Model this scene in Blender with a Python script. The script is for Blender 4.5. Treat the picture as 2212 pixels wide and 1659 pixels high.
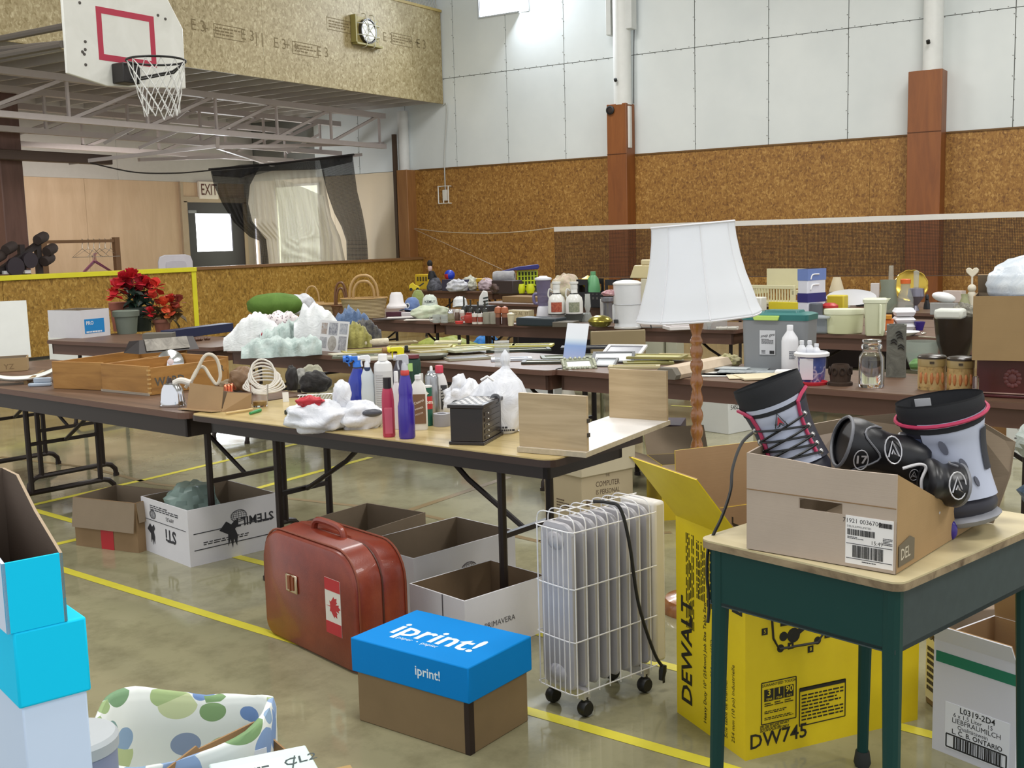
import bpy, bmesh, math, random
from mathutils import Vector, Matrix, noise
from math import sin, cos, pi, radians, atan2, hypot, sqrt
for o in list(bpy.data.objects): bpy.data.objects.remove(o)
SC = bpy.context.scene
COL = SC.collection
# ------------------------------------------------------------------ camera, sky, lights, exposure
FPX, YAW, PITCH, ROLL, CAMH = 2420.6, .580567, .127752, -.026765, 1.5
IW, IH = 2212, 1659
_f = Vector((cos(YAW)*cos(PITCH), sin(YAW)*cos(PITCH), -sin(PITCH)))
_r = Vector((sin(YAW), -cos(YAW), 0))
_u = _r.cross(_f)
CR = _r*cos(ROLL)+_u*sin(ROLL)
CU = -_r*sin(ROLL)+_u*cos(ROLL)
CO = Vector((0, 0, CAMH))
cd = bpy.data.cameras.new('camera'); cam = bpy.data.objects.new('camera', cd); COL.objects.link(cam)
cd.sensor_fit = 'HORIZONTAL'; cd.sensor_width = 36; cd.lens = FPX/IW*36; cd.clip_start = .05; cd.clip_end = 200
cam.matrix_world = Matrix(((CR.x, CU.x, -_f.x, 0), (CR.y, CU.y, -_f.y, 0), (CR.z, CU.z, -_f.z, CAMH), (0, 0, 0, 1)))
SC.camera = cam
XW, YH, YF, YB = 18.5, 14.25, 13.57, 19.0      # far wall, half wall, mezzanine face, rear wall under the mezzanine
w = bpy.data.worlds.new('world'); SC.world = w; w.use_nodes = True
w.node_tree.nodes['Background'].inputs[0].default_value = (.93, .96, 1, 1)
w.node_tree.nodes['Background'].inputs[1].default_value = .82
def area(name, loc, target, sx, sy, power, col=(1, 1, 1)):
    d = bpy.data.lights.new(name, 'AREA'); d.shape = 'RECTANGLE'; d.size = sx; d.size_y = sy; d.energy = power; d.color = col
    o = bpy.data.objects.new(name, d); COL.objects.link(o); o.location = loc
    o.rotation_euler = (Vector(target)-Vector(loc)).to_track_quat('-Z', 'Y').to_euler()
    return o
for i, (lx, ly) in enumerate(((2, 1), (2, 8), (8, 1), (8, 8), (14, 2), (14, 9), (8, -5), (2, -5))):
    area('gym_ceiling_lamp', (lx, ly, 7.3), (lx, ly, 0), 1.2, 2.4, 180, (1, .985, .96))
area('window_daylight', (18.2, 11.75, 6.3), (6, 4, 0), 1.0, 1.2, 150, (.82, .9, 1))
area('door_daylight', (17.0, 18.6, 1.9), (16.3, 12, 1.0), 1.0, 1.0, 60, (.9, .95, 1))
for i, lx in enumerate((7.5, 13.0)): area('rear_bay_fill', (lx, 16.75, 2.95), (lx+.6, 19, .6), 3.0, .5, 34, (1, .94, .88))  # added fill lights without fixtures, to brighten the plywood rear wall
SC.view_settings.view_transform = 'Standard'; SC.view_settings.look = 'None'
SC.view_settings.gamma = 1; SC.view_settings.use_curve_mapping = False
SC.view_settings.exposure = .4
# ------------------------------------------------------------------ layout helpers
RC = YAW - pi/2                       # turn that faces a thing to the middle of the seating side
def ray(px, py): return _f + CR*((px-IW/2)/FPX) - CU*((py-IH/2)/FPX)
def at(px, py, z=0.):
    v = ray(px, py); return CO + v*((z-CAMH)/v.z)
def atx(px, py, X):
    v = ray(px, py); return CO + v*(X/v.x)
def aty(px, py, Y):
    v = ray(px, py); return CO + v*(Y/v.y)
def atd(px, py, p):                   # point seen at a pixel, as deep as p
    v = ray(px, py); return CO + v*((Vector(p)-CO).dot(_f))
def mpp(p): return (Vector(p)-CO).dot(_f)/FPX
def face(p, d=0): return atan2(p[1], p[0]) - pi/2 + radians(d)
def frame(A, B, C, z):                # near bottom corner, left one, right one -> corner, turn, width, depth
    a, b, c = at(*A, z), at(*B, z), at(*C, z)
    u, v = b-a, c-a
    t1, t2 = atan2(v.y, v.x), atan2(u.y, u.x)-pi/2
    d = (t2-t1+pi) % (2*pi)-pi
    return a, t1+d/2, v.length, u.length
# ------------------------------------------------------------------ mesh builder
class MB:
    def __init__(s, X=None): s.v = []; s.f = []; s.m = []; s.X = X or Matrix()
    def add(s, vs, fs, m=0, X=None):
        M = s.X @ X if X else s.X; b = len(s.v)
        s.v += [M @ Vector(p) for p in vs]; s.f += [tuple(i+b for i in f) for f in fs]
        s.m += ([m]*len(fs) if isinstance(m, int) else list(m)); return s
    def bx(s, x0, x1, y0, y1, z0, z1, m=0, X=None):
        return s.add([(x, y, z) for z in (z0, z1) for y in (y0, y1) for x in (x0, x1)],
                     [(0, 2, 3, 1), (4, 5, 7, 6), (0, 1, 5, 4), (2, 6, 7, 3), (0, 4, 6, 2), (1, 3, 7, 5)], m, X)
    def box(s, c, d, m=0, rz=0, X=None):
        R = Matrix.Translation(c) @ Matrix.Rotation(rz, 4, 'Z')
        if X: R = R @ X
        return s.bx(-d[0]/2, d[0]/2, -d[1]/2, d[1]/2, -d[2]/2, d[2]/2, m, R)
    def poly(s, pts, m=0, X=None): return s.add(pts, [tuple(range(len(pts)))], m, X)
    def prism(s, pts, z0, z1, m=0, X=None):
        n = len(pts)
        return s.add([(x, y, z0) for x, y in pts]+[(x, y, z1) for x, y in pts],
                     [tuple(range(n-1, -1, -1)), tuple(range(n, 2*n))]+[(i, (i+1) % n, n+(i+1) % n, n+i) for i in range(n)], m, X)
    def lathe(s, prof, n=20, m=0, X=None, sx=1, sy=1, sq=0):
        vs, fs, ms, rows = [], [], [], []
        for k, pr in enumerate(prof):
            r, z = pr[0], pr[1]
            if r <= 1e-6: rows.append([len(vs)]); vs.append((0, 0, z))
            else:
                row = []
                for i in range(n):
                    a = 2*pi*i/n; c, t = cos(a), sin(a)
                    q = 1/max(abs(c), abs(t)) if sq else 1
                    q = 1+(q-1)*sq
                    row.append(len(vs)); vs.append((r*c*q*sx, r*t*q*sy, z))
                rows.append(row)
        for k in range(len(rows)-1):
            a, b = rows[k], rows[k+1]; mm = prof[k+1][2] if len(prof[k+1]) > 2 else m
            if len(a) == 1 and len(b) == 1: continue
            for i in range(n):
                j = (i+1) % n
                if len(a) == 1: fs.append((a[0], b[j], b[i]))
                elif len(b) == 1: fs.append((a[i], a[j], b[0]))
                else: fs.append((a[i], a[j], b[j], b[i]))
                ms.append(mm)
        return s.add(vs, fs, ms, X)
    def tube(s, pts, r, n=6, m=0, closed=False, X=None):
        pts = [Vector(p) for p in pts]; N = len(pts); vs, fs = [], []
        up = Vector((0, 0, 1)); last = None
        for i, p in enumerate(pts):
            a = pts[(i-1) % N] if (closed or i) else p; b = pts[(i+1) % N] if (closed or i < N-1) else p
            t = (b-a); t = t.normalized() if t.length > 1e-9 else Vector((0, 0, 1))
            if last is None:
                x = t.cross(up); x = x if x.length > .05 else t.cross(Vector((1, 0, 0)))
            else: x = last - t*last.dot(t)
            x.normalize(); y = t.cross(x); last = x
            rr = r[i] if isinstance(r, (list, tuple)) else r
            vs += [p+(x*cos(2*pi*k/n)+y*sin(2*pi*k/n))*rr for k in range(n)]
        for i in range(N if closed else N-1):
            j = (i+1) % N
            fs += [(i*n+k, i*n+(k+1) % n, j*n+(k+1) % n, j*n+k) for k in range(n)]
        if not closed: fs += [tuple(range(n-1, -1, -1)), tuple(range((N-1)*n, N*n))]
        return s.add(vs, fs, m, X)
    def bar(s, a, b, wx, wy, m=0):           # rectangular bar between two points
        a, b = Vector(a), Vector(b); d = b-a
        R = Matrix.Translation((a+b)/2) @ d.to_track_quat('Z', 'Y').to_matrix().to_4x4()
        return s.bx(-wx/2, wx/2, -wy/2, wy/2, -d.length/2, d.length/2, m, R)
    def grid(s, fn, nu, nv, m=0, X=None, wrap=False):
        vs = [fn(i/nu, j/nv) for j in range(nv+1) for i in range(nu+(0 if wrap else 1))]
        c = nu if wrap else nu+1
        fs = [(j*c+i, j*c+(i+1) % c, (j+1)*c+(i+1) % c, (j+1)*c+i) for j in range(nv) for i in range(nu)]
        if callable(m): m = [m((i+.5)/nu, (j+.5)/nv) for j in range(nv) for i in range(nu)]
        return s.add(vs, fs, m, X)
    def ball(s, c, r, nu=16, nv=10, m=0, X=None, fn=None):
        r = (r, r, r) if isinstance(r, (int, float)) else r
        def g(u, v):
            a, b = 2*pi*u, pi*(v-.5); d = Vector((cos(a)*cos(b), sin(a)*cos(b), sin(b)))
            k = fn(d) if fn else 1
            return (c[0]+d.x*r[0]*k, c[1]+d.y*r[1]*k, c[2]+d.z*r[2]*k)
        return s.grid(g, nu, nv, m, X, wrap=True)
    def text(s, t, size, X, m=0, align='CENTER', bold=0, sx=1, shear=0):
        me, = [text_mesh(t, align, bold, shear)]
        S = X @ Matrix.Diagonal((size*sx, size, size, 1))
        return s.add([tuple(v.co) for v in me.vertices], [tuple(p.vertices) for p in me.polygons], m, S)
    def mesh(s, name, mats, smooth=35):
        me = bpy.data.meshes.new(name); me.from_pydata([tuple(p) for p in s.v], [], s.f)
        for k in (mats if isinstance(mats, (list, tuple)) else [mats]): me.materials.append(k)
        me.polygons.foreach_set('material_index', s.m)
        if smooth:
            me.polygons.foreach_set('use_smooth', [True]*len(me.polygons)); me.set_sharp_from_angle(angle=radians(smooth))
        me.update(); return me
    def build(s, name, mats, parent=None, loc=(0, 0, 0), rz=0, smooth=35, bevel=0, label=None, sub=0, solid=0, kind=None):
        o = bpy.data.objects.new(name, s.mesh(name, mats, smooth)); COL.objects.link(o)
        o.location = loc; o.rotation_euler = (0, 0, rz)
        if parent: o.parent = parent
        if solid:
            md = o.modifiers.new('solid', 'SOLIDIFY'); md.thickness = solid; md.offset = 0
        if bevel:
            md = o.modifiers.new('bevel', 'BEVEL'); md.width = bevel; md.segments = 2; md.limit_method = 'ANGLE'; md.angle_limit = radians(50); md.harden_normals = False
        if sub:
            md = o.modifiers.new('sub', 'SUBSURF'); md.levels = md.render_levels = sub
        if label: o['label'] = label
        if kind: o['kind'] = kind
        return o
_txt = {}
def text_mesh(t, align, bold, shear):
    k = (t, align, bold, shear)
    if k not in _txt:
        c = bpy.data.curves.new('lettering', 'FONT'); c.body = t; c.align_x = align; c.align_y = 'CENTER'; c.offset = bold; c.shear = shear
        c.resolution_u = 2; c.fill_mode = 'FRONT'
        o = bpy.data.objects.new('lettering', c); COL.objects.link(o)
        dg = bpy.context.evaluated_depsgraph_get()
        me = bpy.data.meshes.new_from_object(o.evaluated_get(dg)); bpy.data.objects.remove(o); _txt[k] = me
    return _txt[k]
def T(x, y, z): return Matrix.Translation((x, y, z))
def R(a, ax='Z'): return Matrix.Rotation(a, 4, ax)
FRONT = R(pi/2, 'X')                          # text standing up, read from the -Y side
def onface(x, y, z, side='front', roll=0):     # plane on a box face: front(-Y) right(+X) left(-X) back(+Y) top
    q = {'front': R(pi/2, 'X'), 'right': R(pi/2) @ R(pi/2, 'X'), 'left': R(-pi/2) @ R(pi/2, 'X'), 'back': R(pi) @ R(pi/2, 'X'), 'top': Matrix()}[side]
    return T(x, y, z) @ q @ R(roll)
def rect(m, X, w, h, i=0, e=.0006): return m.bx(-w/2, w/2, -h/2, h/2, -e/2, e/2, i, X)
def barcode(m, X, w, h, i, seed=1, e=.0008):
    rg = random.Random(seed); x = -w/2
    while x < w/2:
        b = rg.choice((1, 1, 2, 3))*w/90; m.bx(x, min(x+b, w/2), -h/2, h/2, -e/2, e/2, i, X); x += b+rg.choice((1, 1, 2))*w/90
def lines(m, X, w, h, n, i, seed=1, lh=.45):    # small print too fine to read, laid out line by line
    rg = random.Random(seed); st = h/n
    for k in range(n):
        y = h/2-(k+.5)*st; x = -w/2; end = w/2*(1 if rg.random() > .3 else rg.uniform(.2, .9))
        while x < end:
            b = rg.uniform(.06, .16)*w; m.bx(x, min(x+b, end), y-st*lh/2, y+st*lh/2, -.0004, .0004, i, X); x += b+.03*w
def tag(o, label, cat, group=None):
    o['label'] = label; o['category'] = cat
    if group: o['group'] = group
    return o
def thing(name, label, cat, loc=(0, 0, 0), rz=0, group=None, tilt=None):
    o = bpy.data.objects.new(name, None); COL.objects.link(o); o.empty_display_size = .1
    o.location = loc; o.rotation_euler = (tilt[0] if tilt else 0, tilt[1] if tilt else 0, rz)
    return tag(o, label, cat, group)
def struct(o): o['kind'] = 'structure'; return o
def hull(name, rz=0, loc=(0, 0, 0)):
    o = bpy.data.objects.new(name, None); COL.objects.link(o); o.location = loc; o.rotation_euler = (0, 0, rz); return struct(o)
def dup(root, loc, rz=None, label=None):
    r = root.copy(); COL.objects.link(r); r.location = loc
    if rz is not None: r.rotation_euler = (root.rotation_euler.x, root.rotation_euler.y, rz)
    if label: r['label'] = label
    for ch in list(root.children):
        c = ch.copy(); COL.objects.link(c); c.parent = r
        for g in list(ch.children):
            d = g.copy(); COL.objects.link(d); d.parent = c
    return r
def curve(pts, n=8):                            # Catmull-Rom through points
    P = [Vector(p) for p in pts]; out = []
    for i in range(len(P)-1):
        a, b, c, d = P[max(i-1, 0)], P[i], P[i+1], P[min(i+2, len(P)-1)]
        for k in range(n):
            t = k/n; out.append(.5*((2*b)+(c-a)*t+(2*a-5*b+4*c-d)*t*t+(3*b-a-3*c+d)*t**3))
    return out+[P[-1]]
# ------------------------------------------------------------------ materials
def lin(h):
    if isinstance(h, str):
        h = h.lstrip('#'); h = [int(h[i:i+2], 16)/255 for i in (0, 2, 4)]
        h = [c/12.92 if c <= .04045 else ((c+.055)/1.055)**2.4 for c in h]
    return (h[0], h[1], h[2], 1)
class NT:
    def __init__(s, name):
        s.m = bpy.data.materials.new(name); s.m.use_nodes = True; s.t = s.m.node_tree; s.b = s.t.nodes['Principled BSDF']; s.out = s.t.nodes['Material Output']
        s.co = None
    def n(s, ty, **k):
        x = s.t.nodes.new(ty)
        for a, b in k.items():
            if a in x.inputs: x.inputs[a].default_value = b
            else: setattr(x, a, b)
        return x
    def l(s, a, b): s.t.links.new(a, b)
    def coord(s, scale=(1, 1, 1), rot=(0, 0, 0), kind='Object'):
        c = s.n('ShaderNodeTexCoord'); m = s.n('ShaderNodeMapping'); m.inputs['Scale'].default_value = scale; m.inputs['Rotation'].default_value = rot
        s.l(c.outputs[kind], m.inputs['Vector']); return m.outputs[0]
    def noise(s, vec, sc, det=4, ro=.6, dist=0):
        x = s.n('ShaderNodeTexNoise'); x.inputs['Scale'].default_value = sc; x.inputs['Detail'].default_value = det; x.inputs['Roughness'].default_value = ro; x.inputs['Distortion'].default_value = dist
        s.l(vec, x.inputs['Vector']); return x
    def ramp(s, fac, stops):
        x = s.n('ShaderNodeValToRGB'); e = x.color_ramp.elements
        while len(e) < len(stops): e.new(.5)
        for el, (p, c) in zip(e, stops): el.position = p; el.color = lin(c)
        s.l(fac, x.inputs[0]); return x.outputs[0]
    def mix(s, fac, a, b, mode='MIX'):
        x = s.n('ShaderNodeMix', data_type='RGBA', blend_type=mode)
        for i, q in ((0, fac), (6, a), (7, b)):
            if hasattr(q, 'is_output'): s.l(q, x.inputs[i])
            else: x.inputs[i].default_value = q
        return x.outputs[2]
    def bump(s, h, st=.2, d=.002):
        x = s.n('ShaderNodeBump'); x.inputs['Strength'].default_value = st; x.inputs['Distance'].default_value = d; s.l(h, x.inputs['Height']); s.l(x.outputs[0], s.b.inputs['Normal'])
    def col(s, c): s.l(c, s.b.inputs['Base Color'])
    def set(s, **k):
        for a, v in k.items():
            a = {'rough': 'Roughness', 'metal': 'Metallic', 'trans': 'Transmission Weight', 'ior': 'IOR', 'spec': 'Specular IOR Level', 'coat': 'Coat Weight', 'sub': 'Subsurface Weight', 'alpha': 'Alpha', 'sheen': 'Sheen Weight'}.get(a, a)
            s.b.inputs[a].default_value = v
        return s.m
_m = {}
def flat(h, rough=.55, metal=0, var=.07, sc=9, bump=.0, **k):
    key = ('flat', h, rough, metal, var, sc, bump, tuple(k.items()))
    if key not in _m:
        t = NT('paint_'+h.strip('#')); c = lin(h)
        nz = t.noise(t.coord(), sc, 5)
        if var:
            lo = tuple(x*(1-var) for x in c[:3])+(1,); hi = tuple(min(1, x*(1+var)) for x in c[:3])+(1,)
            t.col(t.mix(nz.outputs['Fac'], lo, hi))
        else: t.b.inputs['Base Color'].default_value = c
        if bump: t.bump(t.noise(t.coord(), sc*25, 3).outputs['Fac'], bump, .001)
        _m[key] = t.set(rough=rough, metal=metal, **k)
    return _m[key]
def cloth(h, h2=None, sc=30, rough=.9):
    key = ('cloth', h, h2, sc)
    if key not in _m:
        t = NT('cloth'); nz = t.noise(t.coord(), sc, 4)
        t.col(t.ramp(nz.outputs['Fac'], [(.35, h), (.65, h2 or h)])); t.bump(t.noise(t.coord((1, 1, 1.6)), 13, 3, .5, 2.2).outputs['Fac'], .55, .012)
        _m[key] = t.set(rough=rough, sheen=.2)
    return _m[key]
def board(h='#a88a66', dark=.82):                # corrugated cardboard
    key = ('card', h)
    if key not in _m:
        t = NT('cardboard'); c = lin(h); d = tuple(x*dark for x in c[:3])+(1,)
        n1 = t.noise(t.coord((3, 3, 3)), 2, 5); n2 = t.noise(t.coord((1, 1, 60)), 6, 3)
        a = t.mix(n1.outputs['Fac'], d, tuple(min(1, x*1.08) for x in c[:3])+(1,)); t.col(a)
        t.bump(n2.outputs['Fac'], .12, .002); _m[key] = t.set(rough=.8, spec=.25)
    return _m[key]
def wood(stops, axis='x', sc=1., rough=.4, coat=0, stretch=14, name='wood'):
    key = ('wood', tuple(stops), axis, sc, rough, coat, stretch)
    if key not in _m:
        t = NT(name); k = {'x': (1, stretch, stretch), 'y': (stretch, 1, stretch), 'z': (stretch, stretch, 1)}[axis]
        v = t.coord(tuple(x*sc for x in k)); nz = t.noise(v, 1.6, 6, .62, .6)
        t.col(t.ramp(nz.outputs['Fac'], stops)); t.bump(nz.outputs['Fac'], .08, .002); _m[key] = t.set(rough=rough, coat=coat)
    return _m[key]
def glass(tint='#ffffff', rough=.03, alpha=None):
    key = ('glass', tint, rough)
    if key not in _m:
        t = NT('glass'); t.b.inputs['Base Color'].default_value = lin(tint); _m[key] = t.set(rough=rough, trans=1., ior=1.45)
    return _m[key]
def film(h, opac=.6, rough=.3):                 # milky plastic: part diffuse, part clear
    key = ('film', h, opac, rough)
    if key not in _m:
        t = NT('plastic_film'); t.b.inputs['Base Color'].default_value = lin(h); t.set(rough=rough)
        tr = t.n('ShaderNodeBsdfTransparent'); mx = t.n('ShaderNodeMixShader'); mx.inputs[0].default_value = opac
        tl = t.n('ShaderNodeBsdfTranslucent'); tl.inputs[0].default_value = lin(h); m2 = t.n('ShaderNodeMixShader'); m2.inputs[0].default_value = .3
        t.l(t.b.outputs[0], m2.inputs[1]); t.l(tl.outputs[0], m2.inputs[2])
        t.l(tr.outputs[0], mx.inputs[1]); t.l(m2.outputs[0], mx.inputs[2]); t.l(mx.outputs[0], t.out.inputs[0]); _m[key] = t.m
    return _m[key]
def netting(h, cell=.04, wire=.16, base=.15):    # knotted net: strands with gaps between
    key = ('net', h, cell, wire, base)
    if key not in _m:
        t = NT('netting'); t.b.inputs['Base Color'].default_value = lin(h); t.set(rough=.8)
        wv = []
        for a in (0, 1):
            x = t.n('ShaderNodeTexWave', wave_type='BANDS', bands_direction='X' if a == 0 else 'Y'); x.inputs['Scale'].default_value = .314/cell; x.inputs['Distortion'].default_value = 0
            u = t.n('ShaderNodeTexCoord'); t.l(u.outputs['UV'], x.inputs['Vector']); g = t.n('ShaderNodeMath', operation='GREATER_THAN'); g.inputs[1].default_value = 1-wire; t.l(x.outputs['Fac'], g.inputs[0]); wv.append(g)
        mx = t.n('ShaderNodeMath', operation='MAXIMUM'); t.l(wv[0].outputs[0], mx.inputs[0]); t.l(wv[1].outputs[0], mx.inputs[1])
        mb = t.n('ShaderNodeMath', operation='MAXIMUM'); t.l(mx.outputs[0], mb.inputs[0]); mb.inputs[1].default_value = base
        t.l(mb.outputs[0], t.b.inputs['Alpha']); _m[key] = t.m
    return _m[key]
def emit(h, s):
    key = ('emit', h, s)
    if key not in _m:
        t = NT('lit_window'); t.b.inputs['Base Color'].default_value = lin('#ffffff'); t.b.inputs['Emission Color'].default_value = lin(h); t.b.inputs['Emission Strength'].default_value = s; _m[key] = t.m
    return _m[key]
def osb(name, stops, sc=26, rough=.55):
    t = NT(name); v = t.coord()
    ds = t.noise(v, 9, 2); va = t.n('ShaderNodeVectorMath', operation='MULTIPLY_ADD'); t.l(ds.outputs['Color'], va.inputs[0]); va.inputs[1].default_value = (.10, .10, .10); t.l(v, va.inputs[2])
    cols = []
    for rot, k in (((.5, .6, .4), (1, 2.6, 1)), ((-.7, -.3, -.9), (2.4, 1, 1.2))):
        mp = t.n('ShaderNodeMapping'); mp.inputs['Rotation'].default_value = rot; mp.inputs['Scale'].default_value = k; t.l(va.outputs[0], mp.inputs['Vector'])
        vo = t.n('ShaderNodeTexVoronoi'); vo.inputs['Scale'].default_value = sc; t.l(mp.outputs[0], vo.inputs['Vector'])
        sp = t.n('ShaderNodeSeparateColor'); t.l(vo.outputs['Color'], sp.inputs[0]); cols.append(sp.outputs[0])
    big = t.noise(v, .7, 3)
    ad = t.n('ShaderNodeMath', operation='ADD'); t.l(cols[0], ad.inputs[0]); t.l(cols[1], ad.inputs[1])
    a2 = t.n('ShaderNodeMath', operation='MULTIPLY_ADD'); t.l(ad.outputs[0], a2.inputs[0]); a2.inputs[1].default_value = .36; 
    a3 = t.n('ShaderNodeMath', operation='MULTIPLY'); t.l(big.outputs['Fac'], a3.inputs[0]); a3.inputs[1].default_value = .28; t.l(a3.outputs[0], a2.inputs[2])
    t.col(t.ramp(a2.outputs[0], stops)); t.bump(ad.outputs[0], .15, .003)
    return t.set(rough=rough)
OSB_WALL = osb('strand_board_dark', [(.15, '#6a441c'), (.42, '#8f6328'), (.62, '#9e7233'), (.88, '#bf9552')], 24)
OSB_HALF = osb('strand_board_half', [(.15, '#705018'), (.42, '#957029'), (.62, '#a47d34'), (.88, '#c0a056')], 22)
OSB_FASC = osb('strand_board_pale', [(.15, '#7c6c40'), (.42, '#988861'), (.62, '#a3946d'), (.88, '#bdb08c')], 20)
def painted_board():
    t = NT('painted_board'); v = t.coord(); n1 = t.noise(v, .6, 4); n2 = t.noise(v, 60, 2)
    t.col(t.ramp(n1.outputs['Fac'], [(.3, '#d0d5d4'), (.7, '#dde1df')])); t.bump(n2.outputs['Fac'], .1, .002); return t.set(rough=.7)
WHITEBOARD = painted_board()
def concrete():
    t = NT('sealed_concrete'); v = t.coord(); n1 = t.noise(v, .55, 6, .62); n2 = t.noise(v, 5, 5, .7); n3 = t.noise(t.coord((1, 3, 1), (0, 0, .5)), 2.2, 6, .75, 1.5)
    a = t.ramp(n1.outputs['Fac'], [(.3, '#8b856a'), (.5, '#928e70'), (.7, '#a09b7e')])
    b = t.ramp(n2.outputs['Fac'], [(.3, '#77725a'), (.55, '#ffffff'), (.9, '#ffffff')])
    c = t.mix(.35, a, b, 'MULTIPLY'); d = t.ramp(n3.outputs['Fac'], [(.0, '#ffffff'), (.66, '#ffffff'), (.72, '#8d8878'), (.78, '#ffffff')])
    t.col(t.mix(.35, c, d, 'MULTIPLY'))
    r = t.ramp(n2.outputs['Fac'], [(.3, '#5e5e5e'), (.7, '#474747')]); t.l(r, t.b.inputs['Roughness']); t.bump(n2.outputs['Fac'], .05, .002)
    return t.set(spec=.45, coat=.1)
CONCRETE = concrete()
PLY = wood([(.3, '#c3a585'), (.6, '#cfb293'), (.8, '#d6bb9d')], 'z', .5, .55, 0, 5, 'birch_plywood')
TOPBROWN = wood([(.25, '#4d392b'), (.5, '#654c3a'), (.8, '#795d49')], 'y', .8, .45, 0, 18, 'walnut_laminate')
EDGEBROWN = flat('#624538', .5)
TOPLIGHT = wood([(.25, '#a9925d'), (.5, '#c0aa74'), (.8, '#cfbb88')], 'y', .9, .3, .2, 20, 'oak_laminate')
CARD, CARDDK, CARDIN = board(), board('#8d7253'), board('#8a7a66')
WCARD = board('#d5d3d6', .93)
STEEL = flat('#2b211d', .45, .3)
BLACK = flat('#141414', .5); WHITE = flat('#e6e6e6', .5); INK = flat('#1a1a1c', .7, 0, 0); PAPER = flat('#e9e8e4', .7, 0, .03)
CHROME = flat('#d8d8da', .12, 1); GREY = flat('#8b8d90', .5); YELLOW = flat('#d9d02a', .6, 0, .1, 6)
# ------------------------------------------------------------------ the room shell
fl = MB().bx(-3, 19.5, -14, 20, -.1, 0).build('floor', CONCRETE); struct(fl)
PAINT = flat('#cfc43a', .5, 0, .12, 14); BROWNTAPE = flat('#7d6a48', .55, 0, .1, 8)
def marking(pts, wd, m=PAINT, z=.0012):
    P2 = [at(*p) for p in pts]; b = MB()
    for a, c in zip(P2, P2[1:]):
        d = (c-a).normalized(); n = Vector((-d.y, d.x, 0))*wd/2
        b.poly([(q.x, q.y, z) for q in (a-n, c-n, c+n, a+n)])
    b.build('line_marking', m, fl, smooth=0)
marking([(60, 1205), (150, 1235), (570, 1365), (1120, 1530), (1540, 1650), (1700, 1700)], .05)
marking([(470, 1192), (1448, 1440), (2060, 1600)], .05)
marking([(40, 1098), (340, 1030), (720, 940), (830, 915)], .05)
marking([(60, 1098), (165, 1128)], .05)
marking([(120, 1176), (190, 1160)], .05)
marking([(555, 1055), (800, 988)], .05)
marking([(1236, 833), (1300, 836)], .045); marking([(1250, 842), (1320, 824)], .045)
marking([(1660, 868), (1850, 888)], .045); marking([(1450, 876), (1520, 880)], .045)
marking([(0, 987), (190, 1010), (330, 1045), (880, 1105), (1165, 1170), (1450, 1150)], .04, BROWNTAPE)
marking([(880, 1104), (1100, 1030)], .05, BROWNTAPE)
ZO = atx(1100, 353, XW).z; ZS = atx(1320, 125, XW).z; ZT = 7.5
SEAM_Y = [atx(x, 160, XW).y for x in (981, 1094, 1219, 1342, 1501, 1660, 1832, 2000)]
SEAM_Y = [SEAM_Y[0]+1.27*k for k in (3, 2, 1)]+SEAM_Y+[SEAM_Y[-1]-1.27*k for k in (1, 2, 3, 4, 5, 6, 7)]
JOINT = flat('#7c7c76', .9)
wb = MB().bx(XW+.03, XW+.25, -6.5, 20, 0, ZT).build('wall_back', JOINT); struct(wb)
wy0, wy1 = atx(1140, 10, XW).y, atx(1035, 10, XW).y; wz = atx(1088, 29, XW).z
NAIL = flat('#6d6c66', .8)
for a, b in zip(SEAM_Y, SEAM_Y[1:]):
    lo, hi = b, min(a, YB)
    if lo > YB-.1: continue
    cream = lo > YH+.4
    for z0, z1 in ((ZO, ZS), (ZS, ZS+1.75), (ZS+1.75, ZT)):
        m = MB()
        if z0 == ZS and lo < wy1 and hi > wy0:       # sheets cut round the high window
            m.bx(XW, XW+.03, lo+.007, hi-.007, z0+.006, wz)
            if wy0 > lo+.02: m.bx(XW, XW+.03, lo+.007, wy0, wz, z1-.006)
            if wy1 < hi-.02: m.bx(XW, XW+.03, wy1, hi-.007, wz, z1-.006)
        elif z0 > ZS and lo < wy1 and hi > wy0 and wz+.75 > z0:
            m.bx(XW, XW+.03, lo+.007, hi-.007, wz+1.1, z1-.006)
        else: m.bx(XW, XW+.03, lo+.007, hi-.007, z0+.006, z1-.006)
        m.build('painted_sheet', WHITEBOARD, wb, smooth=0)
    n = MB()
    for k in range(14):
        z = ZO+.1+k*.3
        if z < ZS+1.6: n.bx(XW-.004, XW, lo-.016, lo-.003, z, z+.014); n.bx(XW-.004, XW, lo+.015, lo+.03, z+.05, z+.062)
    for k in range(5):
        y = lo+k*.25; n.bx(XW-.004, XW, y, y+.014, ZS-.02, ZS-.008); n.bx(XW-.004, XW, y+.1, y+.114, ZS+.015, ZS+.027)
    n.build('nail_heads', NAIL, wb, smooth=0, kind='stuff')
y = YH+.65
while y > -6:
    MB().bx(XW-.012, XW+.03, y-2.436, y, 0, ZO-.003).build('strand_board_sheet', OSB_WALL, wb, smooth=0); y -= 2.44
CREAM = flat('#d8c6a8', .6, 0, .05, 2)
for y0, y1 in ((YH+.65, 16.6), (16.6, YB)):
    MB().bx(XW-.012, XW+.03, y0+.003, y1-.003, 0, ZO-.003).build('cream_sheet', CREAM, wb, smooth=0)
MB().bx(XW-.03, XW+.01, -6.4, YH, ZO-.02, ZO+.006).build('edge_strip', flat('#6a4a1e', .6), wb, smooth=0)
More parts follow.
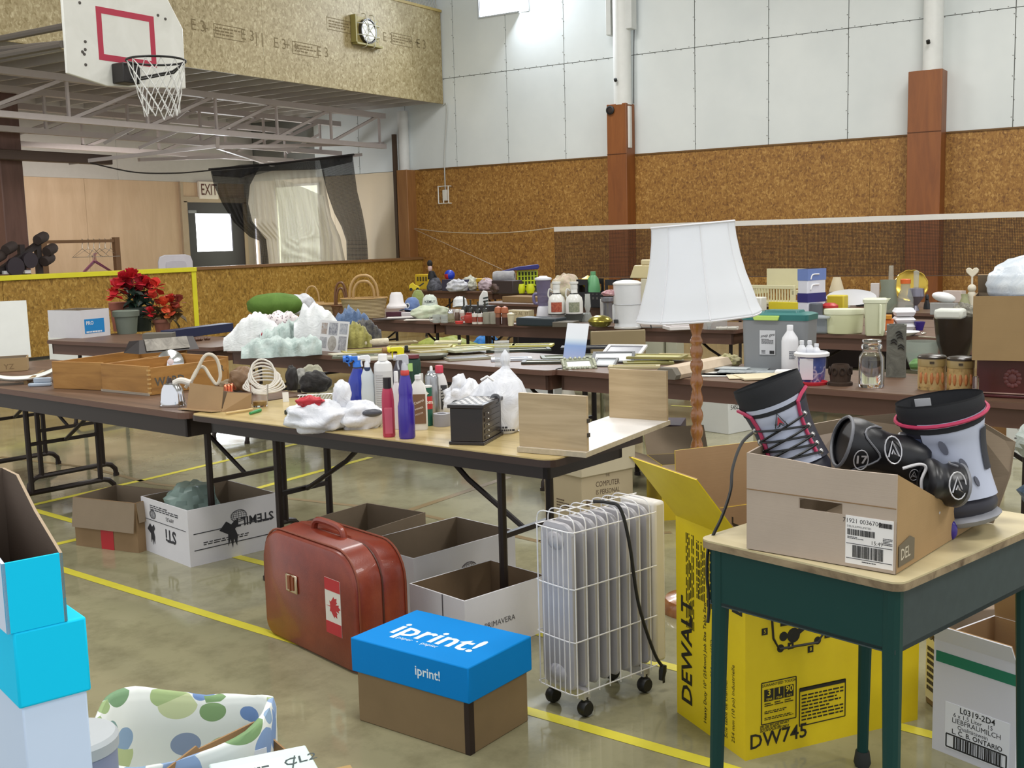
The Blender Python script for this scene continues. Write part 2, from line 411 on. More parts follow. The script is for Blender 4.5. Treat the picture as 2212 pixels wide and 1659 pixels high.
# high window
wn = MB().bx(XW-.02, XW+.05, wy0, wy1, wz-.03, wz).bx(XW-.02, XW+.05, wy0-.03, wy0, wz-.03, wz+1.1).bx(XW-.02, XW+.05, wy1, wy1+.03, wz-.03, wz+1.1).bx(XW-.02, XW+.05, wy0, wy1, wz+1.07, wz+1.1).build('window_1', flat('#b9bec2', .5), smooth=0); struct(wn)
MB().bx(XW+.02, XW+.03, wy0, wy1, wz, wz+1.08).build('pane', emit('#e6f2ff', 5), wn, smooth=0)
# boxed posts with white pipes above
POSTBR = wood([(.3, '#77431d'), (.6, '#8a5124'), (.8, '#95592a')], 'z', .6, .45, 0, 8, 'stained_plywood')
def post(n, pl, pr, ptop, ql, qr, extra):
    yl, yr = atx(pl, ptop, XW-.35).y, atx(pr, ptop, XW-.35).y; zt = atx(pl, ptop, XW-.35).z
    p = MB().bx(XW-.35, XW-.012, yr, yl, 0, zt).build('column_%d' % n, POSTBR, bevel=.01); struct(p)
    a, b = atx(ql, ptop-20, XW-.3).y, atx(qr, ptop-20, XW-.3).y
    MB().lathe([(0, zt-.02), ((a-b)/2, zt-.02), ((a-b)/2, ZT), (0, ZT)], 20, 0, T(XW-.2, (a+b)/2, 0)).build('pipe', flat('#d9dad6', .5), p)
    MB().bx(XW-.36, XW-.349, yr, yl, ZO+.0, ZO+.008).build('butt_joint', flat('#5a3315', .7), p, smooth=0)
    if n == 1:
        MB().bx(XW-.3, XW-.2, yr-.04, yr, ZO+.1, zt-.05).build('conduit', flat('#d8d5cf', .5), p, bevel=.01)
        for q0, q1, zb in ((1308, 1318, 72), (1345, 1364, 64)):
            MB().bx(XW-.3, XW-.1, atx(q1, 30, XW-.3).y, atx(q0, 30, XW-.3).y, atx(1340, zb, XW-.3).z, ZT-.2).build('cable_duct', flat('#cfd1ce', .5), p, bevel=.01)
        MB().tube(curve([(XW-.12, yr-.04, zt), (XW-.1, yr-.05, 5), (XW-.1, yr-.1, 6.2)]), .008).build('cable', BLACK, p)
    MB().tube(curve([(XW-.44, (a+b)/2+.02, zt+.42), (XW-.41, (a+b)/2+.02, zt+.38)]), .03, 8).build('hook', BLACK, p)
post(1, 1310, 1352, 226, 1322, 1357, 1)
post(2, 1962, 2036, 155, 1990, 2033, 0)
sp = atx(1319, 238, XW-.36)
t = thing('loudspeaker', 'small round black loudspeaker at the top of the boxed brown post', 'speaker', sp)
MB().lathe([(0, 0), (.075, 0), (.08, .03), (.055, .04), (.05, .03), (0, .02)], 20, 0, R(-pi/2, 'Y')).build('rim', BLACK, t)
MB().lathe([(0, .031), (.03, .034), (.05, .03)], 16, 0, R(-pi/2, 'Y')).build('cone', flat('#2a1c18', .6), t)
# corner pipe post
cy = atx(868, 300, XW-.2).y
p3 = MB().lathe([(0, ZO-.1), (.11, ZO-.1), (.11, 4.15), (0, 4.15)], 20, 0, T(XW-.15, cy, 0)).build('column_3', flat('#cfd0ce', .5)); struct(p3)
MB().bx(XW-.3, XW-.01, cy-.17, cy+.1, 0, ZO).build('post_box', wood([(.3, '#80552e'), (.6, '#93663a'), (.8, '#a0733f')], 'z', .6, .5, 0, 8), p3, bevel=.01)
MB().bx(XW-.28, XW-.2, cy+.13, cy+.2, 0, 3.7).build('dark_channel', flat('#4b3a2c', .5), p3)
# switch box in a guard frame and its cable
q = atx(963.5, 421, XW-.02)
t = thing('switch_box', 'white switch box behind a square wire guard on the far wall', 'switch', q, -pi/2)
MB().bx(-.05, .05, -.06, 0, -.12, .1).build('housing', flat('#d5d3ca', .4), t, bevel=.01)
m = MB(); g = [(-.125, -.09, -.17), (.125, -.09, -.17), (.125, -.09, .17), (-.125, -.09, .17)]
m.tube(g, .013, 6, 0, True); m.tube([(0, -.09, -.17), (0, -.09, -.1)], .013)
for x, z in ((-.125, -.17), (.125, -.17), (.125, .17), (-.125, .17)): m.tube([(x, -.09, z), (x, .02, z)], .01)
m.build('wire_guard', flat('#dcdad2', .4), t)
e = atx(966, 232, XW-.03)
MB().tube(curve([(0, -.02, .1), (.01, -.02, .8), (e.y*-1+q.y, -.02, e.z-q.z), (-.0, -.02, 4.2-q.z)]), .012).build('cable', flat('#b9bab4', .5), t)
# half wall
ZH = 1.2
hw = MB().bx(4, XW-.02, YH+.02, YH+.16, 0, ZH-.05).build('wall_partition', OSB_HALF); struct(hw)
xs = aty(421, 640, YH).x
x = 4.2
while x < XW-.1:
    MB().bx(x+.002, min(x+2.436, XW-.02), YH, YH+.02, .04, ZH-.05).build('strand_board_sheet', OSB_HALF, hw, smooth=0); x += 2.44
MB().bx(4, xs+.05, YH-.03, YH+.2, ZH-.07, ZH).build('yellow_cap', YELLOW, hw, bevel=.006)
MB().bx(xs+.05, XW-.02, YH-.03, YH+.2, ZH-.05, ZH).build('brown_cap', flat('#7d5a38', .55), hw, bevel=.006)
MB().bx(xs-.045, xs+.045, YH-.012, YH, .04, ZH-.07).build('yellow_strip', YELLOW, hw, smooth=0)
MB().bx(4, XW-.02, YH-.01, YH+.02, 0, .04).build('foot_strip', flat('#2f2a22', .7), hw, smooth=0)
# mezzanine face, deck and joists
ZF = aty(960, 225, YF).z; ZFT = aty(955, 28, YF).z
fc = MB().bx(3, XW-.02, YF+.02, YF+.14, ZF+.02, ZFT).build('wall_mezzanine', OSB_FASC); struct(fc)
x = 18.46
while x > 3:
    MB().bx(x-2.436, x, YF, YF+.02, ZF, ZFT).build('strand_board_sheet', OSB_FASC, fc, smooth=0); x -= 2.44
MB().bx(3, XW-.02, YF-.02, YF+.16, ZFT, ZFT+.05).build('top_rail', flat('#a89254', .5), fc, smooth=0)
m = MB(); STAMP = flat('#6f6040', .8)
for px, py, s in ((428, 56, 'E 3'), (455, 65, '+ +'), (495, 71, 'b'), (535, 77, 'E 3'), (560, 83, '| |'), (605, 95, 'E 3'), (630, 100, '+ +'), (660, 107, 'b'), (697, 113, 'E 3'), (732, 55, 'b'), (838, 82, 'E 3'), (868, 87, 'b'), (893, 92, '+ +'), (910, 96, 'E 3')):
    q = aty(px, py, YF-.001); X = T(q.x, q.y, q.z) @ FRONT
    if s == 'b':
        w2, h2 = .62, .2
        for a, b, c, d in ((0, h2/2, w2, .012), (0, -h2/2, w2, .012), (-w2/2, 0, .012, h2), (w2/2, 0, .012, h2)): rect(m, X @ T(a, b, 0), c, d, 0, .001)
        lines(m, X, w2*.85, h2*.7, 3, 0, int(px), .5)
    else: m.text(s, .24, X, 0)
m.build('stamped_print', STAMP, fc, smooth=0)
# chain-link above the mezzanine face
m = MB(); 
for k in range(46):
    x0 = 18.4-k*.09
    for sgn in (1, -1):
        pts = [(x0+sgn*.045*(j % 2), YF+.06+.008*sgn, ZFT+.05+j*.075) for j in range(15)]
        m.tube(pts, .008, 4)
ch = m.build('chain_link_fence', flat('#c9c8bf', .4, .5)); ch['kind'] = 'stuff'
tag(ch, 'chain-link fence standing on top of the mezzanine face', 'fence')
MB().bx(3, XW, YF+.14, 20, ZF+.16, ZF+.22).build('ceiling_mezzanine', flat('#aaa09e', .7, 0, .06, 1)); cm = bpy.data.objects['ceiling_mezzanine']; struct(cm)
for k in range(25):
    x = 18.3-k*.52; MB().bx(x-.022, x+.022, YF+.14, 19, ZF+.02, ZF+.16).build('joist', flat('#b7b2ac', .6), cm, smooth=0)
# steel trusses below the deck
TR = flat('#c2b8b6', .5)
def truss(n, Y, zb, zt, x0, x1, step, off):
    h = hull('beam_truss_%d' % n)
    MB().bx(x0, x1, Y-.06, Y+.06, zt-.1, zt).build('top_chord', TR, h, smooth=0); MB().bx(x0, x1, Y-.05, Y+.05, zb, zb+.09).build('bottom_chord', TR, h, smooth=0)
    x = x1-off; k = 0
    while x > x0+.2:
        MB().bar((x, Y, zb+.05), (x, Y, zt-.05), .04, .04).build('web_post', TR, h, smooth=0)
        if x-step > x0: MB().bar((x-step, Y, zb+.05), (x, Y, zt-.05), .05, .05).build('web_brace', TR, h, smooth=0)
        x -= step; k += 1
    return h
t1z = aty(725, 233, 14.9).z; b1z = aty(425, 288, 14.9).z
truss(1, 14.9, b1z, t1z, 4, 18.2, 1.45, .15)
truss(2, 16.2, b1z-.05, t1z-.05, 4, 18.3, 1.6, .6); truss(3, 17.6, b1z-.12, t1z-.1, 4, 18.3, 1.7, .2)
h = hull('beam_bracing')
for A, B, Ya, Yb in (((148, 352), (470, 315), 16.4, 15.0), ((470, 318), (590, 357), 15.0, 16.9), ((300, 345), (520, 338), 16.6, 16.6), ((470, 318), (840, 310), 15.0, 15.2), ((560, 356), (782, 334), 16.9, 15.6), ((470, 296), (470, 318), 14.9, 15.0)):
    MB().bar(aty(*A, Ya), aty(*B, Yb), .06, .06).build('brace', TR, h, smooth=0)
for A, B in (((225, 310), (290, 275)), ((380, 255), (440, 208)), ((300, 320), (390, 280)), ((620, 330), (690, 290))):
    MB().bar(aty(*A, 16), aty(*B, 15.6), .05, .05).build('brace', TR, h, smooth=0)
# rear wall under the mezzanine
rw = MB().bx(4, XW+.2, YB+.03, YB+.2, 0, 4.6).build('wall_rear', flat('#8c8478', .8)); struct(rw)
DL, DR, DT = aty(401, 437, YB).x, aty(521, 437, YB).x, aty(401, 437, YB).z
DRH = DR
zc = aty(200, 386, YB).z
x = XW
for x0, x1 in ((4, 6.5), (6.5, 9.0), (9.0, 11.5), (11.5, 14.0), (14.0, DL-.14)):
    MB().bx(x0+.003, x1-.003, YB, YB+.03, 0, zc-.003).build('plywood_sheet', PLY, rw, smooth=0)
MB().bx(DL-.14, DR+.1, YB, YB+.03, DT+.12, zc-.003).build('plywood_sheet', PLY, rw, smooth=0)
MB().bx(DR+.1, DR+.32, YB, YB+.03, 0, zc-.003).build('plywood_sheet', flat('#b3aa9d', .6), rw, smooth=0)
for x0, x1 in ((4, 7.6), (7.6, 11.2), (11.2, 14.8), (14.8, XW)):
    MB().bx(x0+.003, x1-.003, YB, YB+.03, zc, 4.6).build('painted_sheet', flat('#c3beb8', .7), rw, smooth=0)
MB().bx(DR+.75, XW, YB, YB+.03, 0, zc-.003).build('cream_sheet', CREAM, rw, smooth=0)
d = hull('door_1', 0, (DL, YB, 0))
W = DR-DL; DK = flat('#241d24', .45)
MB().bx(-.13, 0, -.05, .04, 0, DT+.02).bx(W, W+.1, -.05, .04, 0, DT+.02).bx(-.13, W+.1, -.05, .04, DT, DT+.12).bx(-.17, -.1, -.06, .0, 0, zc).build('frame', flat('#b39f86', .6), d, smooth=0)
gl, gr = aty(422, 500, YB).x-DL, aty(500, 500, YB).x-DL; gz1, gz0 = aty(422, 461, YB).z, aty(424, 544, YB).z
MB().bx(0, gl, -.03, .02, 0, DT).bx(gr, W, -.03, .02, 0, DT).bx(gl, gr, -.03, .02, 0, gz0).bx(gl, gr, -.03, .02, gz1, DT).build('leaf', DK, d, smooth=0)
MB().bx(gl, gr, 0, .012, gz0, gz1).build('pane', emit('#f6f8ff', 2.6), d, smooth=0)
MB().bx(0, .22, -.07, -.03, DT-.23, DT-.17).build('door_closer', GREY, d, smooth=0)
w2 = MB().bx(DR+.32, DR+.36, YB-.02, YB+.04, 0, 2.2).bx(DR+.72, DR+.76, YB-.02, YB+.04, 0, 2.2).bx(DR+.36, DR+.72, YB-.02, YB+.04, 2.14, 2.2).build('window_2', flat('#cfc8c0', .5), smooth=0); struct(w2)
MB().bx(DR+.36, DR+.72, YB, YB+.01, .2, 2.14).build('pane', emit('#eef0ff', 1.7), w2, smooth=0)
ya, yb = atx(690, 450, XW-.02).y, atx(600, 450, XW-.02).y
w3 = MB().bx(XW-.06, XW-.012, ya-.05, ya, .8, 2.85).bx(XW-.06, XW-.012, yb, yb+.05, .8, 2.85).bx(XW-.06, XW-.012, ya, yb, 2.8, 2.85).bx(XW-.06, XW-.012, ya, yb, .8, .85).build('window_3', flat('#cfc8c0', .5), smooth=0); struct(w3)
MB().bx(XW-.03, XW-.02, ya, yb, .85, 2.8).build('pane', emit('#eef6d0', 1.5), w3, smooth=0)
q = aty(450, 411, YB-.05); s = mpp(q)
t = thing('exit_sign', 'white sign with brown capitals above the dark exit door', 'sign', q)
k = s/cos(.85)*1.0
MB().bx(-.27, .27, -.02, .05, -.19, .19).build('plate', flat('#e6dccf', .5), t, bevel=.015)
MB().text('EXIT', .34, T(0, -.022, 0) @ FRONT, 0, bold=.01, sx=.66).build('lettering', flat('#5a2a1c', .6), t, smooth=0)
# brown boxed post and beam at the left, in front of the rear wall
a, b = aty(8, 450, 16.4), aty(57, 450, 16.4)
p4 = MB().bx(a.x, b.x, 16.4, 16.75, 0, 4.0).build('column_4', wood([(.3, '#5d4238'), (.6, '#6f5046'), (.8, '#7c5b50')], 'z', .6, .5, 0, 8), bevel=.015); struct(p4)
a, b = aty(0, 326, 16.2), aty(244, 348, 16.2)
bm_ = MB().bx(4, b.x, 16.2, 16.38, b.z-.06, b.z+.1).build('beam_boxed', flat('#5b4a42', .5), bevel=.015); struct(bm_)
cl = MB().bx(-3, 19, -14, 20, ZT, ZT+.1).build('ceiling', flat('#b9b9b4', .8, 0, .05, 1)); struct(cl)
# ------------------------------------------------------------------ folding tables
def folding_table(label, left, right, depth=.76, z=.74, top=TOPBROWN, edge=EDGEBROWN, insl=.12, insr=.12, legs=(1, 1), apron=EDGEBROWN, ra=.04, name='folding_table', ah=.122):
    A, B = at(*left, z), at(*right, z); d = A-B; L = d.length; rz = atan2(d.y, d.x)-pi/2
    t = thing(name, label, 'table', (B.x, B.y, 0), rz, 'folding tables set out in rows')
    r = .05; pts = []
    for cx, cy, a0 in ((r, r, pi), (depth-r, r, 1.5*pi), (depth-r, L-r, 0), (r, L-r, pi/2)):
        pts += [(cx+r*cos(a0+k*pi/8), cy+r*sin(a0+k*pi/8)) for k in range(5)]
    MB().prism(pts, z-.006, z, 0).build('tabletop', top, t, smooth=0)
    MB().prism([(x+(-.003 if x < depth/2 else .003), y+(-.003 if y < L/2 else .003)) for x, y in pts], z-.03, z-.005, 0).build('edge_band', edge, t, smooth=0)
    ap = MB()
    for x in (ra, depth-ra-.02): ap.bx(x, x+.02, ra, L-ra, z-ah, z-.03)
    for y in (ra, L-ra-.02): ap.bx(ra, depth-ra, y, y+.02, z-ah, z-.03)
    ap.build('apron', apron, t, smooth=0)
    for i, (y, sg) in enumerate(((insr, 1), (L-insl, -1))):
        if not legs[i]: continue
        h = .09
        for x in (.16, depth-.16):
            MB().tube([(x, y, z-.04), (x, y, h)], .0165, 8).build('leg', STEEL, t)
        MB().tube([(.07, y, .012), (.075, y, .05), (.105, y, .08), (.14, y, h), (depth-.14, y, h), (depth-.105, y, .08), (depth-.075, y, .05), (depth-.07, y, .012)], .0165, 8).lathe([(0, 0), (.02, 0), (.02, .02), (0, .02)], 8, 0, T(.07, y, 0)).lathe([(0, 0), (.02, 0), (.02, .02), (0, .02)], 8, 0, T(depth-.07, y, 0)).build('foot_rail', STEEL, t)
        MB().bar((depth/2, y+sg*.44, z-.05), (depth/2, y+sg*.40, z-.13), .03, .012).tube([(depth/2, y+sg*.40, z-.12), (depth/2, y+sg*.3, z-.2), (depth/2, y+sg*.02, z-.36)], .011, 6).bar((.16, y, z-.36), (depth-.16, y, z-.36), .02, .02).build('brace', STEEL, t)
    return t
T1 = folding_table('dark folding table with two wooden crates on it, leftmost of the front row', (-60, 830), (397, 893), insl=.3, insr=.06, apron=flat('#2c201c', .5))
T2 = folding_table('pale oak topped folding table covered with cleaning bottles', (408, 894), (1190, 994), depth=.62, top=TOPLIGHT, edge=flat('#33221c', .4), ra=.07, insl=.42, insr=.36, apron=flat('#241a18', .4), ah=.09)
T3 = folding_table('dark folding table heaped with clothes and flat picture frames', (485, 752), (1186, 801))
T3B = folding_table('dark folding table with the glass jar and the grey lidded bin', (1192, 798), (2260, 874))
T4 = folding_table('dark folding table with caps and open wicker baskets', (640, 683), (938, 694), legs=(1, 1))
T4B = folding_table('dark folding table with the blender, shakers and white urn', (947, 695.5), (1590, 713))
T4C = folding_table('dark folding table with milky plastic tubs and the striped cooler bag', (1604, 715), (2120, 731))
T5 = folding_table('dark folding table against the half wall with the red flowers', (97, 735), (458, 751), insl=.25)
T5B = folding_table('small dark folding table at the frame edge with a white tray', (-120, 800), (40, 818), depth=.75)
T6 = folding_table('far dark folding table below the black net with toys', (900, 627), (1065, 630))
T6B = folding_table('dark folding table behind the blender with a shallow cardboard box', (1030, 654), (1300, 661))
T6C = folding_table('far dark folding table crowded with glassware and white dishes', (1560, 667), (2230, 681))
def behind(t, lab, k=.78):
    a = t.rotation_euler.z; return dup(t, t.location+Vector((cos(a)*k, sin(a)*k, 0)), None, lab)
behind(T4, 'dark folding table pushed up behind the one with the wicker baskets'); behind(T4C, 'dark folding table pushed up behind the one with the milky tubs'); behind(T6C, 'furthest dark folding table with the brass tray and small china')
T7 = folding_table('far dark folding table along the net with the yellow basket', (1075, 632), (1345, 637))
# ------------------------------------------------------------------ boxes
def carton(name, label, o, rz, w, d, h, mat=CARD, inn=None, flaps=(), t=.006, cat='box', group=None, z=0, bottom=True, slope=None):
    e = thing(name, label, cat, (o[0], o[1], z), rz, group)
    inn = inn or CARDIN
    b = MB()
    H = slope or (h, h, h, h)      # heights at corners: near(0,0), right(w,0), back(w,d), left(0,d)
    O = [(0, 0), (w, 0), (w, d), (0, d)]; I = [(t, t), (w-t, t), (w-t, d-t), (t, d-t)]
    vs = [(x, y, 0) for x, y in O]+[(x, y, H[i]) for i, (x, y) in enumerate(O)]+[(x, y, H[i]) for i, (x, y) in enumerate(I)]+[(x, y, t) for x, y in I]
    fs, ms = [], []
    for i in range(4):
        j = (i+1) % 4
        fs += [(i, j, 4+j, 4+i), (4+i, 4+j, 8+j, 8+i), (8+i, 8+j, 12+j, 12+i)]; ms += [0, 0, 1]
    fs += [(3, 2, 1, 0), (12, 13, 14, 15)]; ms += [0, 1]
    b.add(vs, fs, ms); b.build('body', [mat, inn], e, smooth=0)
    for side, ang, ln in flaps:
        f = MB(); L = w if side in 'FB' else d
        f.bx(-L/2+.004, L/2-.004, -t/2, t/2, 0, ln, (0, 0, 1, 0, 0, 0) if 0 else 0)
        P = {'F': (w/2, 0, 0), 'B': (w/2, d, pi), 'L': (0, d/2, -pi/2), 'R': (w, d/2, pi/2)}[side]
        f.X = T(P[0], P[1], h-.002) @ R(P[2]) @ R(radians(ang), 'X')
        f2 = MB(f.X); f2.bx(-L/2+.004, L/2-.004, -t/2, 0, 0, ln, 0).bx(-L/2+.004, L/2-.004, 0, t/2, 0, ln, 1)
        f2.build('flap', [mat, inn], e, smooth=0)
    return e
def closed_box(name, label, o, rz, w, d, h, mat, z=0, cat='box', group=None, bevel=.004, tilt=None):
    e = thing(name, label, cat, (o[0], o[1], z), rz, group, tilt)
    MB().bx(0, w, 0, d, 0, h).build('body', mat, e, bevel=bevel); return e
# paper box with a blue lid (front middle)
BLUE = flat('#0782d0', .65, 0, .05, 5, spec=.12)
a, rz, wd, dp = frame((1012, 1430), (771, 1360), (1139, 1360), .27)
wd, dp = .315, .475
a = at(1013, 1508, .185)
e = thing('paper_box', 'brown paper box with a bright blue lid beside the suitcase', 'box', (a.x, a.y, 0), rz)
MB().bx(.012, wd-.012, .012, dp-.012, 0, .2).build('body', board('#8b7556'), e, bevel=.003)
MB().bx(.0118, .035, .0115, .012, 0, .19).bx(.0115, .012, .0118, .03, 0, .19).build('glued_seam', flat('#2c1d14', .8), e, smooth=0)
lid = MB().bx(0, wd, 0, dp, .165, .275).build('lid', BLUE, e, bevel=.004)
m = MB(); X = T(wd*.5, dp*.52, .2758) @ R(pi/2+pi)
m.text('iprint!', .14, T(wd*.46, dp*.5, .2756) @ R(-pi/2), 0, bold=.018, shear=.0)
m.text('paper  •  papier', .026, T(wd*.26, dp*.56, .2756) @ R(-pi/2), 0)
m2 = MB(); m2.text('iprint!', .042, onface(-.0006, dp*.33, .225, 'left'), 0, bold=.015); m2.build('side_lettering', flat('#dff0f8', .5, 0, 0), lid, smooth=0)
m.build('lettering', flat('#dff0f8', .5, 0, 0), lid, smooth=0)
# the lid's long side faces left-front; print reads along it
# ------------------------------------------------------------------ tan suitcase
a, b = at(575, 1365), at(775, 1462); dv = b-a; rz = atan2(dv.y, dv.x); L = dv.length
TAN = NT('tan_leather'); n1 = TAN.noise(TAN.coord(), 5, 6, .65); TAN.col(TAN.ramp(n1.outputs['Fac'], [(.25, '#642115'), (.5, '#7c2f1c'), (.75, '#8f3f25')])); TAN.bump(TAN.noise(TAN.coord(), 160, 3).outputs['Fac'], .25, .002); TAN = TAN.set(rough=.36, coat=.15)
e = thing('suitcase', 'tan leather suitcase with a flag sticker standing on the floor', 'suitcase', (a.x, a.y, 0), rz)
def rr(w, h, r, r2, n=7, x0=0, z0=0):
    P = []
    for cx, cz, a0, q in ((x0+r2, z0+r2, pi, r2), (x0+w-r2, z0+r2, 1.5*pi, r2), (x0+w-r, z0+h-r, 0, r), (x0+r, z0+h-r, pi/2, r)):
        P += [(cx+q*cos(a0+k*pi/2/n), cz+q*sin(a0+k*pi/2/n)) for k in range(n+1)]
    return P
SH, SD = .43, .23; XZ = R(pi/2, 'X')     # profile plane x,z ; extrude along -y
def shell(y0, y1, inset=0):
    P = rr(L-2*inset, SH-2*inset, .13, .05, 7, inset, inset); return P
m = MB(); rings = [(.0, .012), (.008, .003), (.02, 0), (SD*.5-.012, -.006), (SD*.5, .001), (SD*.5+.012, -.006), (SD-.02, 0), (SD-.008, .003), (SD, .012)]
vs, fs = [], []; n = 0
for y, ins in rings:
    P = rr(L-2*ins, SH-2*ins, .13, .05, 7, ins, max(0, ins)); n = len(P); vs += [(x, y, z) for x, z in P]
for k in range(len(rings)-1):
    fs += [(k*n+i, k*n+(i+1) % n, (k+1)*n+(i+1) % n, (k+1)*n+i) for i in range(n)]
fs += [tuple(range(n-1, -1, -1)), tuple(range((len(rings)-1)*n, len(rings)*n))]
m.add(vs, fs).build('shell', TAN, e, smooth=50)
for y in (.016, SD-.016):
    MB().tube([(x, y, z) for x, z in rr(L+.004, SH+.004, .13, .05, 7, -.002, 0)], .004, 6, 0, True).build('piping', flat('#7d3a20', .4), e)
zp = MB(); zp.tube([(x, SD*.5, z+.002) for x, z in rr(L, SH, .13, .05, 7)][8:], .005, 6).build('zip', flat('#4c2416', .5), e)
MB().tube(curve([(L*.5-.1, SD*.45, SH-.005), (L*.5-.085, SD*.45, SH+.035), (L*.5-.04, SD*.45, SH+.048), (L*.5+.06, SD*.45, SH+.045), (L*.5+.1, SD*.45, SH+.03), (L*.5+.11, SD*.45, SH-.004)]), .013, 8).build('handle', TAN, e)
for x in (-.1, .11):
    MB().bx(L*.5+x-.02, L*.5+x+.02, SD*.45-.02, SD*.45+.02, SH-.012, SH+.004).build('handle_mount', TAN, e, bevel=.004)
MB().bx(L*.52-.08, L*.52+.16, SD*.2, SD*.8, SH-.004, SH+.004).build('top_flap', flat('#6f3219', .4), e, bevel=.003)
bk = MB(); bk.bx(L*.3-.01, L*.3+.07, -.008, 0, SH*.49, SH*.49+.07).build('buckle', flat('#c9b49b', .2, 1), e, bevel=.006); b2 = MB().bx(L*.3+.01, L*.3+.052, -.011, -.007, SH*.49+.012, SH*.49+.063).bx(L*.3+.029, L*.3+.033, -.014, -.007, SH*.49+.008, SH*.49+.068).build('tongue', flat('#8a4a2c', .35, .3), e, smooth=0)
fx, fz, fw, fh = L*.70, SH*.27, .1, .205
st = MB().bx(fx, fx+fw, -.0015, 0, fz, fz+fh).build('sticker', flat('#d8d3c8', .5), e, smooth=0)
mp_ = [(0, -.5), (.02, -.2), (.24, -.25), (.2, -.16), (.46, .08), (.38, .12), (.43, .3), (.27, .27), (.25, .34), (.12, .2), (.17, .46), (.08, .42), (0, .58)]
leaf = mp_+[(-x, y) for x, y in mp_[::-1][1:-1]]
m = MB(); RED = flat('#b3262d', .5)
m.bx(fx, fx+fw, -.0022, -.0015, fz, fz+.045).bx(fx, fx+fw, -.0022, -.0015, fz+fh-.045, fz+fh)
m.prism([(x*.085, y*.085) for x, y in leaf], 0, .0007, 0, T(fx+fw/2, -.0016, fz+fh/2) @ R(pi/2, 'X') @ R(-pi/2))
m.build('flag_print', RED, st, smooth=0)
# ------------------------------------------------------------------ oil-filled heater
a, b = at(1262, 1552), at(1385, 1502); dv = b-a; rz = atan2(dv.y, dv.x)
e = thing('oil_heater', 'white finned oil heater in a wire cage on black castors', 'heater', (a.x, a.y, 0), rz)
HW = flat('#b0aeb2', .35); WIRE = flat('#e0dfe0', .3)
NF, FD, x0 = 8, .15, -.03; pitch = .048; HT = .625; HB = .085
y0 = .01
for k in range(NF):
    xc = x0+.012+k*pitch
    P = rr(FD, HT-HB, .045, .03, 6, y0, HB)
    m = MB(); rg = [(-.012, .02), (-.009, .004), (0, 0), (.009, .004), (.012, .02)]; vs, fs = [], []
    for dx, ins in rg:
        q = rr(FD-2*ins, HT-HB-2*ins, .045, .03, 6, y0+ins, HB+ins); n = len(q); vs += [(xc+dx, y, z) for y, z in q]
    for i in range(4): fs += [(i*n+j, i*n+(j+1) % n, (i+1)*n+(j+1) % n, (i+1)*n+j) for j in range(n)]
    fs += [tuple(range(n-1, -1, -1)), tuple(range(4*n, 5*n))]
    m.add(vs, fs)
    m.ball((xc, y0+FD/2, HT-.06), (.024, .05, .035), 12, 8); m.ball((xc, y0+FD/2, HB+.05), (.024, .05, .035), 12, 8)
    m.lathe([(.008, HB+.05), (.008, HT-.06)], 8, 0, T(xc, y0+FD*.3, 0)).lathe([(.008, HB+.05), (.008, HT-.06)], 8, 0, T(xc, y0+FD*.7, 0))
    m.build('fin', HW, e, smooth=50)
xe = x0+.012+(NF-1)*pitch+.02
MB().bx(xe, xe+.055, y0-.005, y0+FD+.005, HB, HT+.01).build('control_housing', flat('#d6d2cc', .4), e, bevel=.012)
m = MB(); hoop = lambda x, z1: [(x, y0-.012, HB-.01)]+[(x, y0+FD/2-(FD/2+.012)*cos(j*pi/12)**1 if j in (0, 12) else y0+FD/2-(FD/2+.012)*(1 if cos(j*pi/12) > 0 else -1)*abs(cos(j*pi/12))**.35, z1-.055+.055*sin(j*pi/12)**.6) for j in range(13)]+[(x, y0+FD+.012, HB-.01)]
for k in range(NF): m.tube(hoop(x0+.002+k*pitch, HT+.028), .0022, 5)
for z in (HB+.0, HB+.17, HB+.34, HT-.02):
    m.tube([(xe, y0-.013, z), (x0-.004, y0-.013, z), (x0-.011, y0+.01, z), (x0-.013, y0+FD/2, z), (x0-.011, y0+FD-.01, z), (x0-.004, y0+FD+.013, z), (xe, y0+FD+.013, z)], .0022, 5)
for k in range(7):
    y = y0+.005+k*(FD-.01)/6; m.tube([(x0-.012, y, HB), (x0-.012, y, HT-.02)], .0019, 5)
m.tube([(x0+.01, y0+FD/2, HT+.03), (xe, y0+FD/2, HT+.03)], .0022, 5)
m.build('wire_cage', WIRE, e)
for x in (x0+.045, xe-.05):
    MB().bx(x-.014, x+.014, y0-.01, y0+FD+.01, .058, .09).build('foot_bracket', flat('#c9c8ca', .35, .5), e, smooth=0)
    for y in (.0+y0, y0+FD):
        MB().lathe([(0, -.016), (.021, -.016), (.026, -.008), (.026, .008), (.021, .016), (0, .016)], 14, 0, T(x, y, .027) @ R(pi/2, 'X')).lathe([(.009, .03), (.012, .065), (0, .065)], 8, 0, T(x, y, 0)).build('castor', BLACK, e)
cordp = curve([(x0+.17, y0+FD/2, HT+.036), (x0+.19, y0+.03, HT+.036), (x0+.205, y0-.01, HT+.02), (x0+.225, y0-.028, HT-.09), (x0+.262, y0-.03, HT-.3), (x0+.325, y0-.035, .15), (x0+.36, y0-.04, .09)], 6)
MB().tube(cordp, .0055, 6).build('cord', BLACK, e)
MB().lathe([(0, -.03), (.009, -.03), (.013, 0), (.011, .02), (0, .02)], 8, 0, T(x0+.363, y0-.04, .072) @ R(.2, 'Y')).bx(x0+.362, x0+.372, -.032, -.03, .03, .05).build('plug', BLACK, e)
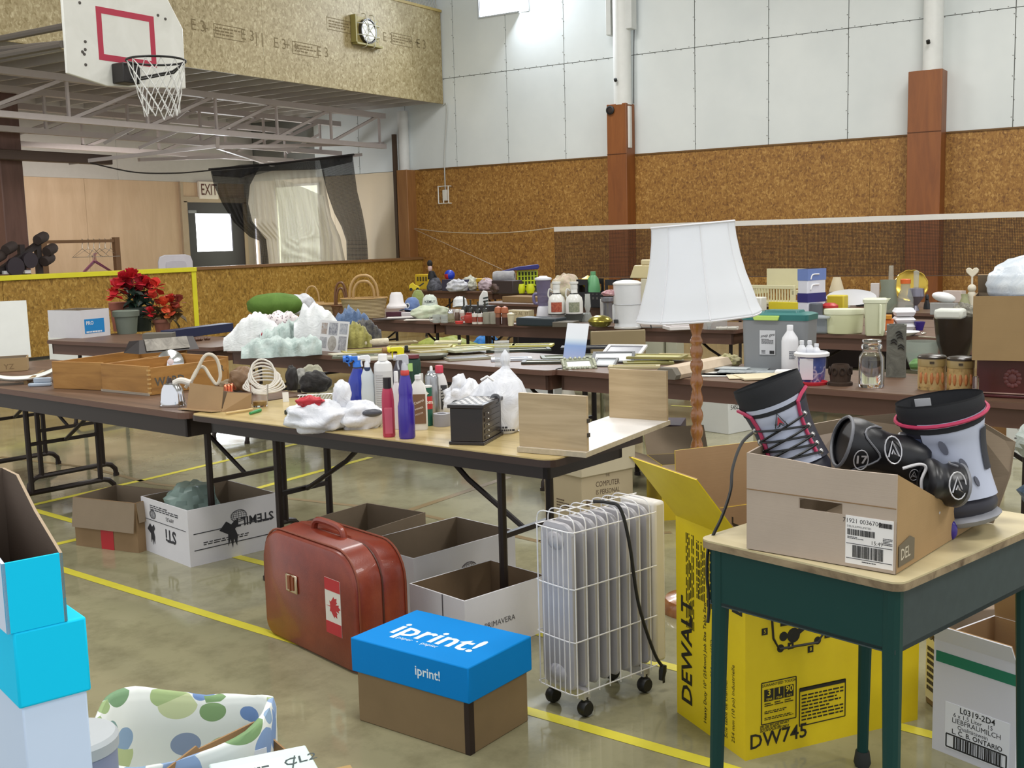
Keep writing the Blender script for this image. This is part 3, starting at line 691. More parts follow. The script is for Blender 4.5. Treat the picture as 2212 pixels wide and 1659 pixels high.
# ------------------------------------------------------------------ cartons on the floor between the tables
g = 'empty cartons under the tables'
a, rz, wd, dp = frame((300, 1195), (165, 1180), (418, 1150), 0)
rzA = face(a, -3); lft = at(165, 1178); wA = (a-lft).length
e = carton('open_carton', 'brown carton with its front flap hanging and a red tape strip', lft, atan2((a-lft).y, (a-lft).x), wA, .3, .255, board('#8d7354'), flaps=(('F', 172, .15), ('R', 172, .1)), group=g)
MB().bx(wA*.42, wA*.62, -.002, -.001, 0, .1).build('tape', flat('#b3202a', .4), e, smooth=0)
lft, mid, rgt = at(312, 1187), at(412, 1226), at(566, 1160)
rz = atan2((mid-lft).y, (mid-lft).x)
FR = carton
wB = (mid-lft).length; dB = .49
e = carton('fruit_carton', 'white printed fruit carton holding a pale green plastic bag', lft, rz, wB, dB, .275, WCARD, group=g)
m = MB()
def globe(X, s):
    for k in range(9):
        m.tube([X @ Vector((s*1.5*cos(b)*sin((k-4)*pi/9), s*sin(b), 0)) for b in [(-1+j/5)*pi/2 for j in range(11)]], s*.03, 4)
    for k in range(1, 6):
        v = -1+k/3; c = sqrt(max(0, 1-v*v)); m.tube([X @ Vector((s*1.5*c*cos(b), s*v, 0)) for b in [j*pi/9 for j in range(10)]], s*.03, 4)
globe(onface(wB*.25, -.001, .2, 'front'), .022); globe(onface(wB+.001, dB*.55, .2, 'right'), .03)
bird = [(-.5, .2), (-.2, .5), (0, .35), (.2, .5), (.3, .3), (.15, .15), (.25, -.1), (.2, -.5), (.08, -.2), (.02, -.55), (-.06, -.2), (-.16, -.45), (-.15, 0)]
for X, s in ((onface(wB*.22, -.001, .1, 'front'), .1), (onface(wB+.001, dB*.46, .12, 'right'), .13)): m.prism([(x*s, y*s) for x, y in bird], 0, .001, 0, X)
m.text('STi', .085, onface(wB*.62, -.001, .12, 'front', pi), 0, bold=.03); m.text('APPLES', .026, onface(wB*.62, -.001, .2, 'front', pi), 0)
m.text('STEMILT', .06, onface(wB+.001, dB*.72, .17, 'right', pi), 0, bold=.02)
for z in (.17,): rect(m, onface(wB*.5, -.001, z, 'front'), wB*.9, .003); 
for z in (.155, .075): rect(m, onface(wB+.001, dB*.5, z, 'right'), dB*.9, .004)
lines(m, onface(wB*.5, -.001, .235, 'front'), wB*.6, .03, 3, 0, 4); lines(m, onface(wB+.001, dB*.4, .1, 'right'), dB*.5, .02, 2, 0, 9)
m.build('print', flat('#2d2d33', .7, 0, 0), e, smooth=0)
BAGG = film('#9db5ad', .62, .35)
def crumple(m, c, r, amp=.25, seed=1, nu=26, nv=16, flatb=True, mi=0, fq=2.3):
    def fn(d):
        p = d*fq+Vector((seed*3.1, seed*1.7, seed)); return 1+amp*(noise.noise(p)+.38*abs(noise.noise(p*2.2))+.16*abs(noise.noise(p*4.5)))
    b0 = len(m.v); m.ball(c, r, nu, nv, mi, None, fn)
    if flatb:
        zlo = c[2]-r[2]*.9
        for i in range(b0, len(m.v)):
            if m.v[i].z < zlo: m.v[i].z = zlo
    return m
cB = lft+Vector((cos(rz), sin(rz), 0))*wB*.55+Vector((-sin(rz), cos(rz), 0))*dB*.28
t = MB(); crumple(t, (0, 0, 0), (.13, .12, .11), .35, 3); t2 = t.build('plastic_bag', BAGG, None, (cB.x, cB.y, .25)); tag(t2, 'pale green plastic bag stuffed into the white fruit carton', 'bag')
# behind the suitcase
a, rz, wd, dp = frame((690, 1228), (590, 1190), (898, 1150), 0)
nb = at(700, 1230); rz = face(nb, 28)
e = carton('open_carton', 'grey-brown open carton just behind the tan suitcase', nb, radians(-22)-.45, .3, .5, .24, board('#857562'), group=g)
corner = at(893, 1330); 
def quad_box(label, near, leftp, rightp, h, mat, zt=None, **k):      # box from its rim corners seen at height h
    n, l, r = at(*near, h), at(*leftp, h), at(*rightp, h)
    rz = (atan2((r-n).y, (r-n).x)+atan2((l-n).y, (l-n).x)-pi/2)/2
    return carton(k.pop('name', 'open_carton'), label, n, rz, (r-n).length, (l-n).length, h, mat, **k)
e1 = quad_box('open white carton behind the suitcase with a printed wheel mark', (893, 1207), (800, 1165), (1070, 1137), .24, WCARD, group=g)
m = MB(); m.X = Matrix(); globe(onface(.30, -.001, .13, 'front'), .03); m.build('print', flat('#4d4348', .7, 0, 0), e1, smooth=0)
e2 = quad_box('low open white carton behind the blue lidded paper box', (1003, 1299), (893, 1258), (1170, 1240), .22, WCARD, inn=board('#7d6850'), group=g)
m = MB(); m.text('PRIMAVERA', .03, onface(.17, -.001, .1, 'front'), 0); m.bx(-.001, 0, .12, .126, .08, .22); m.build('print', flat('#5d5a5e', .7, 0, 0), e2, smooth=0)
bpy.data.objects.remove(e.children[0]); bpy.data.objects.remove(e)
e = quad_box('grey-brown open carton just behind the tan suitcase', (735, 1165), (625, 1135), (892, 1103), .24, board('#857562'), group=g)
# yellow saw carton under the desk
YC = NT('yellow_carton'); n1 = YC.noise(YC.coord(), 3, 5); YC.col(YC.ramp(n1.outputs['Fac'], [(.3, '#d6ba10'), (.6, '#e4ca18'), (.9, '#ead233')])); YC.bump(YC.noise(YC.coord(), 12, 4).outputs['Fac'], .1, .004); YC = YC.set(rough=.42)
a, rz, wd, dp = frame((1610, 1644), (1456, 1540), (1992, 1560), 0)
e = carton('saw_carton', 'tall yellow printed tool carton standing under the green desk', a, rz, wd, dp, .645, YC, CARD, flaps=(('L', 38, .25), ('B', 2, .2), ('F', 4, .17), ('R', 10, .2)))
INKB = flat('#1d1a10', .6, 0, 0)
m = MB(); hR, L2 = .645, wd
fr = lambda x, z, roll=0: onface(x, -.001, z, 'front', roll)
m.text('DW745', .062, fr(.115, .05), 0, bold=.012); m.build('model_lettering', INKB, e, smooth=0); m = MB()
def fbox(x, z, w2, h2, th=.003):
    for a_, b_, c_, d_ in ((x, z+h2/2, w2, th), (x, z-h2/2, w2, th), (x-w2/2, z, th, h2), (x+w2/2, z, th, h2)): rect(m, fr(a_, b_), c_, d_)
fbox(.115, .16, .12, .125); m.text('GUARANTEED TOUGH', .0115, fr(.115, .213), 0, bold=.01)
gy = MB()
for x, n_, u in ((.08, '3', 'YEAR'), (.115, '1', 'YEAR'), (.15, '90', 'DAY')):
    rect(m, fr(x, .183), .032, .036); gy.text(n_, .027, onface(x, -.0022, .19), 0, bold=.015); gy.text(u, .009, onface(x, -.0022, .171), 0, bold=.01)
    lines(m, fr(x, .155), .03, .012, 2, 0, int(x*999))
lines(m, fr(.115, .132), .1, .01, 2, 0, 3); lines(m, fr(.115, .113), .1, .01, 2, 0, 8); lines(m, fr(.1, .085), .1, .02, 5, 0, 5)
m.build('warranty_panel', INKB, e, smooth=0); m = MB(); fbox(.27, .125, .165, .115); rect(m, fr(.27, .178), .165, .012); lines(m, fr(.27, .122), .15, .085, 8, 0, 12, .4)
m.build('notice_panel', INKB, e, smooth=0); m = MB()
dr = lambda pts, r=.0016: m.tube([Vector((x, -.001, z)) for x, z in pts], r, 4)
TS = [(.07, .43), (.135, .475), (.33, .462), (.29, .418)]
dr(TS+[TS[0]]); dr([(.07, .43), (.07, .415), (.16, .412), (.29, .405), (.29, .418)], .003); dr([(.09, .412), (.095, .35), (.115, .315), (.25, .312), (.275, .34), (.29, .405)], .004); dr([(.1, .445), (.15, .468)], .001); dr([(.17, .43), (.23, .468)], .002); dr([(.15, .475), (.16, .5), (.2, .5), (.21, .47)], .0016)
rect(m, fr(.15, .395), .062, .028); gy.text('DEWALT', .015, onface(.15, -.0022, .395), 0, bold=.015)
for x, z, r_ in ((.12, .316, .012), (.25, .318, .012), (.165, .348, .022), (.13, .35, .014), (.215, .402, .01)): m.lathe([(0, -.001), (r_, -.001), (r_, .0005), (0, .0005)], 14, 0, fr(x, z))
m.prism([(.18, .345), (.235, .375), (.24, .395), (.215, .39), (.175, .36)], 0, .0012, 0, T(0, -.0004, 0) @ R(pi/2, 'X')); m.prism([(.265, .36), (.285, .41), (.3, .415), (.295, .37), (.275, .345)], 0, .0012, 0, T(0, -.0004, 0) @ R(pi/2, 'X'))
for s_, x, z in (('7', .127, .455), ('2', .255, .412), ('11', .31, .4), ('5', .065, .375), ('1', .21, .375), ('6', .155, .318), ('8', .225, .296), ('10', .285, .33), ('9', .425, .385), ('10', .42, .335), ('11', .415, .28)):
    rect(m, fr(x, z), .02, .02); gy.text(s_, .015, onface(x, -.0022, z), 0, bold=.01)
for z in (.385, .335, .28): lines(m, fr(.5, z), .12, .04, 4, 0, int(z*999), .4)
m.build('saw_drawing', INKB, e, smooth=0); m = MB()
for k, (s_, sz, b_) in enumerate((('DEWALT', .085, .02), ('Heavy Duty 10" (254mm) Job Site Table Saw', .021, .008), ('Sierra de mesa de 254 mm (10")', .021, 0), ('Banco de trabajo, robusto y pesado', .021, 0), ('Scie table de chantier', .021, 0), ('254 mm (10 po) industrielle', .021, 0))):
    y = dp*(.83-.0) if k == 0 else dp*(.66-.1*k); m.text(s_, sz, onface(-.001, y, .03 if k else .05, 'left', pi/2), 0, 'LEFT', b_)
m.text('DEWALT', .07, onface(-.001, dp*.1, .42, 'left', pi/2), 0, 'LEFT', .02)
rg = random.Random(5)
for yy, zz, hh in ((.78, .45, .3), (.62, .5, .18), (.47, .5, .2)): lines(m, onface(-.001, dp*yy, zz, 'left', pi/2), hh, dp*.13, 6, 0, int(yy*100), .4)
m.build('print', INKB, e, smooth=0); gy.build('number_print', flat('#d9c01c', .5), e, smooth=0)
# black cord hanging over the corner of the desk is built with the lamp
# ------------------------------------------------------------------ green school desk
ZD = .79
c0, c1, c2 = at(1540, 1152, ZD), at(1945, 1262, ZD), at(2203, 1105, ZD)
t1 = atan2((c1-c0).y, (c1-c0).x); t2 = atan2((c2-c1).y, (c2-c1).x)-pi/2
rz = (t1+t2)/2; wd, dp = (c1-c0).length*.99, (c2-c1).length*.97
GRN = NT('green_enamel'); v = GRN.coord(); n1 = GRN.noise(v, 3, 3); n2 = GRN.noise(v, 28, 4, .7)
GRN.col(GRN.mix(GRN.ramp(n2.outputs['Fac'], [(.0, '#000000'), (.7, '#000000'), (.74, '#ffffff')]), lin('#0b3a36'), lin('#123f3b'))); GRN = GRN.set(rough=.5, spec=.3)
e = thing('school_desk', 'green metal school desk with a worn pale laminate top', 'desk', (c1.x, c1.y, 0), rz)
e.location = (c1.x-cos(rz)*wd, c1.y-sin(rz)*wd, 0)
pts = []
for cx, cy, a0 in ((.03, .03, pi), (wd-.03, .03, 1.5*pi), (wd-.03, dp-.03, 0), (.03, dp-.03, pi/2)): pts += [(cx+.03*cos(a0+k*pi/8), cy+.03*sin(a0+k*pi/8)) for k in range(5)]
MB().prism(pts, ZD-.004, ZD).build('laminate', wood([(.3, '#b5a67e'), (.6, '#c2b48d'), (.8, '#cbbf9a')], 'x', .7, .4, 0, 10), e, smooth=0)
MB().prism(pts, ZD-.02, ZD-.004).build('worn_edge', wood([(.3, '#5c4a36'), (.5, '#8d7b60'), (.8, '#b09c7c')], 'x', 4, .8, 0, 2), e, smooth=0)
wall = .012; HS = .16
MB().bx(.02, wd-.02, .02, .02+wall, ZD-HS, ZD-.02).bx(.02, .02+wall, .02, dp-.02, ZD-HS, ZD-.02).bx(.02, wd-.02, dp-.02-wall, dp-.02, ZD-HS*.95, ZD-.02).build('front_tray', GRN, e, bevel=.003)
MB().bx(wd-.02-wall, wd-.02, .03, dp-.04, ZD-HS, ZD-.03).bx(.02, wd-.02, .02, dp-.02, ZD-HS, ZD-.02-.13).build('side_tray', flat('#3a4648', .6, .2, .25, 30), e, smooth=0)
for x, y in ((.04, .035), (wd-.035, .035), (wd-.04, dp-.05), (.05, dp-.05)):
    m = MB(); sx, sy = (-.012 if x < wd/2 else .012), (-.01 if y < dp/2 else .01)
    m.tube([(x+sx, y+sy, .02), (x, y, ZD-HS), (x, y, ZD-.022)], [.015, .021, .021], 10); m.build('leg', GRN, e)
    MB().lathe([(0, 0), (.02, 0), (.024, .01), (.019, .045), (0, .045)], 12, 0, T(x+sx, y+sy, 0)).build('foot_cap', flat('#2b2e2c', .7), e)
# ------------------------------------------------------------------ carton of boots on the desk
b0, b1, b2 = at(1629, 1178, ZD+.002), at(1934, 1241, ZD+.002), at(2083, 1112, ZD+.002)
rz = (atan2((b1-b0).y, (b1-b0).x)+atan2((b2-b1).y, (b2-b1).x)-pi/2)/2
wB, dB = (b1-b0).length, (b2-b1).length*.92; hB = (1177-975)*mpp(b0)*1.01
BOXO = Vector((b1.x-cos(rz)*wB, b1.y-sin(rz)*wB, ZD+.002)); RB = rz
e = thing('boot_carton', 'torn brown carton full of boots standing on the green desk', 'box', BOXO, rz)
TC = board('#b8a899')
def sheet(pts, name, mats, par, t=.005, lab=None):            # a flat piece of cardboard of any outline, given as 3-D points
    P = [Vector(p) for p in pts]; k = len(P); n = sum(((P[i]-P[0]).cross(P[(i+1) % k]-P[0]) for i in range(k)), Vector((0, 0, 0))).normalized()*t
    b = MB(); b.add(P+[p-n for p in P], [tuple(range(k)), tuple(range(2*k-1, k-1, -1))]+[(k+i, k+(i+1) % k, (i+1) % k, i) for i in range(k)], [0, 1]+[0]*k)
    return b.build(name, mats, par, smooth=0, label=lab)
sx0, sx1, sz0, sz1 = wB*.37, wB*.66, hB*.51, hB*.62
m = MB(); t = .005
m.bx(0, wB, 0, t, 0, sz0, 0).bx(0, sx0, 0, t, sz0, sz1, 0).bx(sx1, wB, 0, t, sz0, sz1, 0).add([(0, 0, sz1), (wB, 0, sz1), (wB, 0, hB*.97), (wB*.6, 0, hB*.96), (wB*.3, 0, hB*1.0), (0, 0, hB*1.02)]+[(0, t, sz1), (wB, t, sz1), (wB, t, hB*.97), (wB*.6, t, hB*.96), (wB*.3, t, hB), (0, t, hB*1.02)], [(0, 1, 2, 3, 4, 5), (11, 10, 9, 8, 7, 6)]+[(i, 6+i, 6+(i+1) % 6, (i+1) % 6) for i in range(6)], 0)
m.build('front_panel', TC, e, smooth=0)
MB().bx(0, wB, -.0012, 0, hB*.635, hB*.645).build('crease', CARDDK, e, smooth=0)
sheet([(0, dB, 0), (0, 0, 0), (0, 0, hB*1.02), (-.02, dB*.5, hB*1.1), (0, dB, hB*1.05)], 'side_panel', [TC, CARDIN], e)
sheet([(wB, 0, 0), (wB, dB*.96, 0), (wB, dB*.93, .014), (wB, dB*.5, hB*.48), (wB, .004, hB*.97)], 'side_panel', [board('#a98b62'), CARDIN], e)
sheet([(wB+.03, dB, 0), (0, dB, 0), (0, dB, hB*1.05), (wB*.8, dB+.03, hB*1.25), (wB+.06, dB+.05, hB*.9), (wB+.06, dB+.02, hB*.55)], 'back_panel', [CARDIN, CARDIN], e)
MB().bx(t, wB-t, t, dB-t, 0, t).build('bottom_panel', CARDIN, e, smooth=0)
lx, lz = wB*.835, hB*.275
lb = MB().bx(lx-.052, lx+.052, -.0012, 0, lz-.052, lz+.052).build('paper_label', flat('#e9e6e4', .6, 0, 0), e, smooth=0)
m = MB(); X = lambda x, z: onface(lx+x, -.0014, lz+z, 'front')
m.text('71921 0036700', .0135, X(-.016, .041), 0); barcode(m, X(.035, .04), .028, .01, 0, 2); m.text('DELISLE/PM LIMITED', .006, X(-.022, .029), 0)
barcode(m, X(-.018, .017), .06, .013, 0, 3); lines(m, X(-.03, .005), .035, .006, 2, 0, 4); m.text('15:49', .012, X(.017, -.001), 0); lines(m, X(.04, .006), .02, .016, 5, 0, 5)
m.bx(-.05, .05, -.0006, .0006, -.0004, .0004, 0, X(0, -.008)); barcode(m, X(-.002, -.024), .068, .026, 0, 6); m.bx(-.05, .05, -.0006, .0006, -.0004, .0004, 0, X(0, -.04)); lines(m, X(0, -.045), .03, .004, 1, 0, 7)
m.build('print', INK, lb, smooth=0)
m = MB(); m.prism([(0, 0), (.085, 0), (.085, .045), (.06, .055), (.03, .05), (0, .045)], 0, .001, 0, onface(wB+.0015, .012, .012, 'right')); m.build('brand_patch', flat('#6d6350', .8), e, smooth=0)
MB().text('DEL', .034, onface(wB+.0028, .047, .035, 'right'), 0, bold=.008, sx=.9).build('brand_lettering', flat('#c9bfa9', .7, 0, 0), e, smooth=0)
# boots
SHELLW, SHELLD, LINER, PINK = flat('#b9bfd2', .45), flat('#2e2d38', .5), flat('#1b1c20', .8, 0, .2, 40, .2), flat('#b02a52', .5)
def oval(t, rx, ry): return lambda u: (rx*cos(2*pi*u), ry*sin(2*pi*u))
def boot(name, label, p, turn, tilt, cuff, H, rx, ry, lace=True, mode='front'):
    e = thing(name, label, 'boot', p, turn, 'boots and pads in the carton on the desk', tilt)
    def prof(v): return 1-.16*sin(pi*v*.9)+.10*v
    def fn(u, v):
        a = 2*pi*u; k = prof(v); z = H*v*(1+.10*sin(a)*(v > .7)); return (rx*k*cos(a), ry*k*sin(a), z)
    m = MB(); m.grid(fn, 28, 12, lambda u, v: 1 if (mode == 'front' and .62 < u < .88) or (mode == 'side' and (.68 < u < 1 or u < .12)) else 0, wrap=True)
    m.build('shell', [SHELLD, SHELLW], e, smooth=60)
    def fl(u, v):
        a = 2*pi*u; k = prof(1)*(.96+.05*v-.04*(v > .8)); return (rx*k*cos(a), ry*k*sin(a), H*.88+cuff*v*(1-.25*sin(a))+H*.1*sin(a))
    m = MB(); m.grid(fl, 28, 5, 0, wrap=True)
    m.grid(lambda u, v: (rx*(1.06-.12*v)*cos(2*pi*u)*prof(1)*.93, ry*(1.06-.12*v)*sin(2*pi*u)*prof(1)*.93, H*.88+cuff*(1-.25*sin(2*pi*u))+H*.1*sin(2*pi*u)-v*.09), 28, 4, 0, wrap=True)
    m.build('liner', LINER, e, smooth=60)
    # foot
    m = MB(); m.ball((0, .02, -.02), (rx*.95, ry*1.25, .05), 18, 10, 0); m.build('foot', SHELLD, e, smooth=60)
    m = MB(); m.ball((0, .02, -.05), (rx*1.0, ry*1.3, .025), 18, 6, 0); m.build('sole', flat('#8c8d94', .6), e, smooth=60)
    return e, fn, prof
pA = atd(1722, 1000, BOXO+Vector((.05, .04, 0)))
RCp = lambda p, d=0: face(p, d)
bt, fn, pf = boot('snowboard_boot', 'white fronted boot leaning left in the carton with crossed black laces', pA, RCp(pA, 0), (radians(-4), radians(-21)), .06, .165, .076, .08)
S = lambda u, v, o=.004: (lambda q: (q[0]*(1+o/.07), q[1]*(1+o/.07), q[2]))(fn(u, v))
m = MB()
for us in (.63, .87): m.tube([S(us, v/10) for v in range(1, 10)]+[S(us+(.03 if us > .75 else -.03), .97), S(us+(.09 if us > .75 else -.09), 1.0)], .0045, 6)
m.build('pink_trim', PINK, bt)
m = MB(); ev = [.08, .2, .33, .47, .64]
for i in range(len(ev)-1):
    for a, b in ((.61, .89), (.89, .61)): m.tube([S(a+(b-a)*k/6, ev[i]+(ev[i+1]-ev[i])*k/6, .008) for k in range(7)], .0028, 5)
m.build('laces', BLACK, bt)
m = MB()
for v in ev:
    for us in (.605, .895): m.ball(S(us, v, .004), .0075, 8, 6)
m.build('eyelets', flat('#a7a5a3', .25, .8), bt, kind='stuff')
def onboot(u, v, o=.0045):
    a = 2*pi*u; q = Vector(S(u, v, o)); n = Vector((cos(a), sin(a), 0)); x = Vector((-sin(a), cos(a), 0)); z = Vector((0, 0, 1))
    return Matrix(((x.x, z.x, n.x, q.x), (x.y, z.y, n.y, q.y), (x.z, z.z, n.z, q.z), (0, 0, 0, 1)))
m = MB(); X = onboot(.755, .74)
m.tube([X @ Vector(q) for q in ((-.014, -.012, 0), (0, .02, 0), (.014, -.012, 0), (.004, -.01, 0), (0, -.004, 0), (-.004, -.01, 0))], .0014, 5, 0, True); m.text('FIREFLY', .008, onboot(.755, .63), 0, bold=.01); m.build('emblem', BLACK, bt)
MB().prism([(-.008, -.008), (0, .012), (.008, -.008), (0, -.002)], 0, .001, 0, onboot(.755, .74, .003)).build('red_mark', flat('#b02a38', .5), bt, smooth=0)
pB = atd(2062, 1075, BOXO+Vector((.14, -.04, 0)))
pB.z = max(pB.z, ZD+.085)
bt, fn, pf = boot('snowboard_boot', 'pale sided boot standing upright at the right of the carton', pB, RCp(pB, -8), (0, radians(-10)), .055, .205, .095, .078, mode='side')
S = lambda u, v, o=.004: (lambda q: (q[0]*(1+o/.07), q[1]*(1+o/.07), q[2]))(fn(u, v))
MB().tube([S(u/28, .97) for u in range(28)], .0045, 6, 0, True).build('pink_trim', PINK, bt)
m = MB()
for u, v, w2, h2, r_ in ((.76, .62, .016, .036, .35), (.83, .4, .013, .034, .35), (.87, .2, .009, .026, .3)):
    a = 2*pi*u; q = Vector(S(u, v, .001)); n = Vector((cos(a), sin(a), 0)); x = Vector((-sin(a), cos(a), 0))
    X = Matrix(((x.x, 0, n.x, q.x), (x.y, 0, n.y, q.y), (x.z, 1, n.z, q.z), (0, 0, 0, 1)))
    m.lathe([(0, 0), (.5, 0), (.5, .003), (0, .003)], 14, 0, X @ R(r_) @ Matrix.Diagonal((w2, h2, 1, 1)))
m.build('side_slot', flat('#5d606e', .5), bt)
m = MB()
for v in (.82, .5): m.ball(S(.58, v, .006), (.014, .01, .01), 10, 6)
m.build('lace_hook', flat('#8f8e92', .3, .6), bt, kind='stuff')
m = MB(); m.grid(lambda u, v: S(.605+.075*u, .02+.8*v, .003), 4, 8); m.build('side_panel', flat('#3d4560', .6), bt, smooth=60)
m = MB(); m.grid(lambda u, v: S(.93+.06*u, .3+.5*v, .003), 4, 8); m.build('heel_panel', flat('#2a2b33', .6), bt, smooth=60)
q = Vector(fn(.66, 1)); MB().bx(-.02, .02, -.001, .001, -.018, .018).build('size_tag', flat('#c9c9cc', .6), bt, loc=(-.045, .045, .215), rz=-.3, smooth=0)
# black pads lying across the carton
def pad(label, A, B, depth, ra, rb, big):
    a, b = atd(*A, depth), atd(*B, depth); d = b-a
    e = thing('leg_pad', label, 'pad', a, 0, 'boots and pads in the carton on the desk')
    Q = d.to_track_quat('Z', 'Y').to_matrix().to_4x4(); Ln = d.length
    PADM = flat('#17171b', .38, 0, .2, 20, .15)
    def fn(u, v):
        an = 2*pi*u; r_ = (ra+(rb-ra)*v)*(1+.1*sin(3*pi*v)+.05*cos(3*an)); r_ *= (1 if v < .97 else .55); return (r_*cos(an), r_*sin(an)*.8, Ln*v)
    m = MB(); m.grid(fn, 24, 16, 0, Q, wrap=True); m.poly([(ra*.9*cos(2*pi*k/16), ra*.72*sin(2*pi*k/16), Ln*.04) for k in range(16)], 0, Q)
    m.build('shell', PADM, e, smooth=60)
    m = MB(); m.tube([Q @ Vector(fn(u/24, .0)) for u in range(24)], .004, 6, 0, True); m.tube([Q @ Vector(Vector(fn(.2+u/40, .25+.12*sin(u*.6)))*1.02) for u in range(24)], .0025, 5); m.build('binding', flat('#77787d', .5), e)
    m = MB()
    toC = (CO-(a+b)/2).normalized(); qi = Q.to_3x3().inverted() @ toC; ua = atan2(qi.y/.8, qi.x)/(2*pi)
    def emb(v, du, s_, kind):
        u = ua+du; c = Q @ Vector(fn(u, v)); n = (Q.to_3x3() @ Vector((cos(2*pi*u), sin(2*pi*u), 0))).normalized(); zz = d.normalized() if kind != 't' else d.normalized(); x = n.cross(zz).normalized()*-1
        zz = x.cross(n)*-1
        up = Vector((0, 0, 1)); xx = up.cross(n).normalized(); yy = n.cross(xx)
        X = Matrix(((xx.x, yy.x, n.x, c.x+n.x*.004), (xx.y, yy.y, n.y, c.y+n.y*.004), (xx.z, yy.z, n.z, c.z+n.z*.004), (0, 0, 0, 1)))
        m.tube([X @ Vector((s_*.62*cos(k*pi/8), s_*sin(k*pi/8), 0)) for k in range(16)], s_*.055, 5, 0, True)
        if kind == 't': m.text('17', s_*1.1, X, 0, bold=.03)
        else: m.tube([X @ Vector(p) for p in ((-.4*s_, -.5*s_, 0), (0, .62*s_, 0), (.4*s_, -.5*s_, 0), (.1*s_, -.3*s_, 0), (0, 0, 0), (-.12*s_, -.3*s_, 0))], s_*.07, 5)
    for x in big: emb(*x)
    m.build('emblem', flat('#c9c9cd', .3, .3), e)
    return e
dref = BOXO+Vector((.10, .02, 0))
pad('black padded guard lying between the two boots with oval marks', (1818, 952), (2000, 1000), dref, .074, .058, ((.16, .08, .026, 't'), (.5, -.03, .032, 'a'), (.8, .1, .016, 'a')))
pad('black padded guard with grey lining drooping over the torn carton side', (2072, 1050), (1995, 1035), BOXO+Vector((.02, -.08, 0)), .058, .055, ((.35, .0, .03, 'a'),))
q0, q1 = atd(1985, 978, dref), atd(2045, 1005, dref)
m = MB(); m.tube([q0, q1], .016, 12); tag(m.build('white_tube', WHITE), 'short white plastic tube poking out between the boots', 'tube')
m = MB(); pp = [atd(x, y, BOXO+Vector((.0, -.08, 0))) for x, y in ((1950, 1012), (1985, 1003), (2000, 1010), (1990, 1040), (1995, 1075), (2010, 1085), (2025, 1080), (2010, 1100), (2030, 1108))]
m.tube(curve(pp, 6), .0035, 6); tag(m.build('shoe_lace', flat('#c9c7c9', .7)), 'loose white lace hanging over the torn carton edge', 'lace')
m = MB().ball((0, 0, 0), (.012, .012, .022), 12, 8); q = at(2057, 1138, ZD+.03); m.X = Matrix(); o = m.build('purple_fob', flat('#3a2a86', .3), None, (q.x, q.y, q.z-.008)); tag(o, 'small purple fob at the torn carton edge on the desk', 'fob')
# black cord trailing over the desk corner
dk = Vector((c0.x, c0.y, ZD))
m = MB(); pp = [atd(1640, 925, dk+Vector((.25, .0, 0))), atd(1604, 955, dk+Vector((.2, 0, 0))), atd(1583, 1010, dk+Vector((.12, 0, 0))), atd(1578, 1060, dk+Vector((.06, 0, 0))), atd(1560, 1115, dk), atd(1541, 1155, dk-Vector((.02, 0, 0))), atd(1530, 1185, dk-Vector((.02, 0, 0))), atd(1527, 1240, dk-Vector((.02, 0, 0))), atd(1532, 1300, dk-Vector((.02, 0, 0))), atd(1529, 1345, dk-Vector((.02, 0, 0)))]
m.tube(curve(pp, 6), .0042, 6); o = m.build('power_cable', BLACK); tag(o, 'black power cord hanging over the near left corner of the desk', 'cord')
# ------------------------------------------------------------------ floor lamp
d0 = 4.42; pl = CO+ray(1505, 860)*d0; LX, LY = pl.x, pl.y
s = d0/FPX
zt = (CO+ray(1503, 485)*d0).z; zb = (CO+ray(1509, 683)*d0).z
e = thing('floor_lamp', 'turned wooden floor lamp with a white bell shade', 'lamp', (LX, LY, 0), RC)
WD = wood([(.3, '#835330'), (.55, '#9c663a'), (.8, '#ab774a')], 'z', 2, .22, .5, 6, 'varnished_wood')
zz = lambda y: (CO+ray(1506, y)*d0).z
beads = [758, 787.5, 823, 865, 899, 933, 969, 1003, 1037]
pr = [(0, zz(690)), (.03, zz(695)), (.026, zz(705)), (.017, zz(722)), (.02, zz(728)), (.025, zz(734)), (.025, zz(738)), (.018, zz(743))]
for i, y in enumerate(beads):
    pr += [(.0235, zz(y-8)), (.0255, zz(y)), (.0235, zz(y+8)), (.0165, zz(y+17))]
pr += [(.02, .12), (.03, .08), (.03, .07)]
MB().lathe(pr, 20).build('turned_pole', WD, e, smooth=70)
MB().lathe([(0, .08), (.05, .075), (.13, .05), (.15, .02), (.15, 0), (0, 0)], 28).build('base', WD, e)
SH_ = NT('shade_fabric'); SH_.b.inputs['Base Color'].default_value = lin('#eff2f6'); wv = SH_.noise(SH_.coord((1, 1, 1)), 300, 2); SH_.bump(wv.outputs['Fac'], .15, .001)
SH_.set(rough=.8); tl = SH_.n('ShaderNodeBsdfTranslucent'); tl.inputs[0].default_value = lin('#f6f7fa'); mx = SH_.n('ShaderNodeMixShader'); mx.inputs[0].default_value = .4
SH_.l(SH_.b.outputs[0], mx.inputs[1]); SH_.l(tl.outputs[0], mx.inputs[2]); SH_.l(mx.outputs[0], SH_.out.inputs[0]); SH_ = SH_.m
hh = zt-zb
prof = [(1, 132), (.985, 134), (.96, 131), (.9, 126), (.75, 117), (.55, 104), (.35, 95), (.15, 89), (.04, 87.5), (0, 88)]
NP = 8
def pg(a):                       # softly eight-sided
    h_ = pi/NP; b = (a % (2*h_))-h_; return (cos(h_)/cos(b))*.6+.4
def shf(u, v):
    k = v*(len(prof)-1); i = min(int(k), len(prof)-2); f = k-i; t_ = prof[i][0]*(1-f)+prof[i+1][0]*f; r_ = (prof[i][1]*(1-f)+prof[i+1][1]*f)*s
    a = 2*pi*u; r_ *= pg(a); return (r_*cos(a), r_*sin(a), hh/2-t_*hh)
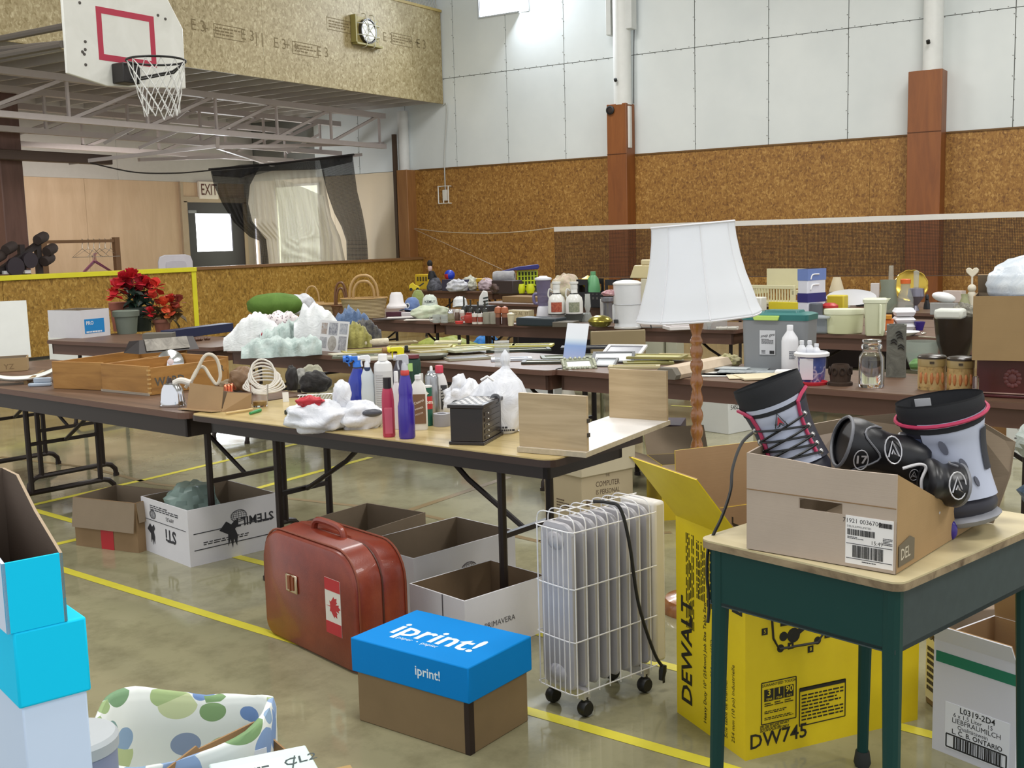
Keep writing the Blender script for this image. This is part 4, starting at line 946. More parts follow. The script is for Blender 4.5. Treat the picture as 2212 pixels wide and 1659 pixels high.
sh = MB().grid(shf, 64, 18, 0, wrap=True).build('lamp_shade', SH_, e, (0, 0, zb+hh/2), smooth=70, solid=.002); sh.rotation_euler = (0, radians(-3.6), 0)
m = MB()
for k in range(NP): m.tube([Vector(shf((k)/NP, v/18))*1.004 for v in range(19)], .0022, 5)
m.tube([Vector(shf(u/64, 0))*1.003 for u in range(64)], .005, 6, 0, True); m.tube([Vector(shf(u/64, 1)) for u in range(64)], .005, 6, 0, True)
o = m.build('shade_piping', flat('#dcdce0', .7), sh)
m = MB()
for k in range(4): a = k*pi/2; m.tube([(0, 0, hh/2-.02), (88*s*.93*cos(a), 88*s*.93*sin(a), hh/2-.003)], .002, 5)
m.tube([(0, 0, -hh/2-.01), (0, 0, hh/2)], .005, 6); m.build('shade_carrier', flat('#b9a25a', .3, .8), sh)
# ------------------------------------------------------------------ stack of blue-lidded boxes, front left
dS = 1.78; LIDB = flat('#04d0ff', .6, 0, .02, 4, spec=.2)
near = CO+ray(8, 1300)*dS
p_tr = CO+ray(135, 1197)*(dS+.06); p_tl = CO+ray(3, 1219)*dS
zU = p_tl.z; rz = atan2(p_tr.y-p_tl.y, p_tr.x-p_tl.x)
mS = dS/FPX; wS = .12
hU = 158*mS; hL = 175*mS
rzS = rz
BX = Vector((p_tl.x, p_tl.y, 0))
def off(p, a, r_): return Vector((p.x+cos(r_)*a, p.y+sin(r_)*a, 0))
ww = (Vector((p_tr.x, p_tr.y, 0))-BX).length
zs = [zU-hU, zU-hU-hL]
e = thing('blue_box', 'topmost open blue box of the stack at the frame corner', 'box', (BX.x, BX.y, zs[0]), rzS, 'stack of blue boxes')
m = MB(); H0 = hU; dd = .3; t = .006
O = [(0, 0, H0), (ww, 0, H0), (ww, dd, H0+.13), (0, dd, H0+.06)]
sheet([(0, 0, 0), (ww, 0, 0), (ww, 0, H0), (0, 0, H0)], 'front_panel', [LIDB, CARDIN], e)
BR_ = board('#6b5d52')
sheet([(ww, 0, 0), (ww, dd, 0), (ww, dd, H0+.10), (ww, dd*.7, H0+.1), (ww, dd*.4, H0+.05), (ww, 0, H0)], 'side_panel', [board('#b39f86'), BR_], e)
sheet([(ww, dd, 0), (0, dd, 0), (0, dd, H0+.12), (ww, dd, H0+.10)], 'back_panel', [board('#b39f86'), BR_], e)
sheet([(0, dd, 0), (0, 0, 0), (0, 0, H0), (0, dd, H0+.06)], 'side_panel', [flat('#d5e2f8', .5), BR_], e)
MB().bx(t, ww-t, t, dd-t, 0, t).build('bottom_panel', BR_, e, smooth=0)
b2 = off(BX, .008, rzS); w2 = ww+.022
PALE = flat('#cfe2ff', .5, 0, .03, 3)
zz0 = zs[1]-.22
e = thing('blue_box', 'blue lidded white box second from the top at the frame corner', 'box', (b2.x, b2.y, zz0), rzS, 'stack of blue boxes')
MB().bx(.006, w2-.006, .006, dd-.006, 0, .25).build('body', PALE, e, bevel=.003)
MB().bx(0, w2, 0, dd, .22, zs[0]-zz0).build('lid', LIDB, e, bevel=.004)
zc_ = zz0/2
for k in range(2):
    e = thing('blue_box', ['lowest blue lidded white box of the stack on the floor', 'blue lidded white box second from the floor in the stack'][k], 'box', (b2.x, b2.y, k*zc_), rzS, 'stack of blue boxes')
    MB().bx(.006, w2-.006, .006, dd-.006, 0, zc_-.1).build('body', PALE, e, bevel=.003); MB().bx(0, w2, 0, dd, zc_-.1, zc_).build('lid', LIDB, e, bevel=.004)
# ------------------------------------------------------------------ polka-dot lined basket
PD = NT('dotted_cloth'); v = PD.coord(); cols = None
vo = PD.n('ShaderNodeTexVoronoi'); vo.inputs['Scale'].default_value = 9; vo.inputs['Randomness'].default_value = .75; mp2 = PD.n('ShaderNodeMapping'); mp2.inputs['Scale'].default_value = (1, 1.0, 1.25); PD.l(v, mp2.inputs[0]); PD.l(mp2.outputs[0], vo.inputs['Vector'])
sp2 = PD.n('ShaderNodeSeparateColor'); PD.l(vo.outputs['Color'], sp2.inputs[0])
rc = PD.ramp(sp2.outputs[0], [(0, '#5d7fb5'), (.3, '#8fa8cc'), (.45, '#6f9364'), (.62, '#9db27c'), (.8, '#c3cc9a'), (1, '#7f8fb5')])
thr = PD.n('ShaderNodeMath', operation='MULTIPLY_ADD'); PD.l(sp2.outputs[1], thr.inputs[0]); thr.inputs[1].default_value = .14; thr.inputs[2].default_value = .42
lt = PD.n('ShaderNodeMath', operation='LESS_THAN'); PD.l(vo.outputs['Distance'], lt.inputs[0]); PD.l(thr.outputs[0], lt.inputs[1])
PD.col(PD.mix(lt.outputs[0], lin('#dfe3df'), rc)); PD = PD.set(rough=.8)
hP = .36
pL, pR, pF = at(208, 1560, hP), at(588, 1540, hP), at(360, 1610, hP)
cP = (pL+pR)/2; rzP = atan2((pR-pL).y, (pR-pL).x); LP = (pR-pL).length; WP = .21
e = thing('lined_basket', 'oblong basket with a white lining of green and blue ovals', 'basket', (cP.x, cP.y, 0), rzP+radians(4))
def sqr(a, rx, ry, p=3.4):
    c, s_ = cos(a), sin(a); k = (abs(c)**p+abs(s_)**p)**(-1/p); return rx*k*c, ry*k*s_
def bsk(u, v):
    a = 2*pi*u; wob = .008*noise.noise(Vector((cos(a)*3, sin(a)*3, v*4)))
    Z = [(.80, .80, .0), (.92, .9, .04), (1.0, .97, .3), (1.02, 1.0, .93), (.99, .97, 1.0), (.93, .9, 1.0), (.88, .84, .93), (.82, .78, .4), (.7, .66, .16), (.0, .0, .12)]
    k = v*(len(Z)-1); i = min(int(k), len(Z)-2); f = k-i; q = [Z[i][j]*(1-f)+Z[i+1][j]*f for j in range(3)]
    x, y = sqr(a, LP/2*q[0], WP*q[1]); rim = .05*cos(a*2+.8)*(q[2] > .5)*q[2]
    return (x*(1+wob), y*(1+wob*2), hP*q[2]+rim*.6+wob)
MB().grid(bsk, 56, 27, 0, wrap=True).build('lining', PD, e, smooth=80)
q = at(565, 1560, hP-.03)
# printed sheet hanging on its right end
m = MB(); m.bx(-.028, .028, -.0015, 0, -.1, .0); lb = m.build('paper_strip', flat('#dfe2ea', .5), e, loc=(LP/2*.86, -WP*.78, hP*.93), rz=radians(30), smooth=0)
m = MB(); lines(m, onface(0, -.002, -.05, 'front'), .04, .07, 5, 0, 3, .7); m.build('print', flat('#6b6d80', .7), lb, smooth=0)
# grey drum, brown carton and pale box at the lower edge
pg0 = at(160, 1600, .42)
e = thing('grey_drum', 'smooth grey lidded drum beside the stack of blue boxes', 'drum', (pg0.x, pg0.y, 0))
MB().lathe([(0, 0), (.085, 0), (.09, .4), (.0, .4)], 36).build('body', flat('#8d94ae', .45), e); MB().lathe([(.0, .40), (.094, .4), (.095, .425), (.088, .435), (.0, .437)], 36).build('lid', flat('#b3b8bb', .5), e)
q0, q1 = at(330, 1672, .34), at(548, 1558, .34)
rz = atan2((q1-q0).y, (q1-q0).x); ln = (q1-q0).length
e = thing('brown_carton', 'open brown carton in front of the oval patterned basket', 'box', (q0.x, q0.y, 0), rz)
sheet([(0, 0, 0), (ln, 0, 0), (ln, 0, .34), (ln*.42, 0, .345), (ln*.40, 0, .355), (0, 0, .33)][::-1], 'back_panel', [board('#a27f58'), board('#a27f58')], e)
for x in (0, ln): sheet([(x, -.3, 0), (x, 0, 0), (x, 0, .34), (x, -.3, .2)], 'side_panel', [board('#a27f58'), board('#a27f58')], e)
MB().bx(0, ln, -.3, 0, 0, .01).build('bottom_panel', CARDIN, e, smooth=0)
sheet([(0, -.3, 0), (ln, -.3, 0), (ln, -.3, .2), (0, -.3, .2)], 'front_panel', [CARD, CARDIN], e)
zq = .39
q0, q1, q2 = at(450, 1650, zq), at(660, 1608, zq), at(700, 1660, zq)
rz = atan2((q1-q0).y, (q1-q0).x); ln = (q1-q0).length
e = closed_box('pale_box', 'pale green and white box with marker writing at the lower edge', (q0.x+sin(rz)*.26, q0.y-cos(rz)*.26), rz, ln, .26, zq, flat('#cfe0dc', .5), bevel=.004)
m = MB(); rect(m, T(ln*.42, .12, zq+.0008), ln*.6, .2); m.build('paper_label', flat('#e3e6e2', .6), e, smooth=0)
m = MB(); m.text('CL2', .045, T(ln*.86, .19, zq+.0012) @ R(.1), 0, shear=.2); m.bx(-.045, .045, -.0015, .0015, -.0004, .0004, 0, T(ln*.78, .17, zq+.0012) @ R(1.3)); lines(m, T(ln*.42, .17, zq+.0018), ln*.5, .05, 4, 0, 3); m.lathe([(.008, 0), (.011, 0)], 14, 0, T(ln*.25, .19, zq+.0018)); m.build('marker_writing', flat('#39474a', .7), e, smooth=0)
MB().bx(ln, ln+.09, -.02, .22, 0, zq-.05).build('tan_side', board('#b09362'), e, smooth=0)
# ------------------------------------------------------------------ wine carton and clothes right of the desk
nl, nr = at(2013, 1616), at(2192, 1688)
rz = atan2((nr-nl).y, (nr-nl).x); wW = (nr-nl).length; hW = .36
hW = (1616-1372)*mpp(nl)*1.02
e = carton('wine_carton', 'white carton with a green stripe and barcode right of the desk', nl, rz, wW, .3, hW, flat('#cfd0da', .55, 0, .03), CARD, flaps=(('F', 28, .06), ('B', -8, .13), ('R', 14, .12)))
MB().bx(wW*.03, wW*.98, -.0012, 0, hW*.80, hW*.895).build('green_stripe', flat('#12755a', .5), e, smooth=0)
lb = MB().bx(wW*.16, wW*.93, -.0011, 0, hW*.06, hW*.47).build('paper_label', flat('#dfe2ea', .6, 0, 0), e, smooth=0)
m = MB(); X = lambda x, z: onface(wW*x, -.0015, hW*z, 'front')
m.text('L0319-2D4', .024, X(.55, .43), 0, bold=.012); m.text('6 x 1.5 Liter   15', .018, X(.5, .375), 0); m.text('LIEBFRAUMILCH', .021, X(.54, .325), 0); m.text('Qualitätswein', .017, X(.5, .275), 0); m.text('L. C. B. ONTARIO', .02, X(.55, .225), 0, bold=.012)
for a_, b_, c_, d_ in ((.54, .19, .72, .004), (.54, .075, .72, .004)): rect(m, X(a_, b_), wW*c_, d_)
for a_ in (.18, .90): rect(m, X(a_, .132), .004, hW*.115)
barcode(m, X(.56, .132), wW*.58, hW*.1, 0, 9); m.build('print', INK, lb, smooth=0)
q = at(1999, 1515); e = closed_box('printed_carton', 'brown and white printed carton between the yellow carton and the wine carton', q, rz-.5, .1, .3, .33, board('#8b7968')); m = MB(); rect(m, onface(.05, -.001, .12, 'front'), .1, .2); m.build('paper_label', WHITE, e, smooth=0)
m = MB(); m.text('DGE', .03, onface(.05, -.0018, .225, 'front'), 0, bold=.01); lines(m, onface(.05, -.002, .12, 'front'), .08, .15, 7, 0, 3, .6); m.build('print', flat('#3f3a3c', .7), e, smooth=0)
q = at(2215, 1420); 
e = closed_box('plain_carton', 'plain carton under the heap of jeans at the right frame edge', (q.x+.25, q.y-.35), 0, .55, .45, .34, CARD)
JE = cloth('#1f3a52', '#2d4a66', 14); GC = cloth('#8b9690', '#a9b0aa', 12)
m = MB(); crumple(m, (0, 0, .13), (.24, .22, .14), .3, 7); o = m.build('folded_jeans', JE, None, (q.x+.5, q.y-.14, .345)); tag(o, 'heap of dark blue jeans behind the right desk leg', 'jeans')
m = MB(); crumple(m, (0, 0, .09), (.26, .24, .1), .3, 8); o = m.build('grey_garment', GC, None, (q.x+.55, q.y-.12, .6)); tag(o, 'pale grey garment lying on the heap of jeans', 'clothes')
# ------------------------------------------------------------------ small-goods helpers
ZT0 = .7405
def turned(name, label, cat, base, w, h, parts, group=None, z=ZT0, n=18, rz=None, tilt=None, dx=0):
    """a thing turned on an axis: base pixel on the surface at height z, width and height in photo pixels; parts = (name, profile in 0..1, material[, squareness])"""
    p = at(*base, z); s = mpp(p)*1.0; r_ = w/2*s; H = h*s*1.01
    off_ = Vector((p.x, p.y, 0)).normalized()*r_*.8; p = p+off_; p.z = z
    one = len(parts) == 1
    e = None if one else thing(name, label, cat, p, rz if rz is not None else face(p), group, tilt)
    for q in parts:
        m = MB(); sq = q[3] if len(q) > 3 else 0; fl_ = q[4] if len(q) > 4 else 1
        m.lathe([(a*r_, b*H) for a, b in q[1]], n if not sq else 24, 0, (R(pi/4) if 0 else None), 1, fl_, sq)
        if one:
            e = m.build(name, q[2], None, p, rz if rz is not None else face(p)); tag(e, label, cat, group)
            if tilt: e.rotation_euler = (tilt[0], tilt[1], e.rotation_euler.z)
        else: m.build(q[0], q[2], e)
    e['_s'] = s; return e, s, r_, H
def brick(name, label, cat, A, B, C, hpx, mat, group=None, z=ZT0, bevel=.003, parts=None):
    a, rz, w, d = frame(A, B, C, z); lft = Vector((a.x-sin(rz)*0, a.y, z)); h = hpx*mpp(a)
    # local frame: x towards C, y towards B
    e = MB().bx(0, w, 0, d, 0, h).build(name, mat, None, (a.x, a.y, z), rz, bevel=bevel); tag(e, label, cat, group); return e, w, d, h
def stand(name, label, cat, L_, R_, hpx, dpt, mat, group=None, z=ZT0, bevel=.003, turn=0):       # box whose front face runs between two base pixels
    a, b = at(*L_, z), at(*R_, z); rz = atan2((b-a).y, (b-a).x)+radians(turn); w = (b-a).length; h = hpx*mpp(a)
    e = MB().bx(0, w, 0, dpt, 0, h).build(name, mat, None, (a.x, a.y, z), rz, bevel=bevel); tag(e, label, cat, group); return e, w, h
def heap(name, label, cat, base, w, h, mat, seed, group=None, z=ZT0, dep=None, amp=.32, fq=2.3, sub=1, top=None):
    p = at(*base, z); s = mpp(p); rx = w/2*s; H = h*s; ry = dep or rx*.7
    p = p+Vector((p.x, p.y, 0)).normalized()*ry*.8
    m = MB(); crumple(m, (0, 0, H*.42), (rx, ry, H*.55), amp, seed, 30, 18, True, 0, fq)
    for i, v in enumerate(m.v):
        if v.z < 0.002: m.v[i].z = .002
    e = m.build(name, mat, None, (p.x, p.y, z), face(p), smooth=80, sub=sub); tag(e, label, cat, group); return e, s
def wrinkle(h, h2, sc=8, rough=.5, bump=.5):
    t = NT('crinkled'); nz = t.noise(t.coord(), sc, 6, .6, 1.2); t.col(t.ramp(nz.outputs['Fac'], [(.3, h), (.7, h2)])); t.bump(nz.outputs['Fac'], bump, .02); return t.set(rough=rough)
BAGW = wrinkle('#d3d5dc', '#eceef2', 9, .35)
bo = lambda cap=.9: None
# ------------------------------------------------------------------ cleaning bottles on the pale table
g = 'cleaning bottles on the pale table'
def bottle(label, base, w, h, body, cap, prof=None, capprof=None, name='bottle', sq=.0, fl=.7, extra=None, group=g, z=ZT0):
    prof = prof or [(0, 0), (.9, 0), (1, .02), (1, .62), (.9, .7), (.5, .8), (.42, .83), (0, .83)]
    capprof = capprof or [(0, .82), (.46, .82), (.46, .98), (.4, 1), (0, 1)]
    return turned(name, label, 'bottle', base, w, h, [('body', prof, body, sq, fl), ('cap', capprof, cap)], group, z)
def trigger(e, s, r_, H, mat, z0, left=True, collar=None):          # spray head: neck, housing, trigger and nozzle
    k = H*.11; sg = -1 if left else 1
    m = MB(); m.lathe([(0, z0*H), (r_*.42, z0*H), (r_*.4, (z0+.06)*H), (r_*.3, (z0+.1)*H), (0, (z0+.1)*H)], 14)
    m.prism([(r_*.5*-sg, (z0+.08)*H), (r_*.5*-sg, H*.97), (r_*.2*-sg, H), (sg*r_*.95, H*.99), (sg*r_*1.05, H*.93), (sg*r_*.3, (z0+.13)*H), (sg*r_*.1, (z0+.06)*H)][::sg], -r_*.28, r_*.28, 0, R(pi/2, 'X'))
    m.build('spray_head', mat, e, bevel=.002)
    MB().tube(curve([(sg*r_*.55, 0, (z0+.16)*H), (sg*r_*.8, 0, (z0+.1)*H), (sg*r_*.7, 0, (z0+.02)*H)]), .004, 6).build('trigger', mat, e)
    MB().lathe([(0, 0), (r_*.32, 0), (r_*.32, r_*.3), (0, r_*.3)], 12, 0, T(sg*r_*1.0, 0, H*.955) @ R(sg*pi/2, 'Y')).build('nozzle', mat, e)
    if collar: MB().lathe([(r_*.5, (z0-.05)*H), (r_*.52, (z0-.045)*H), (r_*.52, z0*H), (r_*.45, (z0+.01)*H)], 14).build('collar', collar, e)
SPR = [(0, 0), (.92, 0), (1, .02), (1, .34), (.93, .42), (.98, .5), (.8, .62), (.5, .74), (.44, .78), (0, .78)]
def sprayer(label, base, w, h, body, head, collar=None, left=True, prof=SPR):
    p = at(*base, ZT0); s = mpp(p); r_ = w/2*s; H = h*s; p = p+Vector((p.x, p.y, 0)).normalized()*r_*.8
    e = thing('spray_bottle', label, 'bottle', p, face(p), g)
    MB().lathe([(a*r_, b*H) for a, b in prof], 20, 0, None, 1, .75).build('body', body, e); trigger(e, s, r_, H, head, .8, left, collar); return e, s, r_, H
NAVY = NT('blue_bottle'); NAVY.b.inputs['Base Color'].default_value = lin('#1b2f9c'); NAVY = NAVY.set(rough=.15, coat=.4)
e, s, r_, H = sprayer('blue spray bottle with a bright blue nozzle turned left', (776, 892), 46, 122, NAVY, flat('#2b6fd0', .3))
MB().lathe([(.006, -.012), (.017, -.012), (.018, .012), (.012, .014)], 16, 0, T(-r_*.75, -.004, H*.95) @ R(pi/2, 'X') @ R(-.5, 'Y')).build('nozzle_ring', flat('#2a74d8', .3), e)
e, s, r_, H = sprayer('white spray bottle with a navy collar beside the blue one', (798, 905), 30, 138, flat('#c5cdd2', .35), flat('#e4e6ec', .4), flat('#2c3a5a', .5), True, [(0, 0), (.95, 0), (1, .02), (1, .42), (.9, .55), (.92, .68), (.62, .76), (.5, .8), (0, .8)])
e, s, r_, H = bottle('large white bottle with a printed grey label behind the pink one', (832, 905), 40, 138, flat('#dadada', .4), flat('#f0efec', .4), [(0, 0), (.95, 0), (1, .02), (1, .8), (.9, .86), (.5, .9), (.45, .91), (0, .91)], [(0, .9), (.5, .9), (.5, .99), (.45, 1), (0, 1)])
m = MB(); m.grid(lambda u, v: (r_*1.01*cos(pi+pi*u), r_*.7*1.015*sin(pi+pi*u), H*(.12+.62*v)), 14, 1); lb = m.build('label', flat('#c3c3c4', .7), e)
m = MB()
for k in range(16): z = H*(.15+.035*k); m.tube([(r_*1.02*cos(a), r_*.72*sin(a), z) for a in [pi*1.2+j*.11 for j in range(9+(k*7) % 5)]], .0012, 3)
m.build('small_print', flat('#8d8d90', .7), lb, kind='stuff')
PK = flat('#b43350', .35); e, s, r_, H = bottle('slim pink-red bottle with a black cap at the table front', (841, 945), 27, 128, PK, flat('#1d1517', .4), [(0, 0), (.9, 0), (1, .02), (1, .6), (.92, .72), (.8, .8), (.7, .83), (0, .83)], [(0, .82), (.68, .82), (.66, 1), (0, 1)], fl=.8)
MB().bx(-r_*.62, r_*.62, -r_*.82, -r_*.70, H*.06, H*.5).build('label', flat('#c25468', .5), e, bevel=.003)
PU = NT('purple_bottle'); PU.b.inputs['Base Color'].default_value = lin('#3d2b97'); PU = PU.set(rough=.22, coat=.3)
e, s, r_, H = sprayer('purple spray bottle with a grey head and red collar', (880, 949), 36, 184, PU, flat('#c3c3cb', .4), flat('#c8423c', .4), True, [(0, 0), (.88, 0), (1, .02), (1, .38), (.85, .45), (.82, .52), (.86, .58), (.66, .7), (.52, .76), (0, .76)])
e, s, r_, H = sprayer('dark spray bottle with a bright yellow trigger head behind the purple one', (868, 885), 40, 135, flat('#4a4650', .4), flat('#dfd414', .4), None, True)
MB().lathe([(0, 0), (.012, 0), (.016, .03), (0, .035)], 12, 0, T(-r_*1.1, 0, H*.95) @ R(-pi/2, 'Y')).build('brown_tip', flat('#8f6a3a', .5), e)
MB().bx(r_*.55, r_*.95, -.012, .012, H*.93, H*1.02).build('black_end', BLACK, e, bevel=.004)
e, s, r_, H = bottle('dark green jug with a maroon cap behind the purple sprayer', (898, 890), 30, 122, flat('#173b2d', .3), flat('#6b2a30', .4), [(0, 0), (.95, 0), (1, .02), (1, .85), (.9, .92), (.5, .95), (0, .95)], [(0, .94), (.8, .94), (.8, 1), (0, 1)], 'jug')
MB().bx(-r_*.9, -r_*.2, -r_*.75, -r_*.6, H*.72, H*.86).build('price_tag', flat('#a9cf7e', .5), e, smooth=0)
bottle('narrow white bottle between the pink and the purple bottles', (860, 928), 20, 125, flat('#dcd6d8', .4), WHITE)
e, s, r_, H = bottle('white oil jug with a brown slanted label', (907, 930), 36, 118, flat('#e4e2dc', .35), flat('#e8e8e8', .4), [(0, 0), (.95, 0), (1, .02), (1, .66), (.8, .82), (.4, .9), (.36, .94), (0, .94)], [(0, .93), (.4, .93), (.4, 1), (0, 1)], 'jug', .35, .6)
lb = MB().bx(-r_*.7, r_*.8, -r_*.66, -r_*.60, H*.12, H*.66).build('label', flat('#7a5a40', .5), e, smooth=0); yf = -r_*.67
m = MB(); m.text('Castrol', r_*.42, onface(.0, yf, H*.52, 'front', .35), 0, bold=.01); m.text('POWER', r_*.3, onface(.0, yf, H*.4, 'front', .3), 0, bold=.01); m.text('MOTOR', r_*.28, onface(0, yf, H*.3, 'front', .3), 0); m.build('lettering', flat('#e8ded0', .5), lb, smooth=0)
e, s, r_, H = turned('scouring_can', 'green and red cardboard can of scouring powder', 'can', (925, 920), 22, 86, [('body', [(0, 0), (1, 0), (1, .97), (0, .97)], flat('#1f5a46', .5)), ('rim', [(.9, .96), (1.03, .96), (1.03, 1), (.9, 1), (0, .98)], flat('#d8d8d4', .3)), ('red_band', [(1.01, .42), (1.02, .45), (1.02, .72), (1.01, .74)], flat('#b8322f', .5))], g)
m = MB(); m.text('Com', r_*1.1, onface(0, -r_*1.06, H*.60, 'front'), 0, bold=.02); m.prism([(.0, .3), (.07, .08), (.3, 0), (.07, -.08), (0, -.3), (-.07, -.08), (-.3, 0), (-.07, .08)], 0, .03, 0, onface(0, -r_*1.03, H*.82, 'front') @ Matrix.Scale(r_*1.4, 4)); m.build('lettering', flat('#ece6d8', .5), e, smooth=0)
e, s, r_, H = turned('spray_can', 'silver aerosol can with a white button', 'can', (935, 900), 30, 108, [('body', [(0, 0), (.95, 0), (1, .02), (1, .76), (.9, .82), (.6, .86), (.55, .9), (0, .9)], flat('#a9abae', .25, .8)), ('button', [(0, .89), (.22, .89), (.22, .96), (.16, 1), (0, 1)], WHITE)], g)
e, s, r_, H = bottle('square white bottle with a red cap and black label', (952, 895), 34, 104, flat('#e0ddda', .4), flat('#c23448', .4), [(0, 0), (.95, 0), (1, .02), (1, .6), (.75, .76), (.5, .84), (0, .86)], [(0, .85), (.52, .85), (.52, .98), (.46, 1), (0, 1)], 'bottle', .5, .7)
lb = MB().bx(r_*.1, r_*.9, -r_*.74, -r_*.69, H*.1, H*.6).build('label', flat('#3b3a3a', .5), e, smooth=0)
m = MB(); lines(m, onface(r_*.5, -r_*.75, H*.35, 'front', .3), r_*.7, H*.42, 7, 0, 4, .6); m.build('small_print', flat('#c9c5bc', .6), lb, smooth=0, kind='stuff')
turned('small_spray', 'short clear spray bottle behind the oil jug', 'bottle', (913, 900), 20, 92, [('body', [(0, 0), (1, 0), (1, .6), (.5, .8), (0, .8)], film('#b9c3be', .5)), ('cap', [(0, .8), (.5, .8), (.45, 1), (0, 1)], flat('#c9c9c4', .4))], g)
e, s, r_, H = turned('tape_roll', 'roll of grey cloth tape lying beside the dark wooden box', 'tape', (955, 922), 37, 27, [('body', [(.55, 0), (1, 0), (1, 1), (.55, 1), (.55, 0)], flat('#9b9aa0', .45, .2))])
# dark wooden box with a chequered top
a, rz, w_, d_ = frame((1040, 962), (972, 958), (1072, 940), ZT0)
a, b, c = at(974, 960, ZT0), at(1042, 963, ZT0), at(1074, 940, ZT0)
rz = (atan2((b-a).y, (b-a).x)+atan2((c-b).y, (c-b).x)-pi/2)/2; w_, d_ = (b-a).length, (c-b).length; h_ = 84*mpp(a)
DW_ = wood([(.3, '#140c0b'), (.6, '#1f1311'), (.8, '#281916')], 'x', 3, .35, .2, 10, 'dark_wood')
e = thing('games_box', 'dark wooden box with a chequered board lid and small drawers', 'box', a, rz)
MB().bx(-.006, w_+.006, -.006, d_+.006, 0, .012).build('base', DW_, e, bevel=.002); MB().bx(0, w_, 0, d_, .012, h_-.008).build('body', DW_, e, bevel=.002); lid = MB().bx(-.008, w_+.008, -.008, d_+.008, h_-.008, h_+.006).build('lid', DW_, e, bevel=.002)
m = MB(); n_ = 8
for i in range(n_):
    for j in range(n_):
        if (i+j) % 2: m.bx(w_*(.06+.88*i/n_), w_*(.06+.88*(i+1)/n_), d_*(.06+.88*j/n_), d_*(.06+.88*(j+1)/n_), h_+.006, h_+.0068)
m.build('chequer_squares', flat('#c9c6c4', .5), lid, smooth=0, kind='stuff')
for k in range(5):
    dr_ = MB().bx(w_, w_+.002, d_*.1, d_*.9, .02+k*.0165*h_/.11, .033+k*.0165*h_/.11).build('drawer', DW_, e, smooth=0)
    MB().ball((w_+.005, d_*.25, .026+k*.0165*h_/.11), .003, 8, 6).build('knob', flat('#d8d4cc', .3), dr_)
# plastic bags
def bag(label, pts, seed, base, amp=.3, mat=BAGW):
    p = at(*base, ZT0); s = mpp(p); e = thing('plastic_bag', label, 'bag', p, face(p), 'plastic bags on the pale table')
    return e, s
e, s = bag('tall knotted white plastic bag beside the wooden shelf', None, 1, (1062, 940))
m = MB()
def kn(u, v):
    a = 2*pi*u; Z = [(.0, 0), (.9, 0), (1.05, .06), (1.12, .2), (1.0, .42), (.66, .6), (.34, .70), (.16, .76), (.10, .80), (.17, .86), (.13, .93), (.0, 1.0)]
    k = v*(len(Z)-1); i = min(int(k), len(Z)-2); f = k-i; r0 = Z[i][0]*(1-f)+Z[i+1][0]*f; z0 = Z[i][1]*(1-f)+Z[i+1][1]*f
    w2 = 1+.18*noise.noise(Vector((cos(a)*1.6, sin(a)*1.6, z0*3)))+.06*sin(11*a+3*z0)*(z0 > .35)+.04*noise.noise(Vector((cos(a)*5, sin(a)*5, z0*9)))
    x = r0*66*s*w2*cos(a); lean = 34*s*(min(z0, .78)/.78)**1.5 if z0 < .8 else 34*s
    return (x+lean*.9+4*s, r0*46*s*w2*sin(a)+46*s, z0*182*s)
m.grid(kn, 48, 44, 0, wrap=True).build('film', BAGW, e, smooth=80)
MB().lathe([(0, 0), (.016, 0), (.022, .01), (.02, .03), (.012, .03), (0, .02)], 14, 0, T(10*s, -9*s, 80*s) @ R(pi/2.2, 'X')).build('bottle_end', flat('#55565a', .3), e)
MB().tube([(x*s, 2*s, z*s) for x, z in ((-20, 120), (-6, 128), (8, 118))], 3*s, 6).build('white_ring', WHITE, e)
m = MB(); lines(m, onface(30*s, -8*s, 14*s, 'front'), 40*s, 12*s, 2, 0, 4, .7); m.build('print', flat('#2b2c33', .6), e, smooth=0, kind='stuff')
e, s = bag('slumped white plastic bag with a dark mark behind the wooden box', None, 1, (1008, 905))
m = MB()
crumple(m, (2*s, 30*s, 32*s), (46*s, 32*s, 46*s), .38, 5, 36, 22, True); crumple(m, (-12*s, 30*s, 70*s), (18*s, 16*s, 24*s), .3, 6, 20, 14, False)
m.build('film', BAGW, e, smooth=80); MB().lathe([(0, 0), (8*s, 0), (8*s, 1*s), (0, 1.5*s)], 14, 0, T(-24*s, -4*s, 38*s) @ R(pi/2, 'X') @ R(.4) @ Matrix.Diagonal((1, .5, 1, 1))).build('dark_mark', flat('#4c4f52', .5), e)
e, s = bag('white plastic bag lying open with a red tie at the table edge', None, 1, (722, 934))
m = MB(); crumple(m, (-34*s, 42*s, 28*s), (66*s, 40*s, 36*s), .34, 11, 40, 24, True); crumple(m, (56*s, 44*s, 24*s), (52*s, 34*s, 32*s), .32, 12, 36, 22, True); crumple(m, (20*s, 50*s, 70*s), (20*s, 16*s, 34*s), .3, 13, 22, 16, False)
m.build('film', BAGW, e, smooth=80)
m = MB(); crumple(m, (-48*s, 26*s, 66*s), (26*s, 10*s, 11*s), .5, 14, 20, 12, False); m.build('red_tie', flat('#c3313c', .4), e, smooth=80)
m = MB(); m.ball((84*s, 16*s, 36*s), (22*s, 10*s, 9*s), 14, 8); m.build('dark_content', flat('#4e5058', .4), e)
